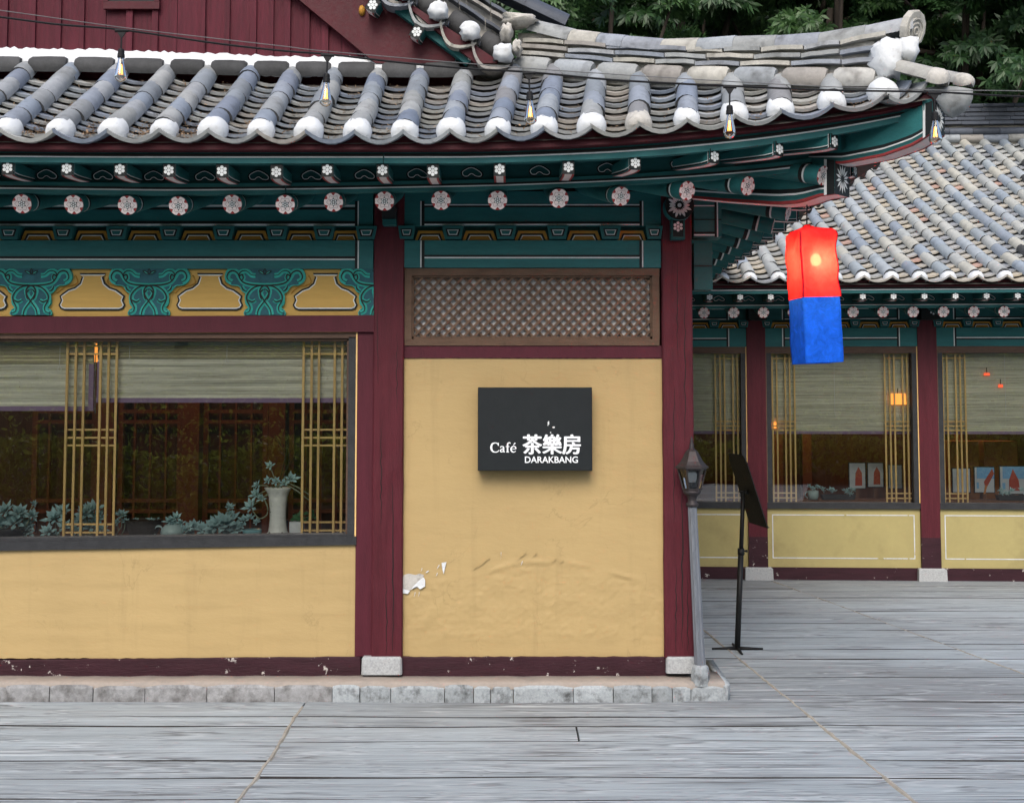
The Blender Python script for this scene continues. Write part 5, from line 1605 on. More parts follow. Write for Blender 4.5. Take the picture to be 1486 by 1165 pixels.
lx0 = wat(1117.6, 512, .07).x - c1
wing_windows = []
for i in range(len(CWX) - 1):
    x0, x1 = CWX[i] + .106, CWX[i + 1] - .106
    q = MB(); q.box(x0 + .03, x1 - .03, -.02, .1, 0, ZBB - .002, 'maroon_sill'); q.build('sill_beam', HW)
    q = MB(); q.box(x0, x1, 0.0, .1, ZBB - .003, ZWB + .01, 'wing_yellow')
    za, zb = zz(746.5), zz(810.5); xa, xb = x0 + .055, x1 - .06; t = .011
    for a in ((xa, xb, za - t, za), (xa, xb, zb, zb + t), (xa, xa + t, zb + t, za - t), (xb - t, xb, zb + t, za - t)):
        q.box(a[0], a[1], -.003, -.0003, a[2], a[3], 'white_line')
    q.build('plaster_panel', HW)
    q = MB()
    fw = .062
    q.box(x0, x1, -.03, .08, ZWB, zz(729), 'frame_grey'); q.box(x0, x1, -.02, .08, zz(512.5), ZWT, 'frame_wood')
    q.box(x0, x0 + fw, -.022, .08, zz(729), zz(512.5), 'frame_grey'); q.box(x1 - fw, x1, -.022, .08, zz(729), zz(512.5), 'frame_grey')
    q.box(x0 - .001, x0 + .010, -.026, .05, ZWB, ZWT, 'lattice_frame'); q.box(x1 - .010, x1 + .001, -.026, .05, ZWB, ZWT, 'bamboo_bar')
    wn = q.build('window', HW); wing_windows.append((wn, x0, x1))
    q = MB(); q.poly([(x0, .045, ZWB), (x1, .045, ZWB), (x1, .045, ZWT), (x0, .045, ZWT)], 'window_glass'); q.build('pane', wn)
    for sgn, xs_ in ((1, x0 + fw), (-1, x1 - fw)):
        for d in (.028, .078, .172, .222, .276):
            x = xs_ + sgn * d
            q = MB(); q.box(x - .009, x + .009, .07, .082, zz(729), zz(511), 'bamboo_bar'); q.build('lattice_bar', wn)
        for y in (513.5, 520, 611.5, 618, 624.5, 715.5, 722.5):
            q = MB(); a, b_ = sorted((xs_, xs_ + sgn * .285)); q.box(a, b_, .083, .092, zz(y, .08) - .0065, zz(y, .08) + .0065, 'bamboo_bar'); q.build('lattice_bar', wn)
    # beams
    def wl(q, z0, z1, m, y, xi=.22): q.box(x0 + xi, x1 - xi, y - .003, y - .0002, z0, z1, m)
    def wv(q, za, zb, y):
        for s, e in ((x0 + .19, 1), (x1 - .19, -1)):
            q.box(min(s, s + e * .010), max(s, s + e * .010), y - .0045, y - .0002, za, zb, 'white_paint'); q.box(min(s + e * .012, s + e * .03), max(s + e * .012, s + e * .03), y - .0045, y - .0002, za, zb, 'black_paint')
    q = MB(); q.box(x0, x1, -.03, .15, ZWT, zz(476), 'teal'); wl(q, zz(493.5), zz(491.5), 'black_paint', -.03); wl(q, zz(491.3), zz(490), 'white_paint', -.03); wv(q, ZWT + .002, zz(476) - .002, -.03); q.build('tie_beam', HW)
    q = MB(); q.box(x0, x1, -.03, .15, zz(464), zz(432), 'teal_dark'); wl(q, zz(463.5), zz(462.3), 'white_paint', -.03); wl(q, zz(462.2), zz(460.5), 'black_paint', -.03); wl(q, zz(448.5), zz(447.5), 'white_paint', -.03); wv(q, zz(463.8), zz(446), -.03); q.build('purlin', HW)
    q = MB(); q.box(x0, x1, .03, .15, zz(476), zz(464), 'teal_dark'); rc_ = q.build('bracket_board', HW)
    n = 5; st = (x1 - x0 - .05) / n
    for k in range(n + 1):
        xk = x0 + .02 + k * st
        if k < n: link('ochre_plate', PLT, rc_, Matrix.Translation((xk + st / 2, 0, zz(467.5))) @ Matrix.Diagonal((.98, 1, 1, 1)))
        link('carrying_block', BLK, rc_, Matrix.Translation((xk, 0, zz(464.3))) @ Matrix.Diagonal((.8, 1, .92, 1)))
# eaves
def wline(y0, py_t, py_b, off, dep, mt, lines=()):
    q = MB(); q.box(XL - .3, XR + .3, off, off + dep, zz(py_b, off), zz(py_t, off), mt)
    for (a, c, m) in lines:
        z0, z1 = zz(py_b, off), zz(py_t, off); q.box(XL - .3, XR + .3, off - .003, off - .0002, z1 + (z0 - z1) * c, z1 + (z0 - z1) * a, m)
    return q
q = wline(0, 407, 417, -1.04, .06, 'maroon'); weave = q.build('eave', HW)
wline(0, 417, 425.5, -1.02, .05, 'teal', [(.1, .3, 'black_paint'), (.34, .48, 'white_paint')]).build('fascia_board', weave)
wline(0, 439.5, 447, -.72, .05, 'teal', [(.1, .3, 'black_paint'), (.34, .48, 'white_paint')]).build('fascia_board', weave)
q = MB(); q.box(XL - .3, XR + .3, -.70, -.68, zz(440, -.7), zz(420, -.7), 'teal_dark'); q.build('blocking_board', weave)
q = MB(); z0 = zz(424, -1.0); z1 = zz(445, -.7) + .03
q.poly([(XL - .3, -1.0, z0), (XR + .3, -1.0, z0), (XR + .3, -.69, z0 + .04), (XL - .3, -.69, z0 + .04)], 'teal_dark')
q.poly([(XL - .3, -.7, z1), (XR + .3, -.7, z1), (XR + .3, .1, z1 + .24), (XL - .3, .1, z1 + .24)], 'teal_dark'); q.build('soffit', weave)
xr0 = wat(1238, 453, -.75).x
k = -9
for k in range(-8, 22):
    x = xr0 + .3145 * k
    if XL - .2 < x < XR + .2:
        link('rafter', RAF, weave, Matrix.Translation((x, -.75, zz(453, -.75))) @ Matrix.Rotation(R(15), 4, 'X'))
xf0 = wat(1252, 430, -1.0).x
for k in range(-8, 22):
    x = xf0 + .3165 * k
    if XL - .2 < x < XR + .2:
        link('flying_rafter', FLY, weave, Matrix.Translation((x, -1.0, zz(430, -1.0))) @ Matrix.Rotation(R(0.5), 4, 'X'))
        link('cloud_painting', CLD, weave, Matrix.Translation((x + .13, -.704, zz(432.5, -.7))) @ Matrix.Diagonal((.95, 1, .95, 1)))
# roof
wz0 = zz(402.5, -1.12)
def wrow(h): return wz0 + .375 * h + .0165 * h * h
HTOP = 5.75
q = MB()
q.loft([[(x, -1.10 + h, wrow(h) - .075) for h in np.linspace(0, HTOP, 10)] + [(x, -1.10 + HTOP * 2, wrow(0) - .075)] for x in (XL - .5, XR + .5)], 'underlay', closed=False)
wroof = q.build('roof', HW)
def wtile(mt, kind):
    if kind == 'c':
        q = chan_mesh(L=.25, dep=.060, lift=.050, th=.020, n=7); q.m = [mt] * len(q.m); return smooth_all(q.mesh('channel_tile'))
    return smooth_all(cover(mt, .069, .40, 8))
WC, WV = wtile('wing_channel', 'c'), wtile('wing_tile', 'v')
OCC = [(1000, 440), (1010, 425), (1060, 385), (1130, 330), (1190, 290), (1240, 252), (1360, 195), (1400, 150), (1600, 140)]
def shown(p):
    w_ = WM @ Vector(p); x, y = proj(w_)
    return 1000 < x < 1500 and y > np.interp(x, [a for a, _ in OCC], [b_ for _, b_ in OCC]) - 10
rx0 = wat(1253, 397, -1.12).x
rw_ = random.Random(17)
covs, chs = [], []
for k in range(-9, 24):
    x = rx0 + .2895 * k
    if x < XL - .3 or x > XR + 1.2: continue
    h = .08; jx_ = rw_.uniform(-.008, .008)
    while h < HTOP - .1:
        d = Vector((0, .3, wrow(h + .3) - wrow(h)))
        M = frame((x + jx_ + rw_.uniform(-.007, .007), -1.12 + h, wrow(h) - .006 + rw_.uniform(-.004, .004)), (1, 0, 0), d) @ Matrix.Rotation(R(rw_.uniform(-1.8, 1.8)), 4, 'Z') @ Matrix.Rotation(R(1.2), 4, 'X')
        covs.append((M, (x, -1.12 + h, wrow(h)))); h += rw_.uniform(.315, .35)
    h = 0.0
    while h < HTOP - .1:
        d = Vector((0, .3, wrow(h + .3) - wrow(h)))
        M = frame((x + .145 + rw_.uniform(-.004, .004), -1.12 + h, wrow(h) - .084 + rw_.uniform(-.004, .004)), (1, 0, 0), d) @ Matrix.Rotation(R(rw_.uniform(-2.5, 2.5)), 4, 'Z') @ Matrix.Diagonal((1.03, 1, 1, 1))
        chs.append((M, (x + .145, -1.12 + h, wrow(h)))); h += rw_.uniform(.165, .205)
    if shown((x, -1.15, wz0)):
        q = MB(); rg = []
        for (yy_, kk) in ((.08, 1.0), (.04, 1.07), (0, .98), (-.025, .7), (-.04, .06)):
            rg.append([(-.075 * kk * math.cos(a) * (1 + rw_.uniform(-.06, .06)), yy_, .075 * kk * math.sin(a) + (1 - kk) * .028 - .01) for a in np.linspace(-.15 * math.pi, 1.15 * math.pi, 10)])
        q.loft(rg, 'plaster_white', closed=False); o = q.build('plaster_cap', wroof, True); o.matrix_basis = Matrix.Translation((x + jx_, -1.11, wz0))
def place(lst, me, name, cap_=298):
    vis = [e for e in lst if shown(e[1])]
    vis.sort(key=lambda e: (WM @ Vector(e[1]) - CAM).length)
    keep = set(id(e) for e in vis[:cap_])
    rest = []
    for e in lst:
        if id(e) in keep: link(name, me, wroof, e[0])
        else: rest.append(e[0])
    v = [tuple(x.co) for x in me.vertices]; f = [tuple(p.vertices) for p in me.polygons]
    q = MB(); mt = me.materials[0].name
    for M in rest:
        i = len(q.v); q.v += [tuple(M @ Vector(p)) for p in v]; q.f += [tuple(i + k_ for k_ in p) for p in f]
    q.m = [mt] * len(q.f)
    if q.f: tag(q.build(name + '_field', wroof, True), kind='stuff')
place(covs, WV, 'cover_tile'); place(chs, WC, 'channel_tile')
# ridge: pale closing tiles, then courses of dark tile
yR = -1.12 + HTOP
def zr(py): return wat(1430, py, yR).z
xR0, xR1 = wat(1200, 200, yR).x, wat(1720, 200, yR).x
rr = random.Random(6)
for (pt, pb, mt, ln, out) in ((197, 208, 'ridge_tile', .36, .12), (186, 198, 'slate_tile', .40, .10), (178.5, 183, 'slate_tile', .42, .13), (172, 176.5, 'slate_tile', .42, .11), (166, 170.5, 'slate_tile', .42, .10), (159, 164, 'slate_tile', .42, .09), (150.5, 158, 'slate_tile', .42, .06)):
    x = xR0 - rr.uniform(0, .3)
    zb, zt = zr(pb), zr(pt)
    while x < xR1:
        L = ln * rr.uniform(.85, 1.1)
        q = MB(); r_ = (zt - zb) / 2; cz = (zt + zb) / 2 + rr.uniform(-.006, .006)
        if pb - pt > 6:
            A = np.linspace(0, 2 * math.pi, 11)[:-1]
            q.loft([[(xx_, yR - out + .05 - r_ * kk * 1.1 * math.cos(a), cz + r_ * kk * math.sin(a)) for a in A] for xx_, kk in ((x, .95), (x + L - .008, 1.02))], mt)
            o = q.build('ridge_tile', wroof); smooth_all(o.data, 50)
        else:
            q.hexa([(x, yR - out, zb), (x + L - .006, yR - out - rr.uniform(0, .008), zb + rr.uniform(-.008, .008)), (x + L - .006, yR - out - .004, zt), (x, yR - out - .004, zt)], [(x, yR + .1, zb), (x + L - .006, yR + .1, zb), (x + L - .006, yR + .1, zt), (x, yR + .1, zt)], mt); q.build('ridge_tile', wroof)
        x += L
q = MB(); q.box(xR0 - .3, xR1, yR - .03, yR + .12, zr(212), zr(154), 'mortar'); q.build('mortar_bed', wroof)
# room behind the wing windows
q = MB(); a0, a1, yb = XL, XR, 3.2
q.poly([(a0, .15, .05), (a1, .15, .05), (a1, yb, .05), (a0, yb, .05)], 'room_floor'); q.poly([(a0, .15, 2.7), (a0, yb, 2.7), (a1, yb, 2.7), (a1, .15, 2.7)], 'room_brown')
q.poly([(a0, yb, .05), (a1, yb, .05), (a1, yb, 2.7), (a0, yb, 2.7)], 'room_brown')
q.poly([(a0, .15, .05), (a0, yb, .05), (a0, yb, 2.7), (a0, .15, 2.7)], 'room_brown'); q.poly([(a1, .15, .05), (a1, .15, 2.7), (a1, yb, 2.7), (a1, yb, .05)], 'room_brown')
q.poly([(a0, .12, .05), (a1, .12, .05), (a1, .12, ZWB), (a0, .12, ZWB)], 'room_brown')
wroom = q.build('room_shell', HW)
q = MB(); q.box(XL, XR, .1, .42, ZWB - .02, zz(727), 'room_brown'); q.build('window_shelf', HW)
for x in (c1 + .45, c1 + .62, c1 + 1.0, c2 + 1.1):
    q = MB(); q.box(x, x + .12, 2.6, 2.75, .05, 2.7, 'room_red_wood'); q.build('post', wroom)
WINGW = WM
ZWS = zz(727)

# ================================================================== THINGS
# ---- sign box with lettering
SY = -0.135
p0, p1 = at(693.3, 683, SY), at(859.2, 562, SY)
SG = thing('signboard', 'black box sign with white cafe lettering mounted on the yellow plaster wall', 'sign', ((p0.x + p1.x) / 2, SY, p0.z))
q = MB(); e = .004
q.loft([[(p0.x + k, y, p0.z + k), (p1.x - k, y, p0.z + k), (p1.x - k, y, p1.z - k), (p0.x + k, y, p1.z - k)] for y, k in ((0.0, 0), (SY + e, 0), (SY, e))], 'sign_black')
q.build('sign_box', SG)
def text(s, x0, x1, yb, yt, name, off, parent, body_cap=True):
    """lettering fitted to a box measured in the photograph"""
    c = bpy.data.curves.new(name, 'FONT'); c.body = s; c.offset = off; c.extrude = 0.02; c.resolution_u = 3
    o = bpy.data.objects.new(name, c); COL.objects.link(o)
    bpy.context.view_layer.update()
    me = bpy.data.meshes.new_from_object(o.evaluated_get(bpy.context.evaluated_depsgraph_get()))
    bpy.data.objects.remove(o)
    co = np.array([v.co[:] for v in me.vertices])
    mn_, mx_ = co.min(0), co.max(0)
    a, b_ = at(x0, yb, SY), at(x1, yt, SY)
    for v, k in zip(me.vertices, co):
        t = (k - mn_) / (mx_ - mn_)
        v.co = (a.x + (b_.x - a.x) * t[0], SY - 0.0035 * t[2] - .0002, a.z + (b_.z - a.z) * t[1])
    me.materials.clear(); me.materials.append(MATS['sign_white'])
    return link('lettering', me, parent)
text('DARAKBANG', 761.7, 838.6, 671.6, 662.1, 'latin', .012, SG)
for dx_, dy_, dd_ in ((-.75, 0, 0), (.75, 0, .0006), (0, .35, .0012), (0, -.35, .0018)):
    text('茶樂房', 758.8 + dx_, 842.2 + dx_, 659 + dy_, 630.3 + dy_, 'hanja', .006, SG).location.y = -dd_
# "Cafe" with an acute accent in a bold roman: drawn as pen strokes of changing width
q = MB()
a = at(711, 656.2, SY); s_ = 1 / 226.0
def pen(pts, ws, smooth_n=6, lay=0):
    c = cr([(*p, w_) for p, w_ in zip(pts, ws)], smooth_n)
    q.stroke([(a.x + x * s_, a.z + z * s_) for x, z, _ in c], [w_ * s_ for *_, w_ in c], SY - .003 - lay * .0004, 'sign_white')
pen([(12.6, 10.6), (10.8, 13.2), (7.6, 14.0), (3.6, 12.4), (1.9, 7.2), (3.8, 1.9), (8.2, .3), (11.6, 1.2), (13.4, 3.4)], [1.0, 1.4, 1.3, 2.3, 3.1, 2.3, 1.3, 1.3, .8])
pen([(12.5, 14.2), (12.6, 9.8)], [1.3, 1.3], 2, 1)
pen([(15.6, 7.0), (16.8, 8.7), (19.0, 8.7), (20.2, 7.2), (20.2, 2.2), (21.4, .8), (22.4, 1.2)], [1.4, 1.3, 1.3, 2.2, 2.3, 1.6, .8])
pen([(20.0, 5.2), (17.2, 4.4), (15.7, 2.6), (16.6, .8), (18.4, .8), (20.0, 2.4)], [1.0, 1.4, 2.0, 1.6, 1.2, 1.0], 6, 2)
pen([(30.6, 13.2), (29.0, 14.4), (27.0, 13.4), (26.3, 10.4), (26.3, .6)], [1.6, 1.4, 1.7, 2.3, 2.3])
pen([(23.6, 8.6), (29.2, 8.6)], [1.1, 1.1], 2, 1); pen([(24.4, .5), (28.6, .5)], [1.0, 1.0], 2, 2)
pen([(31.6, 5.0), (38.4, 5.2), (38.0, 7.8), (35.6, 9.0), (32.8, 7.8), (31.4, 4.6), (32.8, 1.4), (35.6, .4), (38.6, 1.8)], [.9, 1.0, 1.6, 1.2, 1.8, 2.4, 2.0, 1.4, .8], 6)
pen([(35.0, 10.8), (37.8, 14.0)], [.7, 1.9], 2)
q.build('lettering', SG)
q = MB()
for (x, y, w_, h_) in ((796, 613.5, 2.6, 5.5), (795.2, 616.5, 1.2, 3), (803.5, 620, 4, 2.6), (799, 627.6, 1.8, 2.2), (809, 631, 2, 1.4)):
    c = at(x, y, SY); u = 1 / 218
    q.poly([(c.x + w_ * u * .5 * math.cos(t) * (1 + .3 * math.sin(3 * t + x)), SY - .0012, c.z + h_ * u * .5 * math.sin(t)) for t in np.linspace(0, 6.28, 9)[:-1]], 'white_paint')
q.build('paint_chips', SG)

# ---- garden lamp post
YP = -0.15
b0 = at(1016, 962, YP); b1 = at(1004.5, 733, YP)
LP = thing('lamp_post', 'weathered brown lantern on a grey fluted metal post beside the corner column', 'lamp post', (b0.x, YP, ZST - .02))
q = MB(); q.loft([[(b0.x + r_ * math.cos(t), YP + r_ * math.sin(t), z) for t in np.linspace(.785, 2 * math.pi + .785, 9)[:-1]] for r_, z in ((.060, ZST - .03), (.061, ZST + .045), (.054, ZST + .085), (.04, ZST + .10))], 'granite'); q.build('footing', LP, False)
q = MB(); rows = []
for z in np.linspace(0, 1, 14):
    c = Vector((b0.x, YP, ZST + .06)).lerp(Vector((b1.x, YP, b1.z)), z); r_ = .036 - .006 * z
    rows.append([(c.x + r_ * (1 if i % 2 else .88) * math.cos(2 * math.pi * i / 20), c.y + r_ * (1 if i % 2 else .88) * math.sin(2 * math.pi * i / 20), c.z) for i in range(20)])
q.loft(rows, 'iron_grey'); q.build('post', LP)
u = 1 / 219.0; cx_, cz_ = b1.x, b1.z
q = MB(); q.lathe([(8 * u, -2 * u), (9 * u, 0), (9 * u, 3 * u), (7 * u, 4 * u), (6 * u, 8 * u), (8 * u, 13 * u), (11 * u, 16 * u), (13 * u, 18 * u), (13 * u, 21 * u)], 'iron_brown', 16, (cx_, YP, cz_)); q.build('collar', LP, True)
def hexring(r_, z, n=6, ph=R(0)): return [(cx_ + r_ * u * math.cos(2 * math.pi * i / n + ph), YP + r_ * u * math.sin(2 * math.pi * i / n + ph), cz_ + z * u) for i in range(n)]
q = MB(); q.loft([hexring(13, 20), hexring(14, 23), hexring(12.5, 24)], 'iron_brown')
q.loft([hexring(20.5, 51), hexring(22, 53), hexring(20, 54.5)], 'iron_brown')
for i in range(6):
    A1, A2 = Vector(hexring(12.6, 22)[i]), Vector(hexring(20.2, 52)[i]); q.tube([A1, A2], .0058, 'iron_brown', 5)
cage = q.build('cage', LP)
q = MB(); q.loft([hexring(12, 24), hexring(19.4, 52)], 'lamp_glass', True, False); q.build('glass', cage)
q = MB(); q.lathe([(5 * u, 24 * u), (5.4 * u, 26 * u), (5.2 * u, 33 * u)], 'black_paint', 10, (cx_, YP, cz_)); q.lathe([(5.2 * u, 33 * u), (6.8 * u, 38 * u), (7.2 * u, 44 * u), (5.2 * u, 49 * u), (.5 * u, 50 * u)], 'plaster_white', 10, (cx_, YP, cz_)); q.build('bulb', cage, True)
q = MB(); q.loft([hexring(24, 53), hexring(24, 55.5), hexring(20.5, 58), hexring(16.2, 63), hexring(12.4, 70), hexring(8.8, 77), hexring(5.5, 80)], 'iron_brown'); rf = q.build('lantern_roof', LP)
q = MB(); q.lathe([(4 * u, 79 * u), (4.6 * u, 81 * u), (3 * u, 84 * u), (3.6 * u, 87 * u), (1.8 * u, 90 * u), (2.4 * u, 92 * u), (.4 * u, 99 * u)], 'iron_brown', 10, (cx_, YP, cz_)); q.build('finial', rf, True)

# ---- music stand used as a menu stand
YM = 1.45
f0 = at(1070, 937, YM); t0 = at(1078.5, 712, YM); zg = 0.004
MS = thing('music_stand', 'black sheet-music stand with tilted desk on the grey deck by the corner', 'music stand', (f0.x, YM, 0))
q = MB(); j_ = Vector((f0.x, YM, 0)).lerp(t0, .62); q.tube([(f0.x, YM, .02), j_], .0225, 'black_metal', 10); q.build('lower_tube', MS, True)
q = MB(); q.tube([j_ - Vector((0, 0, .02)), t0], .017, 'black_metal', 10); q.tube([j_ - Vector((0, 0, .03)), j_ + Vector((0, 0, .02))], .027, 'black_metal', 10); q.build('upper_tube', MS, True)
q = MB(); q.tube([j_ + Vector((.015, 0, 0)), j_ + Vector((.05, -.01, .0))], [.006, .011], 'black_metal', 8); q.build('clamp_knob', MS)
for an in (0, 90, 180, 270):
    d = Vector((math.cos(R(an)), math.sin(R(an)), 0)); q = MB(); P_ = Vector((f0.x, YM, 0)); q.tube([P_ + Vector((0, 0, .016)), P_ + d * .09 + Vector((0, 0, .013)), P_ + d * .20 + Vector((0, 0, .009))], [.014, .011, .008], 'black_metal', 8); q.build('foot', MS, True)
q = MB()
A1, A2 = at(1068, 659, YM), at(1101, 762, YM)          # top and bottom of the desk seen nearly edge-on
dv = (A1 - A2).normalized(); wv_ = Vector((-.10, 1, 0)).normalized(); nn = dv.cross(wv_).normalized() * .004
M_ = (A1 + A2) / 2; hl = (A1 - A2).length / 2
def dk(a_, b__, o): return M_ + dv * hl * a_ + wv_ * .235 * b__ + nn * o
pts_ = [(-1, -1), (.78, -1), (1, -.86), (1, .86), (.78, 1), (-1, 1)]
q.loft([[dk(a_, b__, -1) for a_, b__ in pts_], [dk(a_, b__, 1) for a_, b__ in pts_]], 'black_metal')
dsk = q.build('desk', MS)
q = MB(); sgn = 1 if nn.x > 0 else -1
q.hexa([dk(-1, -1, 1), dk(-1, 1, 1), dk(-1, 1, 1) + nn.normalized() * sgn * .018, dk(-1, -1, 1) + nn.normalized() * sgn * .018], [dk(-.985, -1, 1), dk(-.985, 1, 1), dk(-.985, 1, 1) + nn.normalized() * sgn * .018, dk(-.985, -1, 1) + nn.normalized() * sgn * .018], 'black_metal'); q.build('ledge', dsk)
q = MB(); q.tube([t0, (t0 + dk(-.1, 0, 0)) / 2, dk(-.1, 0, 0)], .012, 'black_metal', 8); q.tube([dk(-.35, 0, -2), dk(.25, 0, -2)], .012, 'black_metal', 8); q.tube([t0 + Vector((-.04, -.02, -.005)), t0 + Vector((.03, 0, 0))], .008, 'black_metal', 6); q.build('bracket', MS, True)

# ---- red and blue cloth lantern under the hip
YLN = -0.71
LT, LB = at(1176, 336, YLN), at(1186, 527, YLN)
LN = thing('cloth_lantern', 'long square cloth lantern, glowing red above and blue below, hung from the eave corner', 'lantern', tuple(LB))
ax = (LT - LB); HL = ax.length; ax.normalize()
xa_ = (Vector((1, 0, 0)) - ax * ax.x).normalized(); ya_ = ax.cross(xa_)
SQ = .235; ph0 = R(9)
def lring(t, k=1.0, n=10, wob=0.0, seed=0, sh=(0, 0)):
    """square ring; t = 0 bottom .. 1 top"""
    c = LB + ax * HL * t + xa_ * sh[0]; out = []
    cs = [(-.5, -.5), (.5, -.5), (.5, .5), (-.5, .5)]
    for i in range(4):
        a_, b__ = cs[i], cs[(i + 1) % 4]
        for j in range(n):
            f = j / n; x, y = (a_[0] + (b__[0] - a_[0]) * f) * SQ * k, (a_[1] + (b__[1] - a_[1]) * f) * SQ * k
            bul = math.sin(math.pi * f) * wob
            w_ = 1 + bul * mn.noise((t * 5 + seed, i * 3.1, f * 2.0)) + wob * .55 * mn.noise((t * 9 + seed, i * 5.1 + f * 6, 2.0)) + wob * .35 * mn.noise((t * 3 + f * 9 + seed, i * 2.1 + f * 14, 7.0))
            X, Y_ = x * w_ * math.cos(ph0) - y * w_ * math.sin(ph0), x * w_ * math.sin(ph0) + y * w_ * math.cos(ph0)
            out.append(c + xa_ * X + ya_ * Y_)
    return out
TS = .488
q = MB(); q.loft([lring(t, 1.0 - .03 * (1 - t / TS) * 0, 10, .07, 1) for t in np.linspace(0.0, TS, 12)], 'blue_cloth', True, False); q.build('blue_cloth', LN, True)
q = MB()
rows = [lring(t, 1.0 - .015 * math.sin((t - TS) * 6), 10, .10 + .14 * max(0, (t - .75) / .25), 4) for t in np.linspace(TS, .955, 14)]
rows += [lring(.985, .97, 10, .22, 4), lring(1.005, .86, 10, .35, 4), lring(1.015, .6, 10, .5, 4, (-.01, 0)), lring(1.03, .3, 10, .5, 4, (-.02, 0)), lring(1.05, .10, 10, .3, 4, (-.02, 0))]
q.loft(rows, 'red_cloth', True, False); redc = q.build('red_cloth', LN, True)
for i in range(4):                                    # dark seams down the corners
    q = MB(); P_ = [r_[i * 10] for r_ in rows[:15]]; c_ = [LB + ax * HL * t for t in np.linspace(TS, .985, 15)]
    A_ = []; B2 = []
    for p, c in zip(P_, c_):
        o = (p - c).normalized(); tn = ax.cross(o); A_.append(p + o * .002 + tn * .006 - o * .004); B2.append(p + o * .002 - tn * .006 - o * .004)
    q.strip(A_, [p + (p - c).normalized() * .003 for p, c in zip(P_, c_)], 'red_seam'); q.strip([p + (p - c).normalized() * .003 for p, c in zip(P_, c_)], B2, 'red_seam')
    q.build('seam', redc)
bp = at(1184, 378, YLN)
q = MB(); q.lathe([(.001, -.036), (.022, -.030), (.033, -.008), (.034, .006), (.026, .028), (.016, .040)], 'lit_bulb', 12, tuple(bp)); q.build('bulb', LN, True)
q = MB(); q.lathe([(.012, .036), (.018, .040), (.018, .075), (.085, .078), (.088, .083), (.010, .090)], 'black_metal', 16, tuple(bp)); q.build('socket_baffle', LN, True)  # bulb socket plus an unseen wide disc added to block light going upward
topc = LT + ax * .04 + xa_ * -.02
q = MB(); q.tube([bp + Vector((0, 0, .04)), (bp + topc) / 2, topc, at(1171, 297, -.68)], .0045, 'black_rubber', 6); q.build('cord', LN)
pl_ = bpy.data.lights.new('lantern_light', 'POINT'); pl_.energy = 2.3; pl_.color = (1, .62, .30); pl_.shadow_soft_size = .03
po = bpy.data.objects.new('lantern_light', pl_); COL.objects.link(po); po.location = bp + Vector((.0, -.055, -.045)); po.parent = LN; po.matrix_parent_inverse = WORLD[LN.name].inverted()

# ---- string of bulbs and its carrier wire
YS = -1.72
cab = [(-900, -95), (-400, -28), (0, 25), (86, 36), (176, 43.5), (319, 64), (420, 75), (476, 79), (580, 91), (680, 100), (767, 105), (886, 116), (1000, 122.5), (1059, 125), (1196, 131), (1356, 134), (1484, 140.5), (1800, 150), (2300, 150)]
wir = [(-900, -110), (-400, -38), (0, 15.5), (175, 40), (319, 57), (420, 68.6), (476, 75), (759, 99), (1000, 115), (1196, 126), (1356, 131), (1484, 132.5), (1800, 140), (2300, 140)]
def run(tb): return [at(x, y, YS) for x, y in cr(tb, 6)]
q = MB(); q.tube(run(cab), .0058, 'black_rubber', 6); SL = q.build('string_light'); tag(SL, 'black cable with hanging clear filament bulbs strung in front of the tiled eave', 'string light')
q = MB(); q.tube(run(wir), .0026, 'wire_grey', 5); tag(q.build('support_wire'), 'thin grey steel wire running just above the bulb cable', 'wire')
def holder():
    q = MB()
    q.tube([(-.035, 0, -.004), (.035, 0, -.004)], .009, 'black_rubber', 8)
    q.loft([[(-.026, -.004, -.008), (.026, -.004, -.008), (.026, .004, -.008), (-.026, .004, -.008)], [(-.006, -.004, -.04), (.006, -.004, -.04), (.006, .004, -.04), (-.006, .004, -.04)]], 'black_rubber')
    q.tube([(0, 0, -.03), (0, 0, -.106)], .0045, 'black_rubber', 8)
    q.lathe([(.004, -.102), (.014, -.106), (.0175, -.114), (.0175, -.130), (.0195, -.132), (.0195, -.152), (.013, -.156)], 'black_rubber', 14)
    return q.mesh('lamp_holder', False)
def gbulb():
    q = MB(); q.lathe([(.0135, -.152), (.0150, -.165), (.0205, -.190), (.0280, -.222), (.0335, -.246), (.0345, -.256), (.0310, -.268), (.0200, -.279), (.0060, -.285), (.001, -.286)], 'bulb_glass', 16, caps=False); return q.mesh('glass_bulb', True)
def fila():
    q = MB(); q.tube([(0, 0, -.155), (0, 0, -.185)], .003, 'wire_grey', 6)
    for k in range(5):
        a_ = 2 * math.pi * k / 5
        q.tube([(.004 * math.cos(a_), .004 * math.sin(a_), -.188), (.010 * math.cos(a_ + .4), .010 * math.sin(a_ + .4), -.242)], .0013, 'filament', 4)
    return q.mesh('filament')
mh, mg, mf = holder(), gbulb(), fila()
HOLD = [(-620, -57), (-395, -27), (176.5, 44), (475.5, 79.5), (767.5, 105.5), (1059, 125.5), (1356, 134.5), (1650, 146)]
for i, (x, y) in enumerate(HOLD):
    p = at(x, y, YS); M = Matrix.Translation(p) @ Matrix.Rotation(R((3, -1, 0, 2, -2, 1, 0, 2)[i]), 4, 'Y')
    h = link('lamp_holder', mh, SL, M); link('glass_bulb', mg, h); link('filament', mf, h)

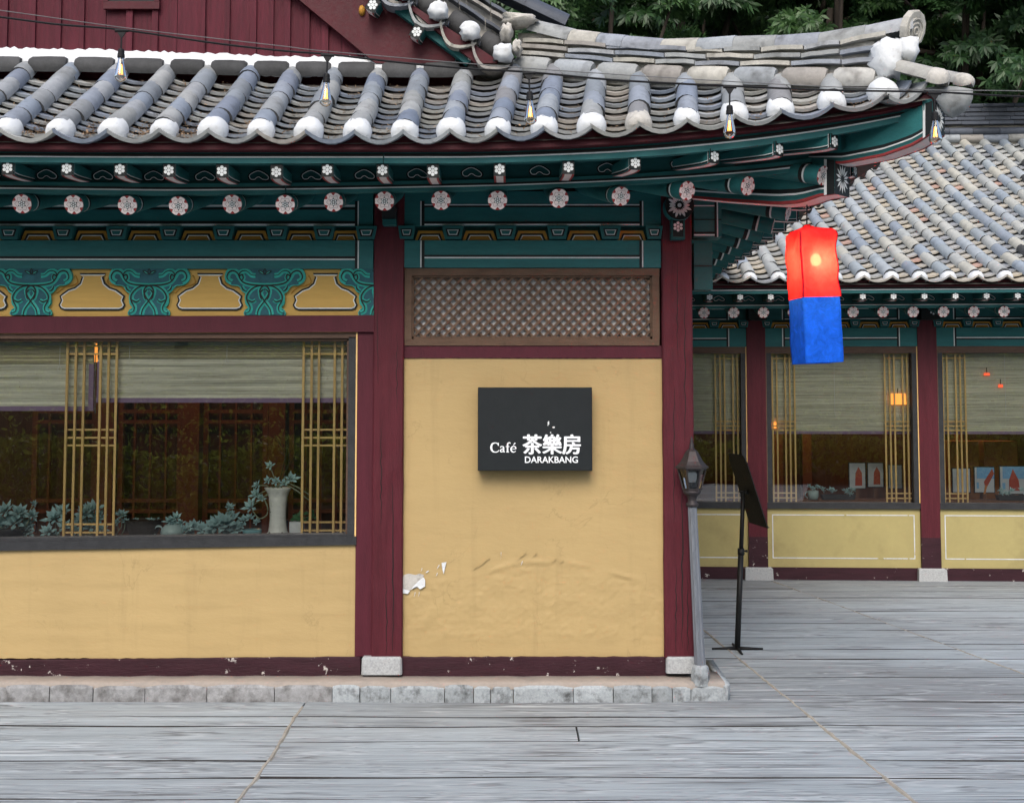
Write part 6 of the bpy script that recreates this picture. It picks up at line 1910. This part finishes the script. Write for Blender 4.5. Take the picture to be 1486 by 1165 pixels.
# ---- bamboo blinds
def blind(name, M, x0, x1, zt, zb, zmid, y, mt, mt2, label, grp, cords=(), vhem=None):
    q = MB()
    n = 60
    q.loft([[(x0, y - .004 * math.sin(40 * t), zt + (zb - zt) * t), (x1, y - .004 * math.sin(40 * t + 1), zt + (zb - zt) * t)] for t in np.linspace(0, 1, n)], mt, closed=False)
    th = MB()
    o = thing(name, label, 'blind', (0, 0, 0), grp) if M is None else None
    if M is not None:
        o = bpy.data.objects.new(name, None); COL.objects.link(o); o.matrix_basis = M; tag(o, label, 'blind', grp)
    q.build('reed_mat', o)
    if zmid:
        q = MB(); q.loft([[(x0 + .002, y - .012 - .004 * math.sin(30 * t), zt + (zmid - zt) * t), (x1 - .002, y - .012 - .004 * math.sin(30 * t + 1), zt + (zmid - zt) * t)] for t in np.linspace(0, 1, 30)], mt2, closed=False); q.build('valance', o)
    q = MB(); q.box(x0 - .003, x1 + .003, y - .008, y + .004, zb - .020, zb + .012, 'purple_hem'); 
    if vhem is not None: q.box(*(sorted(vhem)), y - .0075, y + .003, zb + .012, zt - .12, 'purple_hem')
    q.build('hem', o)
    q = MB(); q.box(x0, x1, y - .016, y + .02, zt - .01, zt + .015, 'celadon'); q.build('head_rail', o)
    for (xc, zl) in cords:
        q = MB(); q.tube([(xc, y - .02, zt - .01), (xc, y - .022, zl)], .0016, 'white_paint', 4); q.tube([(xc - .004, y - .022, zl), (xc - .012, y - .022, zl - .03), (xc, y - .022, zl - .045), (xc + .012, y - .022, zl - .03), (xc + .002, y - .022, zl)], .0014, 'white_paint', 4); q.build('cord', o)
    return o
YB_ = .145
X = lambda px, py=540: at(px, py, YB_).x
Z = lambda py: at(300, py, YB_).z
blind('bamboo_blind', None, X(-420), X(136.5), Z(499.5), Z(592), Z(528), YB_, 'bamboo_blind', 'bamboo_blind_double', 'bamboo blind with lower purple hem, ending at the first lattice strip', None, [(X(88), Z(530))], (X(129.5), X(136.5)))
blind('bamboo_blind', None, X(141.5), X(503), Z(499.5), Z(580), Z(520), YB_, 'bamboo_blind', 'bamboo_blind_double', 'wide bamboo blind with higher purple hem above the succulents', None, [(X(189), Z(520)), (X(330), Z(520))], (X(141.5), X(146)))
q = MB(); q.tube([at(139, 515, .16), at(137.5, 560, .135), at(138, 600, .135)], .003, 'wire_grey', 5); tag(q.build('pull_cord'), 'grey pull cord hanging between the two big-window blinds', 'cord')
WB = ['bamboo blind in the wing window hidden deepest beside the main building', 'bamboo blind in the wing window beside the lamp post', 'bamboo blind in the wing window behind the hanging lantern', 'bamboo blind in the wing window with ice cream posters']
for i, (wn, x0, x1) in enumerate(wing_windows[:4]):
    lab = ('bamboo blind in the wing window behind the lamp post and music stand', 'bamboo blind in the wing window below the hanging cloth lantern', 'bamboo blind in the wing window above the row of posters', 'bamboo blind in the last wing window past the posters')[i]
    blind('bamboo_blind', WM, x0 + .05, x1 - .05, zz(511.5, .13), zz(627, .13), None, .13, 'wing_blind', None, lab, None, [(x0 + (x1 - x0) * .47, zz(600, .13))])

# ---- lamps seen inside
def rlamp(name, M, p, s, mt, lab):
    q = MB(); q.loft([[(p[0] + s[0] * k * x, p[1] + s[1] * y, p[2] + z * s[2]) for x, y in ((-.5, -.5), (.5, -.5), (.5, .5), (-.5, .5))] for z, k in ((-.5, 1.05), (.5, .95))], mt)
    o = bpy.data.objects.new(name, None); COL.objects.link(o); tag(o, lab, 'lamp')
    if M is not None: o.matrix_basis = M
    q.build('shade', o)
    q = MB(); q.tube([(p[0], p[1], p[2] + s[2] / 2), (p[0], p[1], p[2] + s[2] / 2 + .06)], .004, 'black_rubber', 5); q.build('cord', o)
c = at(139.5, 512, .30); rlamp('paper_lamp', None, tuple(c), (.05, .05, .13), 'room_lamp', 'narrow glowing orange lamp in the gap between the two blinds')
c = wat(1303, 579, .112); rlamp('paper_lamp', WM, tuple(c), (.175, .02, .125), 'room_lamp', 'wide glowing orange paper lamp in the lantern-side wing window')
c = wat(1121, 616, .112); rlamp('paper_lamp', WM, tuple(c), (.10, .02, .085), 'room_lamp', 'small glowing orange paper lamp by the wing column behind the music stand')
c = wat(1432, 543, .112); rlamp('paper_lamp', WM, tuple(c), (.06, .02, .03), 'room_lamp_red', 'upper small red glowing lamp above the posters')
c = wat(1452, 560, .112); rlamp('paper_lamp', WM, tuple(c), (.045, .02, .035), 'room_lamp_red', 'lower small red glowing lamp above the posters')

# ---- succulents and pots on the shelf of the big window
def leafmesh(q, c, d, up, l, w_, mt):
    d = d.normalized(); s = d.cross(up)
    if s.length < 1e-3: s = d.cross(Vector((1, 0, 0)))
    s.normalize(); n_ = s.cross(d)
    a_ = c + d * l * .08; m1 = c + d * l * .58; t = c + d * l + n_ * l * .08
    q.poly([a_, m1 + s * w_ * .5 + n_ * w_ * .10, t, m1 - n_ * w_ * .14], mt); q.poly([a_, m1 - n_ * w_ * .14, t, m1 - s * w_ * .5 + n_ * w_ * .10], mt)
    i = len(q.v)
def rosette(q, c, r_, axis, rnd, mt='succulent', n=13):
    axis = Vector(axis).normalized(); a_ = axis.orthogonal().normalized(); b__ = axis.cross(a_)
    ph = rnd.uniform(0, 6.28)
    for k in range(n):
        t = k / (n - 1); an = ph + k * 2.399
        el = R(12 + 62 * (1 - t) if False else 8 + 60 * (1 - t) ** 1.2)
        d = (a_ * math.cos(an) + b__ * math.sin(an)) * math.cos(el) + axis * math.sin(el)
        leafmesh(q, Vector(c), d, axis, r_ * (.55 + .5 * t) * rnd.uniform(.88, 1.08), r_ * .36, mt)
YSH = .20
def shelf(px, py=783, y=YSH): return Vector((at(px, 770, y).x, y, ZSH + .001))
def clump(name, label, cat, px, ros, seed, pot=None, y=YSH, base=None):
    """ros: (px, py, radius px, tilt) of each rosette"""
    rnd = random.Random(seed); b = shelf(px, y=y)
    o = thing(name, label, cat, tuple(b))
    q = MB(); st = MB()
    for (x, yv, r_, tl) in ros:
        c = at(x, yv, y + rnd.uniform(-.03, .04))
        rosette(q, c, r_ / 180.0, (tl, -.9, .75), rnd, n=16)
        st.tube([c, (c + b) / 2 + Vector((rnd.uniform(-.02, .02), .02, .0)), b + Vector((rnd.uniform(-.03, .03), .01, .012))], .004, 'succulent_stem', 5)
    q.build('leaves', o, False); st.build('stem', o, True)
    return o
def lathe_thing(o, name, prof, mt, px, y=YSH, n=22):
    b = shelf(px, y=y); u_ = 1 / 208.0
    q = MB(); q.lathe([(r_ * u_, z * u_) for r_, z in prof], mt, n, tuple(b)); return q.build(name, o, True)
o = clump('succulent', 'large mass of grey-blue succulent rosettes at the far end of the shelf', 'succulent', 20, [(8, 742, 15, -.3), (28, 744, 16, .2), (6, 765, 20, -.2), (22, 758, 18, 0), (38, 773, 15, .2), (46, 748, 11, .6), (49, 731, 6, .5), (-14, 752, 18, -.3), (40, 762, 13, .3), (-6, 775, 15, 0)], 1)
q = MB(); b = shelf(14); q.lathe([(.09, 0), (.11, .06), (.115, .07), (.10, .065)], 'frame_grey', 16, tuple(b)); q.build('pot', o, True)
o = clump('succulent', 'grey-blue succulent in front of the lattice strip, leaning from behind a bar', 'succulent', 80, [(80, 752, 18, -.2), (70, 772, 14, -.3), (90, 742, 13, .3), (78, 778, 11, 0), (94, 764, 12, .2)], 2)
o = clump('succulent', 'tall grey-blue succulent mass standing behind the lattice strip', 'succulent', 130, [(124, 745, 16, -.2), (136, 740, 17, 0), (118, 758, 15, -.4), (142, 752, 14, .4), (131, 764, 17, 0), (147, 768, 11, .3), (112, 772, 12, -.2)], 3, y=.27)
o = clump('succulent', 'thin straggly succulent on a bent stem beside the brown basket', 'succulent', 170, [(176, 747, 10, .3), (182, 756, 6, .3), (170, 758, 7, -.2)], 4)
bs = thing('basket_planter', 'dark brown woven basket planter with soil on the window shelf', 'planter', tuple(shelf(208)))
q = MB(); b = shelf(208, y=.24); prof = []
for k in range(14): prof.append(((.082 + .045 * k / 13) * (1 + .012 * (k % 2)), .125 * k / 13))
q.lathe(prof + [(.118, .125), (.112, .112)], 'basket', 24, tuple(b)); q.build('basket', bs)
q = MB(); q.lathe([(.001, .116), (.114, .114)], 'soil', 16, tuple(b), caps=False); q.build('soil', bs)
q = MB(); rs = random.Random(5)
for k in range(8): rosette(q, b + Vector((rs.uniform(-.1, .1), rs.uniform(-.06, .03), .125)), .022, (0, -.3, 1), rs, n=7)
q.build('seedlings', bs)
tp_ = thing('teapot', 'pale celadon creamer pot with a ring handle holding a small succulent', 'pot', tuple(shelf(248)))
lathe_thing(tp_, 'body', [(9, 0), (14, 3), (16.5, 8), (15, 14), (11, 18), (10, 20), (9, 19)], 'celadon', 250)
q = MB(); b = shelf(250); u_ = 1 / 208.0
q.tube([(b.x - (13 + 6.5 + 6.5 * math.cos(t)) * u_, b.y - .005, b.z + (10 + 7.5 * math.sin(t)) * u_) for t in np.linspace(-2.6 + 3.14, 2.6 + 3.14, 14)], .0058, 'celadon', 8); q.build('handle', tp_, True)
q = MB(); rs = random.Random(6)
for (x, yv, r_) in ((246, 757, 12), (256, 752, 13), (262, 760, 10), (250, 762, 11)): rosette(q, at(x, yv, YSH), r_ / 212, (0, -.7, .8), rs)
q.build('leaves', tp_)
clump('succulent', 'low dark blue succulent rosettes right beside the celadon creamer', 'succulent', 276, [(270, 770, 14, -.2), (282, 766, 15, 0), (294, 768, 13, .2), (276, 776, 12, 0)], 7)
clump('succulent', 'broad spiky grey-blue succulent with one raised shoot before the small bowl', 'succulent', 322, [(312, 764, 18, -.3), (326, 760, 22, 0), (340, 768, 16, .3), (333, 736, 8, .2), (330, 775, 15, 0), (306, 774, 12, -.2), (335, 745, 7, .3)], 8)
bw = thing('bowl', 'small turquoise glazed bowl with a young succulent beside the vase', 'bowl', tuple(shelf(366)))
lathe_thing(bw, 'body', [(8, 0), (10, 1), (13, 6), (13.5, 12), (12.8, 13), (11.5, 11), (.5, 10)], 'turquoise_glaze', 366)
q = MB(); rs = random.Random(9)
for (x, yv, r_) in ((354, 756, 13), (362, 752, 11), (372, 758, 9), (350, 764, 10)): rosette(q, at(x, yv, YSH), r_ / 212, (0, -.7, .8), rs)
q.build('leaves', bw)
vs = thing('vase', 'tall flared white glazed vase overflowing with trailing blue succulents', 'vase', tuple(shelf(403)))
lathe_thing(vs, 'body', [(16, 0), (16.5, 3), (15.5, 5), (16, 7), (13.5, 10), (12.6, 16), (11.6, 28), (11.8, 42), (13.0, 54), (13.3, 56), (13.0, 57.5), (15.5, 65), (19.5, 71), (19.5, 72.5), (17.5, 72), (14, 66), (12, 58), (.5, 57)], 'white_glaze', 403)
q = MB(); b = shelf(403)
for (x, z) in ((-8.5, 38), (-8.0, 33)):
    q.lathe([(.0001, -.004), (.004, 0), (.0001, .004)], 'black_paint', 6, (b.x + x / 208, b.y - .038, b.z + z / 208))
q.lathe([(.0001, -.012), (.012, 0), (.0001, .010)], 'black_paint', 6, (b.x - 9 / 208, b.y - .066, b.z + 8.5 / 208)); q.lathe([(.0001, -.012), (.012, 0), (.0001, .010)], 'black_paint', 6, (b.x + 9 / 208, b.y - .066, b.z + 8.5 / 208)); q.build('foot_cutouts', vs)
q = MB(); st = MB(); rs = random.Random(10); tc_ = b + Vector((0, 0, .33))
for (x, yv, r_, tl) in ((392, 676, 10, -.2), (389, 697, 9, -.3), (400, 699, 10, 0), (422, 695, 14, .4), (412, 701, 9, .2), (373, 704, 9, -.5), (372, 718, 14, -.3), (364, 736, 16, -.4), (379, 724, 9, 0)):
    c = at(x, yv, YSH - .03); rosette(q, c, r_ / 212, (tl, -.9, .6), rs)
    st.tube([c, (c + tc_) / 2 + Vector((0, -.02, .015)), tc_ + Vector((rs.uniform(-.05, .05), -.03, .01))], .004, 'succulent_stem', 5)
for pts_ in ([(412, 702), (428, 710), (444, 722), (450, 726)], [(416, 700), (434, 708), (452, 720)], [(366, 740), (376, 752), (387, 747), (388, 735), (382, 722)]):
    st.tube([at(x, y, YSH - .03) for x, y in cr(pts_, 5)], .005, 'succulent_stem', 5)
q.build('leaves', vs); st.build('trailing_stem', vs, True)
cp = thing('square_pot', 'small square white pot with green sprigs at the window corner', 'pot', tuple(shelf(432)))
q = MB(); b = shelf(431); h_ = 24 / 208
q.loft([[(b.x + x * k / 208, b.y + y * k / 208, b.z + z) for x, y in ((-9.5, -9), (9.5, -9), (9.5, 9), (-9.5, 9))] for z, k in ((0, 1.25), (.012, 1.25), (.012, .95), (h_, 1.0), (h_, .9), (h_ - .02, .88))], 'plaster_white'); q.build('body', cp)
q = MB(); rs = random.Random(12)
for (x, yv) in ((430, 754), (440, 748), (450, 744), (454, 752), (446, 756), (436, 756)):
    c = at(x, yv, YSH + .02)
    for k in range(5): leafmesh(q, c, Vector((rs.uniform(-1, 1), rs.uniform(-.6, .2), rs.uniform(-.2, 1))), Vector((0, -1, .3)), .045, .022, 'green_leaf')
q.tube([b + Vector((0, 0, .1)), at(440, 752, YSH + .02), at(452, 748, YSH + .02)], .003, 'succulent_stem', 5)
q.build('sprigs', cp)
# dry twiggy plant standing further inside
dp = thing('twig_plant', 'tall bare twiggy plant rising behind the white vase', 'plant', tuple(shelf(405, y=.42)))
q = MB(); rs = random.Random(13); b = shelf(405, y=.42)
def twig(p, d, l, r_, dep):
    e_ = p + d * l; q.tube([p, (p + e_) / 2 + Vector((rs.uniform(-.01, .01), 0, 0)), e_], [r_, r_ * .85, r_ * .6], 'bark', 5)
    if dep:
        for _ in range(3): twig(p.lerp(e_, rs.uniform(.4, 1)), (d + Vector((rs.uniform(-.8, .8), rs.uniform(-.4, .4), rs.uniform(-.1, .5)))).normalized(), l * rs.uniform(.45, .7), r_ * .6, dep - 1)
twig(b, Vector((.02, 0, 1)), .42, .006, 3); q.build('twigs', dp)
q = MB(); q.lathe([(.05, 0), (.065, .1), (.06, .1)], 'frame_grey', 14, tuple(b)); q.build('pot', dp, True)

# ---- things behind the wing windows
def wthing(name, label, cat, p, grp=None):
    o = bpy.data.objects.new(name, None); COL.objects.link(o); o.matrix_basis = WM @ Matrix.Translation(p); tag(o, label, cat, grp); return o
def wsh(px, off=.24): v = wat(px, 720, off); return Vector((v.x, off, ZWS + .001))
for px0, px1, lab in ((1192, 1240, 'low grey planter of pale succulents under the lantern-side blind'), (1447, 1500, 'low grey planter of pale succulents beneath the posters')):
    o = wthing('planter', lab, 'planter', wsh((px0 + px1) / 2)); w_ = (px1 - px0) / 128 / 2; rs = random.Random(px0)
    q = MB(); q.loft([[(-w_ * k, -.06 * k, z), (w_ * k, -.06 * k, z), (w_ * k, .06 * k, z), (-w_ * k, .06 * k, z)] for z, k in ((0, .92), (.055, 1), (.055, .9), (.04, .88))], 'frame_grey'); q.build('box', o)
    q = MB()
    for k in range(16): rosette(q, Vector((rs.uniform(-w_, w_), rs.uniform(-.07, .03), .06 + rs.uniform(0, .06))), rs.uniform(.03, .05), (rs.uniform(-.4, .4), -.8, .8), rs, n=8)
    q.build('leaves', o)
o = wthing('cup_planter', 'white handled cup planted with succulents on the wing window shelf', 'cup', wsh(1180)); rs = random.Random(3)
q = MB(); q.lathe([(.05, 0), (.062, .04), (.060, .10), (.055, .10)], 'celadon', 16); q.build('body', o, True)
q = MB(); q.tube([(-.055 - .032 * math.sin(t), 0, .052 + .035 * math.cos(t)) for t in np.linspace(.1, 3.04, 10)], .007, 'celadon', 6); q.build('handle', o, True)
q = MB()
for k in range(6): rosette(q, Vector((rs.uniform(-.05, .07), rs.uniform(-.04, .02), .115 + rs.uniform(0, .03))), .042, (0, -.8, .8), rs, n=9)
q.build('leaves', o)
PO = [(1233, 1255, 672, 708, .75, 'white poster with reddish arch shape, first by the dark posts'), (1260, 1281, 672, 706, .75, 'white poster with reddish shape, second from the dark posts'), (1290, 1308, 675, 708, .75, 'plain pale poster behind the lattice strip in the lantern-side window'), (1383, 1407, 680, 714, .6, 'pale poster behind lattice bars beside the wing column'), (1415, 1442, 678, 714, .6, 'white and blue poster with a slanting dark red ice bar'), (1452, 1486, 677, 716, .6, 'blue and white poster with a pointed red ice cone')]
for i, (x0, x1, y0, y1, off, lab) in enumerate(PO):
    a_, b__ = wat(x0, y1, off), wat(x1, y0, off)
    o = wthing('poster', lab, 'poster', (a_.x, off, a_.z)); W_, H_ = b__.x - a_.x, b__.z - a_.z
    q = MB(); q.box(-.01, W_ + .01, 0, .015, -.01, H_ + .01, 'frame_grey'); q.box(0, W_, -.004, -.0005, 0, H_, 'poster_white')
    if i >= 4:
        q.box(W_ * .1, W_, -.007, -.0042, H_ * .55, H_, 'poster_blue')
        q.box(W_ * .08, W_ * .2, -.007, -.0042, H_ * .15, H_ * .4, 'poster_blue')
    if i == 4: q.prism([(W_ * .5, H_ * .28), (W_ * .62, H_ * .22), (W_ * 1.0, H_ * .75), (W_ * .9, H_ * .95), (W_ * .78, H_ * .8), (W_ * .46, H_ * .42)], -.010, -.0072, 'poster_red'); q.prism([(W_ * .42, -.02), (W_ * .52, -.02), (W_ * .62, H_ * .26), (W_ * .52, H_ * .3)], -.013, -.0102, 'orange_box')
    elif i == 5: q.prism([(W_ * .35, H_ * .15), (W_ * .8, H_ * .1), (W_ * .75, H_ * .5), (W_ * .52, H_ * .92), (W_ * .36, H_ * .5)], -.010, -.0072, 'poster_red')
    elif i < 2: q.prism([(W_ * .35, H_ * .1), (W_ * .8, H_ * .1), (W_ * .8, H_ * .6), (W_ * .58, H_ * .85), (W_ * .38, H_ * .6)], -.007, -.0042, 'poster_red')
    q.build('print', o)
    q = MB(); q.box(W_ * .4, W_ * .6, .015, .04, -a_.z + .06, 0, 'room_brown'); q.build('stand', o)
for (x0, x1, y0, y1, off, lab) in ((1378, 1420, 640, 672, 1.3, 'orange-brown wooden cabinet front above the posters'), (1428, 1476, 640, 672, 1.3, 'wide orange-brown wooden cabinet above the ice cone poster')):
    a_, b__ = wat(x0, y1, off), wat(x1, y0, off); o = wthing('cabinet', lab, 'cabinet', (a_.x, off, .05)); W_ = b__.x - a_.x
    q = MB(); q.box(0, W_, 0, .35, 0, b__.z - .05, 'orange_box'); q.build('carcass', o)
    for k in (0, 1):
        q = MB(); q.box(.02 + k * W_ / 2, W_ / 2 - .01 + k * W_ / 2, -.015, -.001, a_.z, b__.z - .08, 'orange_box'); q.build('door', o)
o = wthing('side_table', 'dark low table inside the wing behind the pale planter', 'table', (wat(1258, 720, .7).x, .7, .05))
q = MB(); q.box(-.28, .25, -.15, .3, .62, .66, 'black_paint'); q.build('table_top', o)
for sx in (-.25, .22):
    for sy in (-.12, .26): q = MB(); q.box(sx - .02, sx + .02, sy - .02, sy + .02, 0, .62, 'orange_box'); q.build('leg', o)

# unseen warm point lights added to brighten the rooms, apart from the paper lamps
def roomlight(p, e_, parent):
    l_ = bpy.data.lights.new('room_fill', 'POINT'); l_.energy = e_; l_.color = (1.0, .55, .25); l_.shadow_soft_size = .12
    o_ = bpy.data.objects.new('room_fill', l_); COL.objects.link(o_); o_.location = p; o_.parent = parent
roomlight((-2.6, 1.9, 2.55), 6.5, room); roomlight((-4.4, 1.9, 2.55), 4.5, room)
roomlight((c1 + .9, 1.7, 2.3), 9, wroom); roomlight((c2 + .9, 1.7, 2.3), 10, wroom)

# ================================================================== HILL AND TREES BEHIND
def hillz(x, y):
    return -0.05 + max(0, y - 11.5) * 0.42 + 0.5 * mn.noise((x * .15, y * .15, 0)) * min(1, max(0, (y - 11.5) / 4))
q = MB(); nx, ny = 50, 34; V = []
for j in range(ny):
    for i in range(nx):
        x = -40 + 90 * i / (nx - 1); y = 9 + 40 * j / (ny - 1); V.append((x, y, hillz(x, y)))
q.v = V; q.f = [(j * nx + i, j * nx + i + 1, (j + 1) * nx + i + 1, (j + 1) * nx + i) for j in range(ny - 1) for i in range(nx - 1)]; q.m = ['hill_soil'] * len(q.f)
q.build('hill', None, True, kind='structure')
def crown_mesh(seed, rx, rz, nspray, ll, mt):
    """sprays of long drooping leaves on clumps spread through the crown"""
    r = np.random.RandomState(seed); verts = []; faces = []
    ncl = 34
    cl = []
    while len(cl) < ncl:
        p = r.uniform(-1, 1, 3)
        if .25 < np.linalg.norm(p) < 1: cl.append(p * [rx, rx, rz] * r.uniform(.75, 1.05))
    cl = np.array(cl); cr_ = r.uniform(.45, .95, ncl) * rx * .34
    for s in range(nspray):
        k = r.randint(ncl); d = r.normal(size=3); d /= np.linalg.norm(d); d[2] = abs(d[2]) * .8 - .15
        c = cl[k] + d * cr_[k] * r.uniform(.55, 1.05)
        out = c / (np.linalg.norm(c) + 1e-6) + d * .8; out /= np.linalg.norm(out)
        n = r.randint(6, 10)
        a = np.cross(out, [0, 0, 1]); a /= np.linalg.norm(a) + 1e-6; b = np.cross(a, out)
        for i in range(n):
            an = 2 * math.pi * i / n + r.uniform(-.3, .3)
            ld = (a * math.cos(an) + b * math.sin(an)) * .9 + out * r.uniform(.1, .7); ld[2] -= r.uniform(.15, .6); ld /= np.linalg.norm(ld)
            sd_ = np.cross(ld, out); sd_ /= np.linalg.norm(sd_) + 1e-6
            L = ll * r.uniform(.7, 1.2); w_ = L * .15
            i0 = len(verts); m = c + ld * L * .5; t = c + ld * L + np.array([0, 0, -.12 * L])
            verts += [tuple(c), tuple(m + sd_ * w_), tuple(t), tuple(m - sd_ * w_)]; faces.append((i0, i0 + 1, i0 + 2, i0 + 3))
    q = MB(); q.v = verts; q.f = faces; q.m = [mt] * len(faces)
    return q.mesh('crown'), cl
CR = [crown_mesh(3, 2.3, 2.0, 3600, .19, 'forest_leaf'), crown_mesh(5, 2.1, 2.3, 3600, .175, 'forest_leaf_pale'), crown_mesh(8, 2.5, 2.1, 3600, .185, 'forest_leaf')]
def trunk_mesh(seed, h, cl):
    r = random.Random(seed); q = MB()
    pth = [Vector((0, 0, -.3))]; 
    for k in range(6): pth.append(Vector((r.uniform(-.12, .12), r.uniform(-.1, .1), h * (k + 1) / 6)))
    q.tube(pth, [.20, .165, .15, .135, .12, .10, .06], 'bark', 9)
    for k in range(9):
        c = Vector(cl[k * 3]) + Vector((0, 0, h)); s = pth[3 + k % 3]; m_ = (s + c) / 2 + Vector((0, 0, .3)); q.tube([s, m_, c], [.07, .05, .02], 'bark', 6)
    return q.mesh('trunk', True)
TRK = [trunk_mesh(i, 5.2, CR[i][1]) for i in range(3)]
# x pixel, depth, crown centre row, kind, scale
TREES = [(730, 20.0, 20, 0, .85, 'dark evergreen-looking chestnut crown just above the rough mortar of the hip joint'), (868, 17.5, 58, 1, .72, 'chestnut tree rising over the middle of the hip ridge'),
         (985, 19.5, 0, 2, .95, 'tall chestnut tree with drooping leaves beside the two bare trunks'), (1075, 22.5, -40, 0, 1.0, 'chestnut tree with bare dark trunk showing over the hip ridge'),
         (1128, 21.0, -75, 2, .9, 'chestnut tree with a second bare trunk beside the first'), (1205, 18.3, 14, 1, .85, 'brighter chestnut tree directly behind the ornamental end tile'),
         (1300, 20.5, 30, 2, .95, 'chestnut tree beyond the end of the hip'), (1395, 18.5, 55, 0, .85, 'low chestnut tree over the dark wing ridge'),
         (1480, 20.0, 10, 1, 1.0, 'tall chestnut tree above the far end of the wing ridge'), (1600, 19.0, 30, 2, .95, 'chestnut tree past the end of the wing'), (620, 21.0, 0, 1, .9, 'chestnut tree behind the gable of the main hanok'),
         (1330, 25.0, -20, 0, 1.1, 'shaded chestnut tree filling the gap in the second row'), (1000, 26.0, 40, 1, 1.15, 'shaded chestnut tree low in the second row behind the trunks'), (860, 25.0, 0, 2, 1.15, 'shaded chestnut tree in the second row over the hip'), (1165, 26.0, 40, 2, 1.15, 'shaded chestnut tree in the second row between trunks and end tile'), (1460, 26.0, 60, 2, 1.15, 'shaded chestnut tree in the second row over the wing ridge')]
rtv = random.Random(2)
for (px, dd, py, k, s, lab) in TREES:
    c = at(px, py, dd - 8); gz = hillz(c.x, c.y)
    o = thing('chestnut_tree', lab, 'tree', (c.x, c.y, gz), 'chestnut trees on the slope behind the roofs')
    rz = rtv.uniform(0, 6.28); th_ = max(1.5, c.z - gz)
    link('crown', CR[k][0], o, Matrix.Translation(c) @ Matrix.Rotation(rz, 4, 'Z') @ Matrix.Diagonal((s, s, s, 1)))
    link('trunk', TRK[k], o, Matrix.Translation((c.x, c.y, gz)) @ Matrix.Rotation(rz, 4, 'Z') @ Matrix.Diagonal((s, s, th_ / 5.2, 1)))
# far wood that reads as one dark mass behind them
r = np.random.RandomState(12); q = MB()
for _ in range(15000):
    x = r.uniform(-16, 30); y = r.uniform(21, 29); z = hillz(x, y) + r.uniform(.2, 8.5)
    d = r.normal(size=3); d /= np.linalg.norm(d); e_ = np.cross(d, r.normal(size=3)); e_ /= np.linalg.norm(e_); c = np.array([x, y, z]); L = r.uniform(.12, .3)
    i0 = len(q.v); q.v += [tuple(c - d * L), tuple(c + e_ * L * .35), tuple(c + d * L), tuple(c - e_ * L * .35)]; q.f.append((i0, i0 + 1, i0 + 2, i0 + 3))
q.m = ['forest_leaf'] * len(q.f)
tag(q.build('forest'), 'dark mass of forest foliage far up the slope behind the chestnut trees', 'forest', None, 'stuff')

# ================================================================== GREENERY BEHIND THE CAMERA (hedge mirrored in the windows, trees added to block sky)
q = MB(); nx, ny = 40, 16; V = []
def bankz(x, y): return max(-0.05, (-13.5 - y) * .30 + .5 * mn.noise((x * .2, y * .2, 3)))
for j in range(ny):
    for i in range(nx):
        x = -34 + 68 * i / (nx - 1); y = -13 - 26 * j / (ny - 1); V.append((x, y, bankz(x, y)))
q.v = V; q.f = [(j * nx + i, (j + 1) * nx + i, (j + 1) * nx + i + 1, j * nx + i + 1) for j in range(ny - 1) for i in range(nx - 1)]; q.m = ['hill_soil'] * len(q.f)
q.build('terrain', None, True, kind='structure')
r = np.random.RandomState(21); q = MB()
for _ in range(42000):
    x = r.uniform(-17, 17); t = r.rand()
    if t < .65: y = r.uniform(-13.9, -12.9); z = r.uniform(0, 1.25) + .2 * math.sin(x * 1.3)
    else: y = r.uniform(-26, -14); z = max(0, bankz(x, y)) + abs(r.normal()) * .7
    d = r.normal(size=3); d /= np.linalg.norm(d); e_ = np.cross(d, r.normal(size=3)); e_ /= np.linalg.norm(e_); c = np.array([x, y, max(z, .02)]); L = r.uniform(.04, .09)
    i0 = len(q.v); q.v += [tuple(c - d * L), tuple(c + e_ * L * .5), tuple(c + d * L), tuple(c - e_ * L * .5)]; q.f.append((i0, i0 + 1, i0 + 2, i0 + 3))
q.m = ['hedge_leaf'] * len(q.f)
tag(q.build('hedge_foliage'), 'green hedge and planted bank mirrored in the dark window glass', 'hedge', None, 'stuff')
for (x, y, k, s) in ((-9, -24, 0, 1.0), (-4, -26, 1, 1.0), (1.5, -25, 2, 1.05), (7, -27, 0, 1.0), (12, -24, 1, 1.0)):  # unseen trees added to keep bright sky out of the window reflections
    gz = bankz(x, y); o = thing('sky_block_tree', 'leafy tree added behind the camera to keep sky out of the window glass', 'tree', (x, y, gz), 'unseen trees added on the bank to block sky in the windows')
    c = Vector((x, y, gz + 4.0)); link('crown', CR[k][0], o, Matrix.Translation(c) @ Matrix.Diagonal((s, s, s, 1))); link('trunk', TRK[k], o, Matrix.Translation((x, y, gz)) @ Matrix.Diagonal((s, s, .8, 1)))
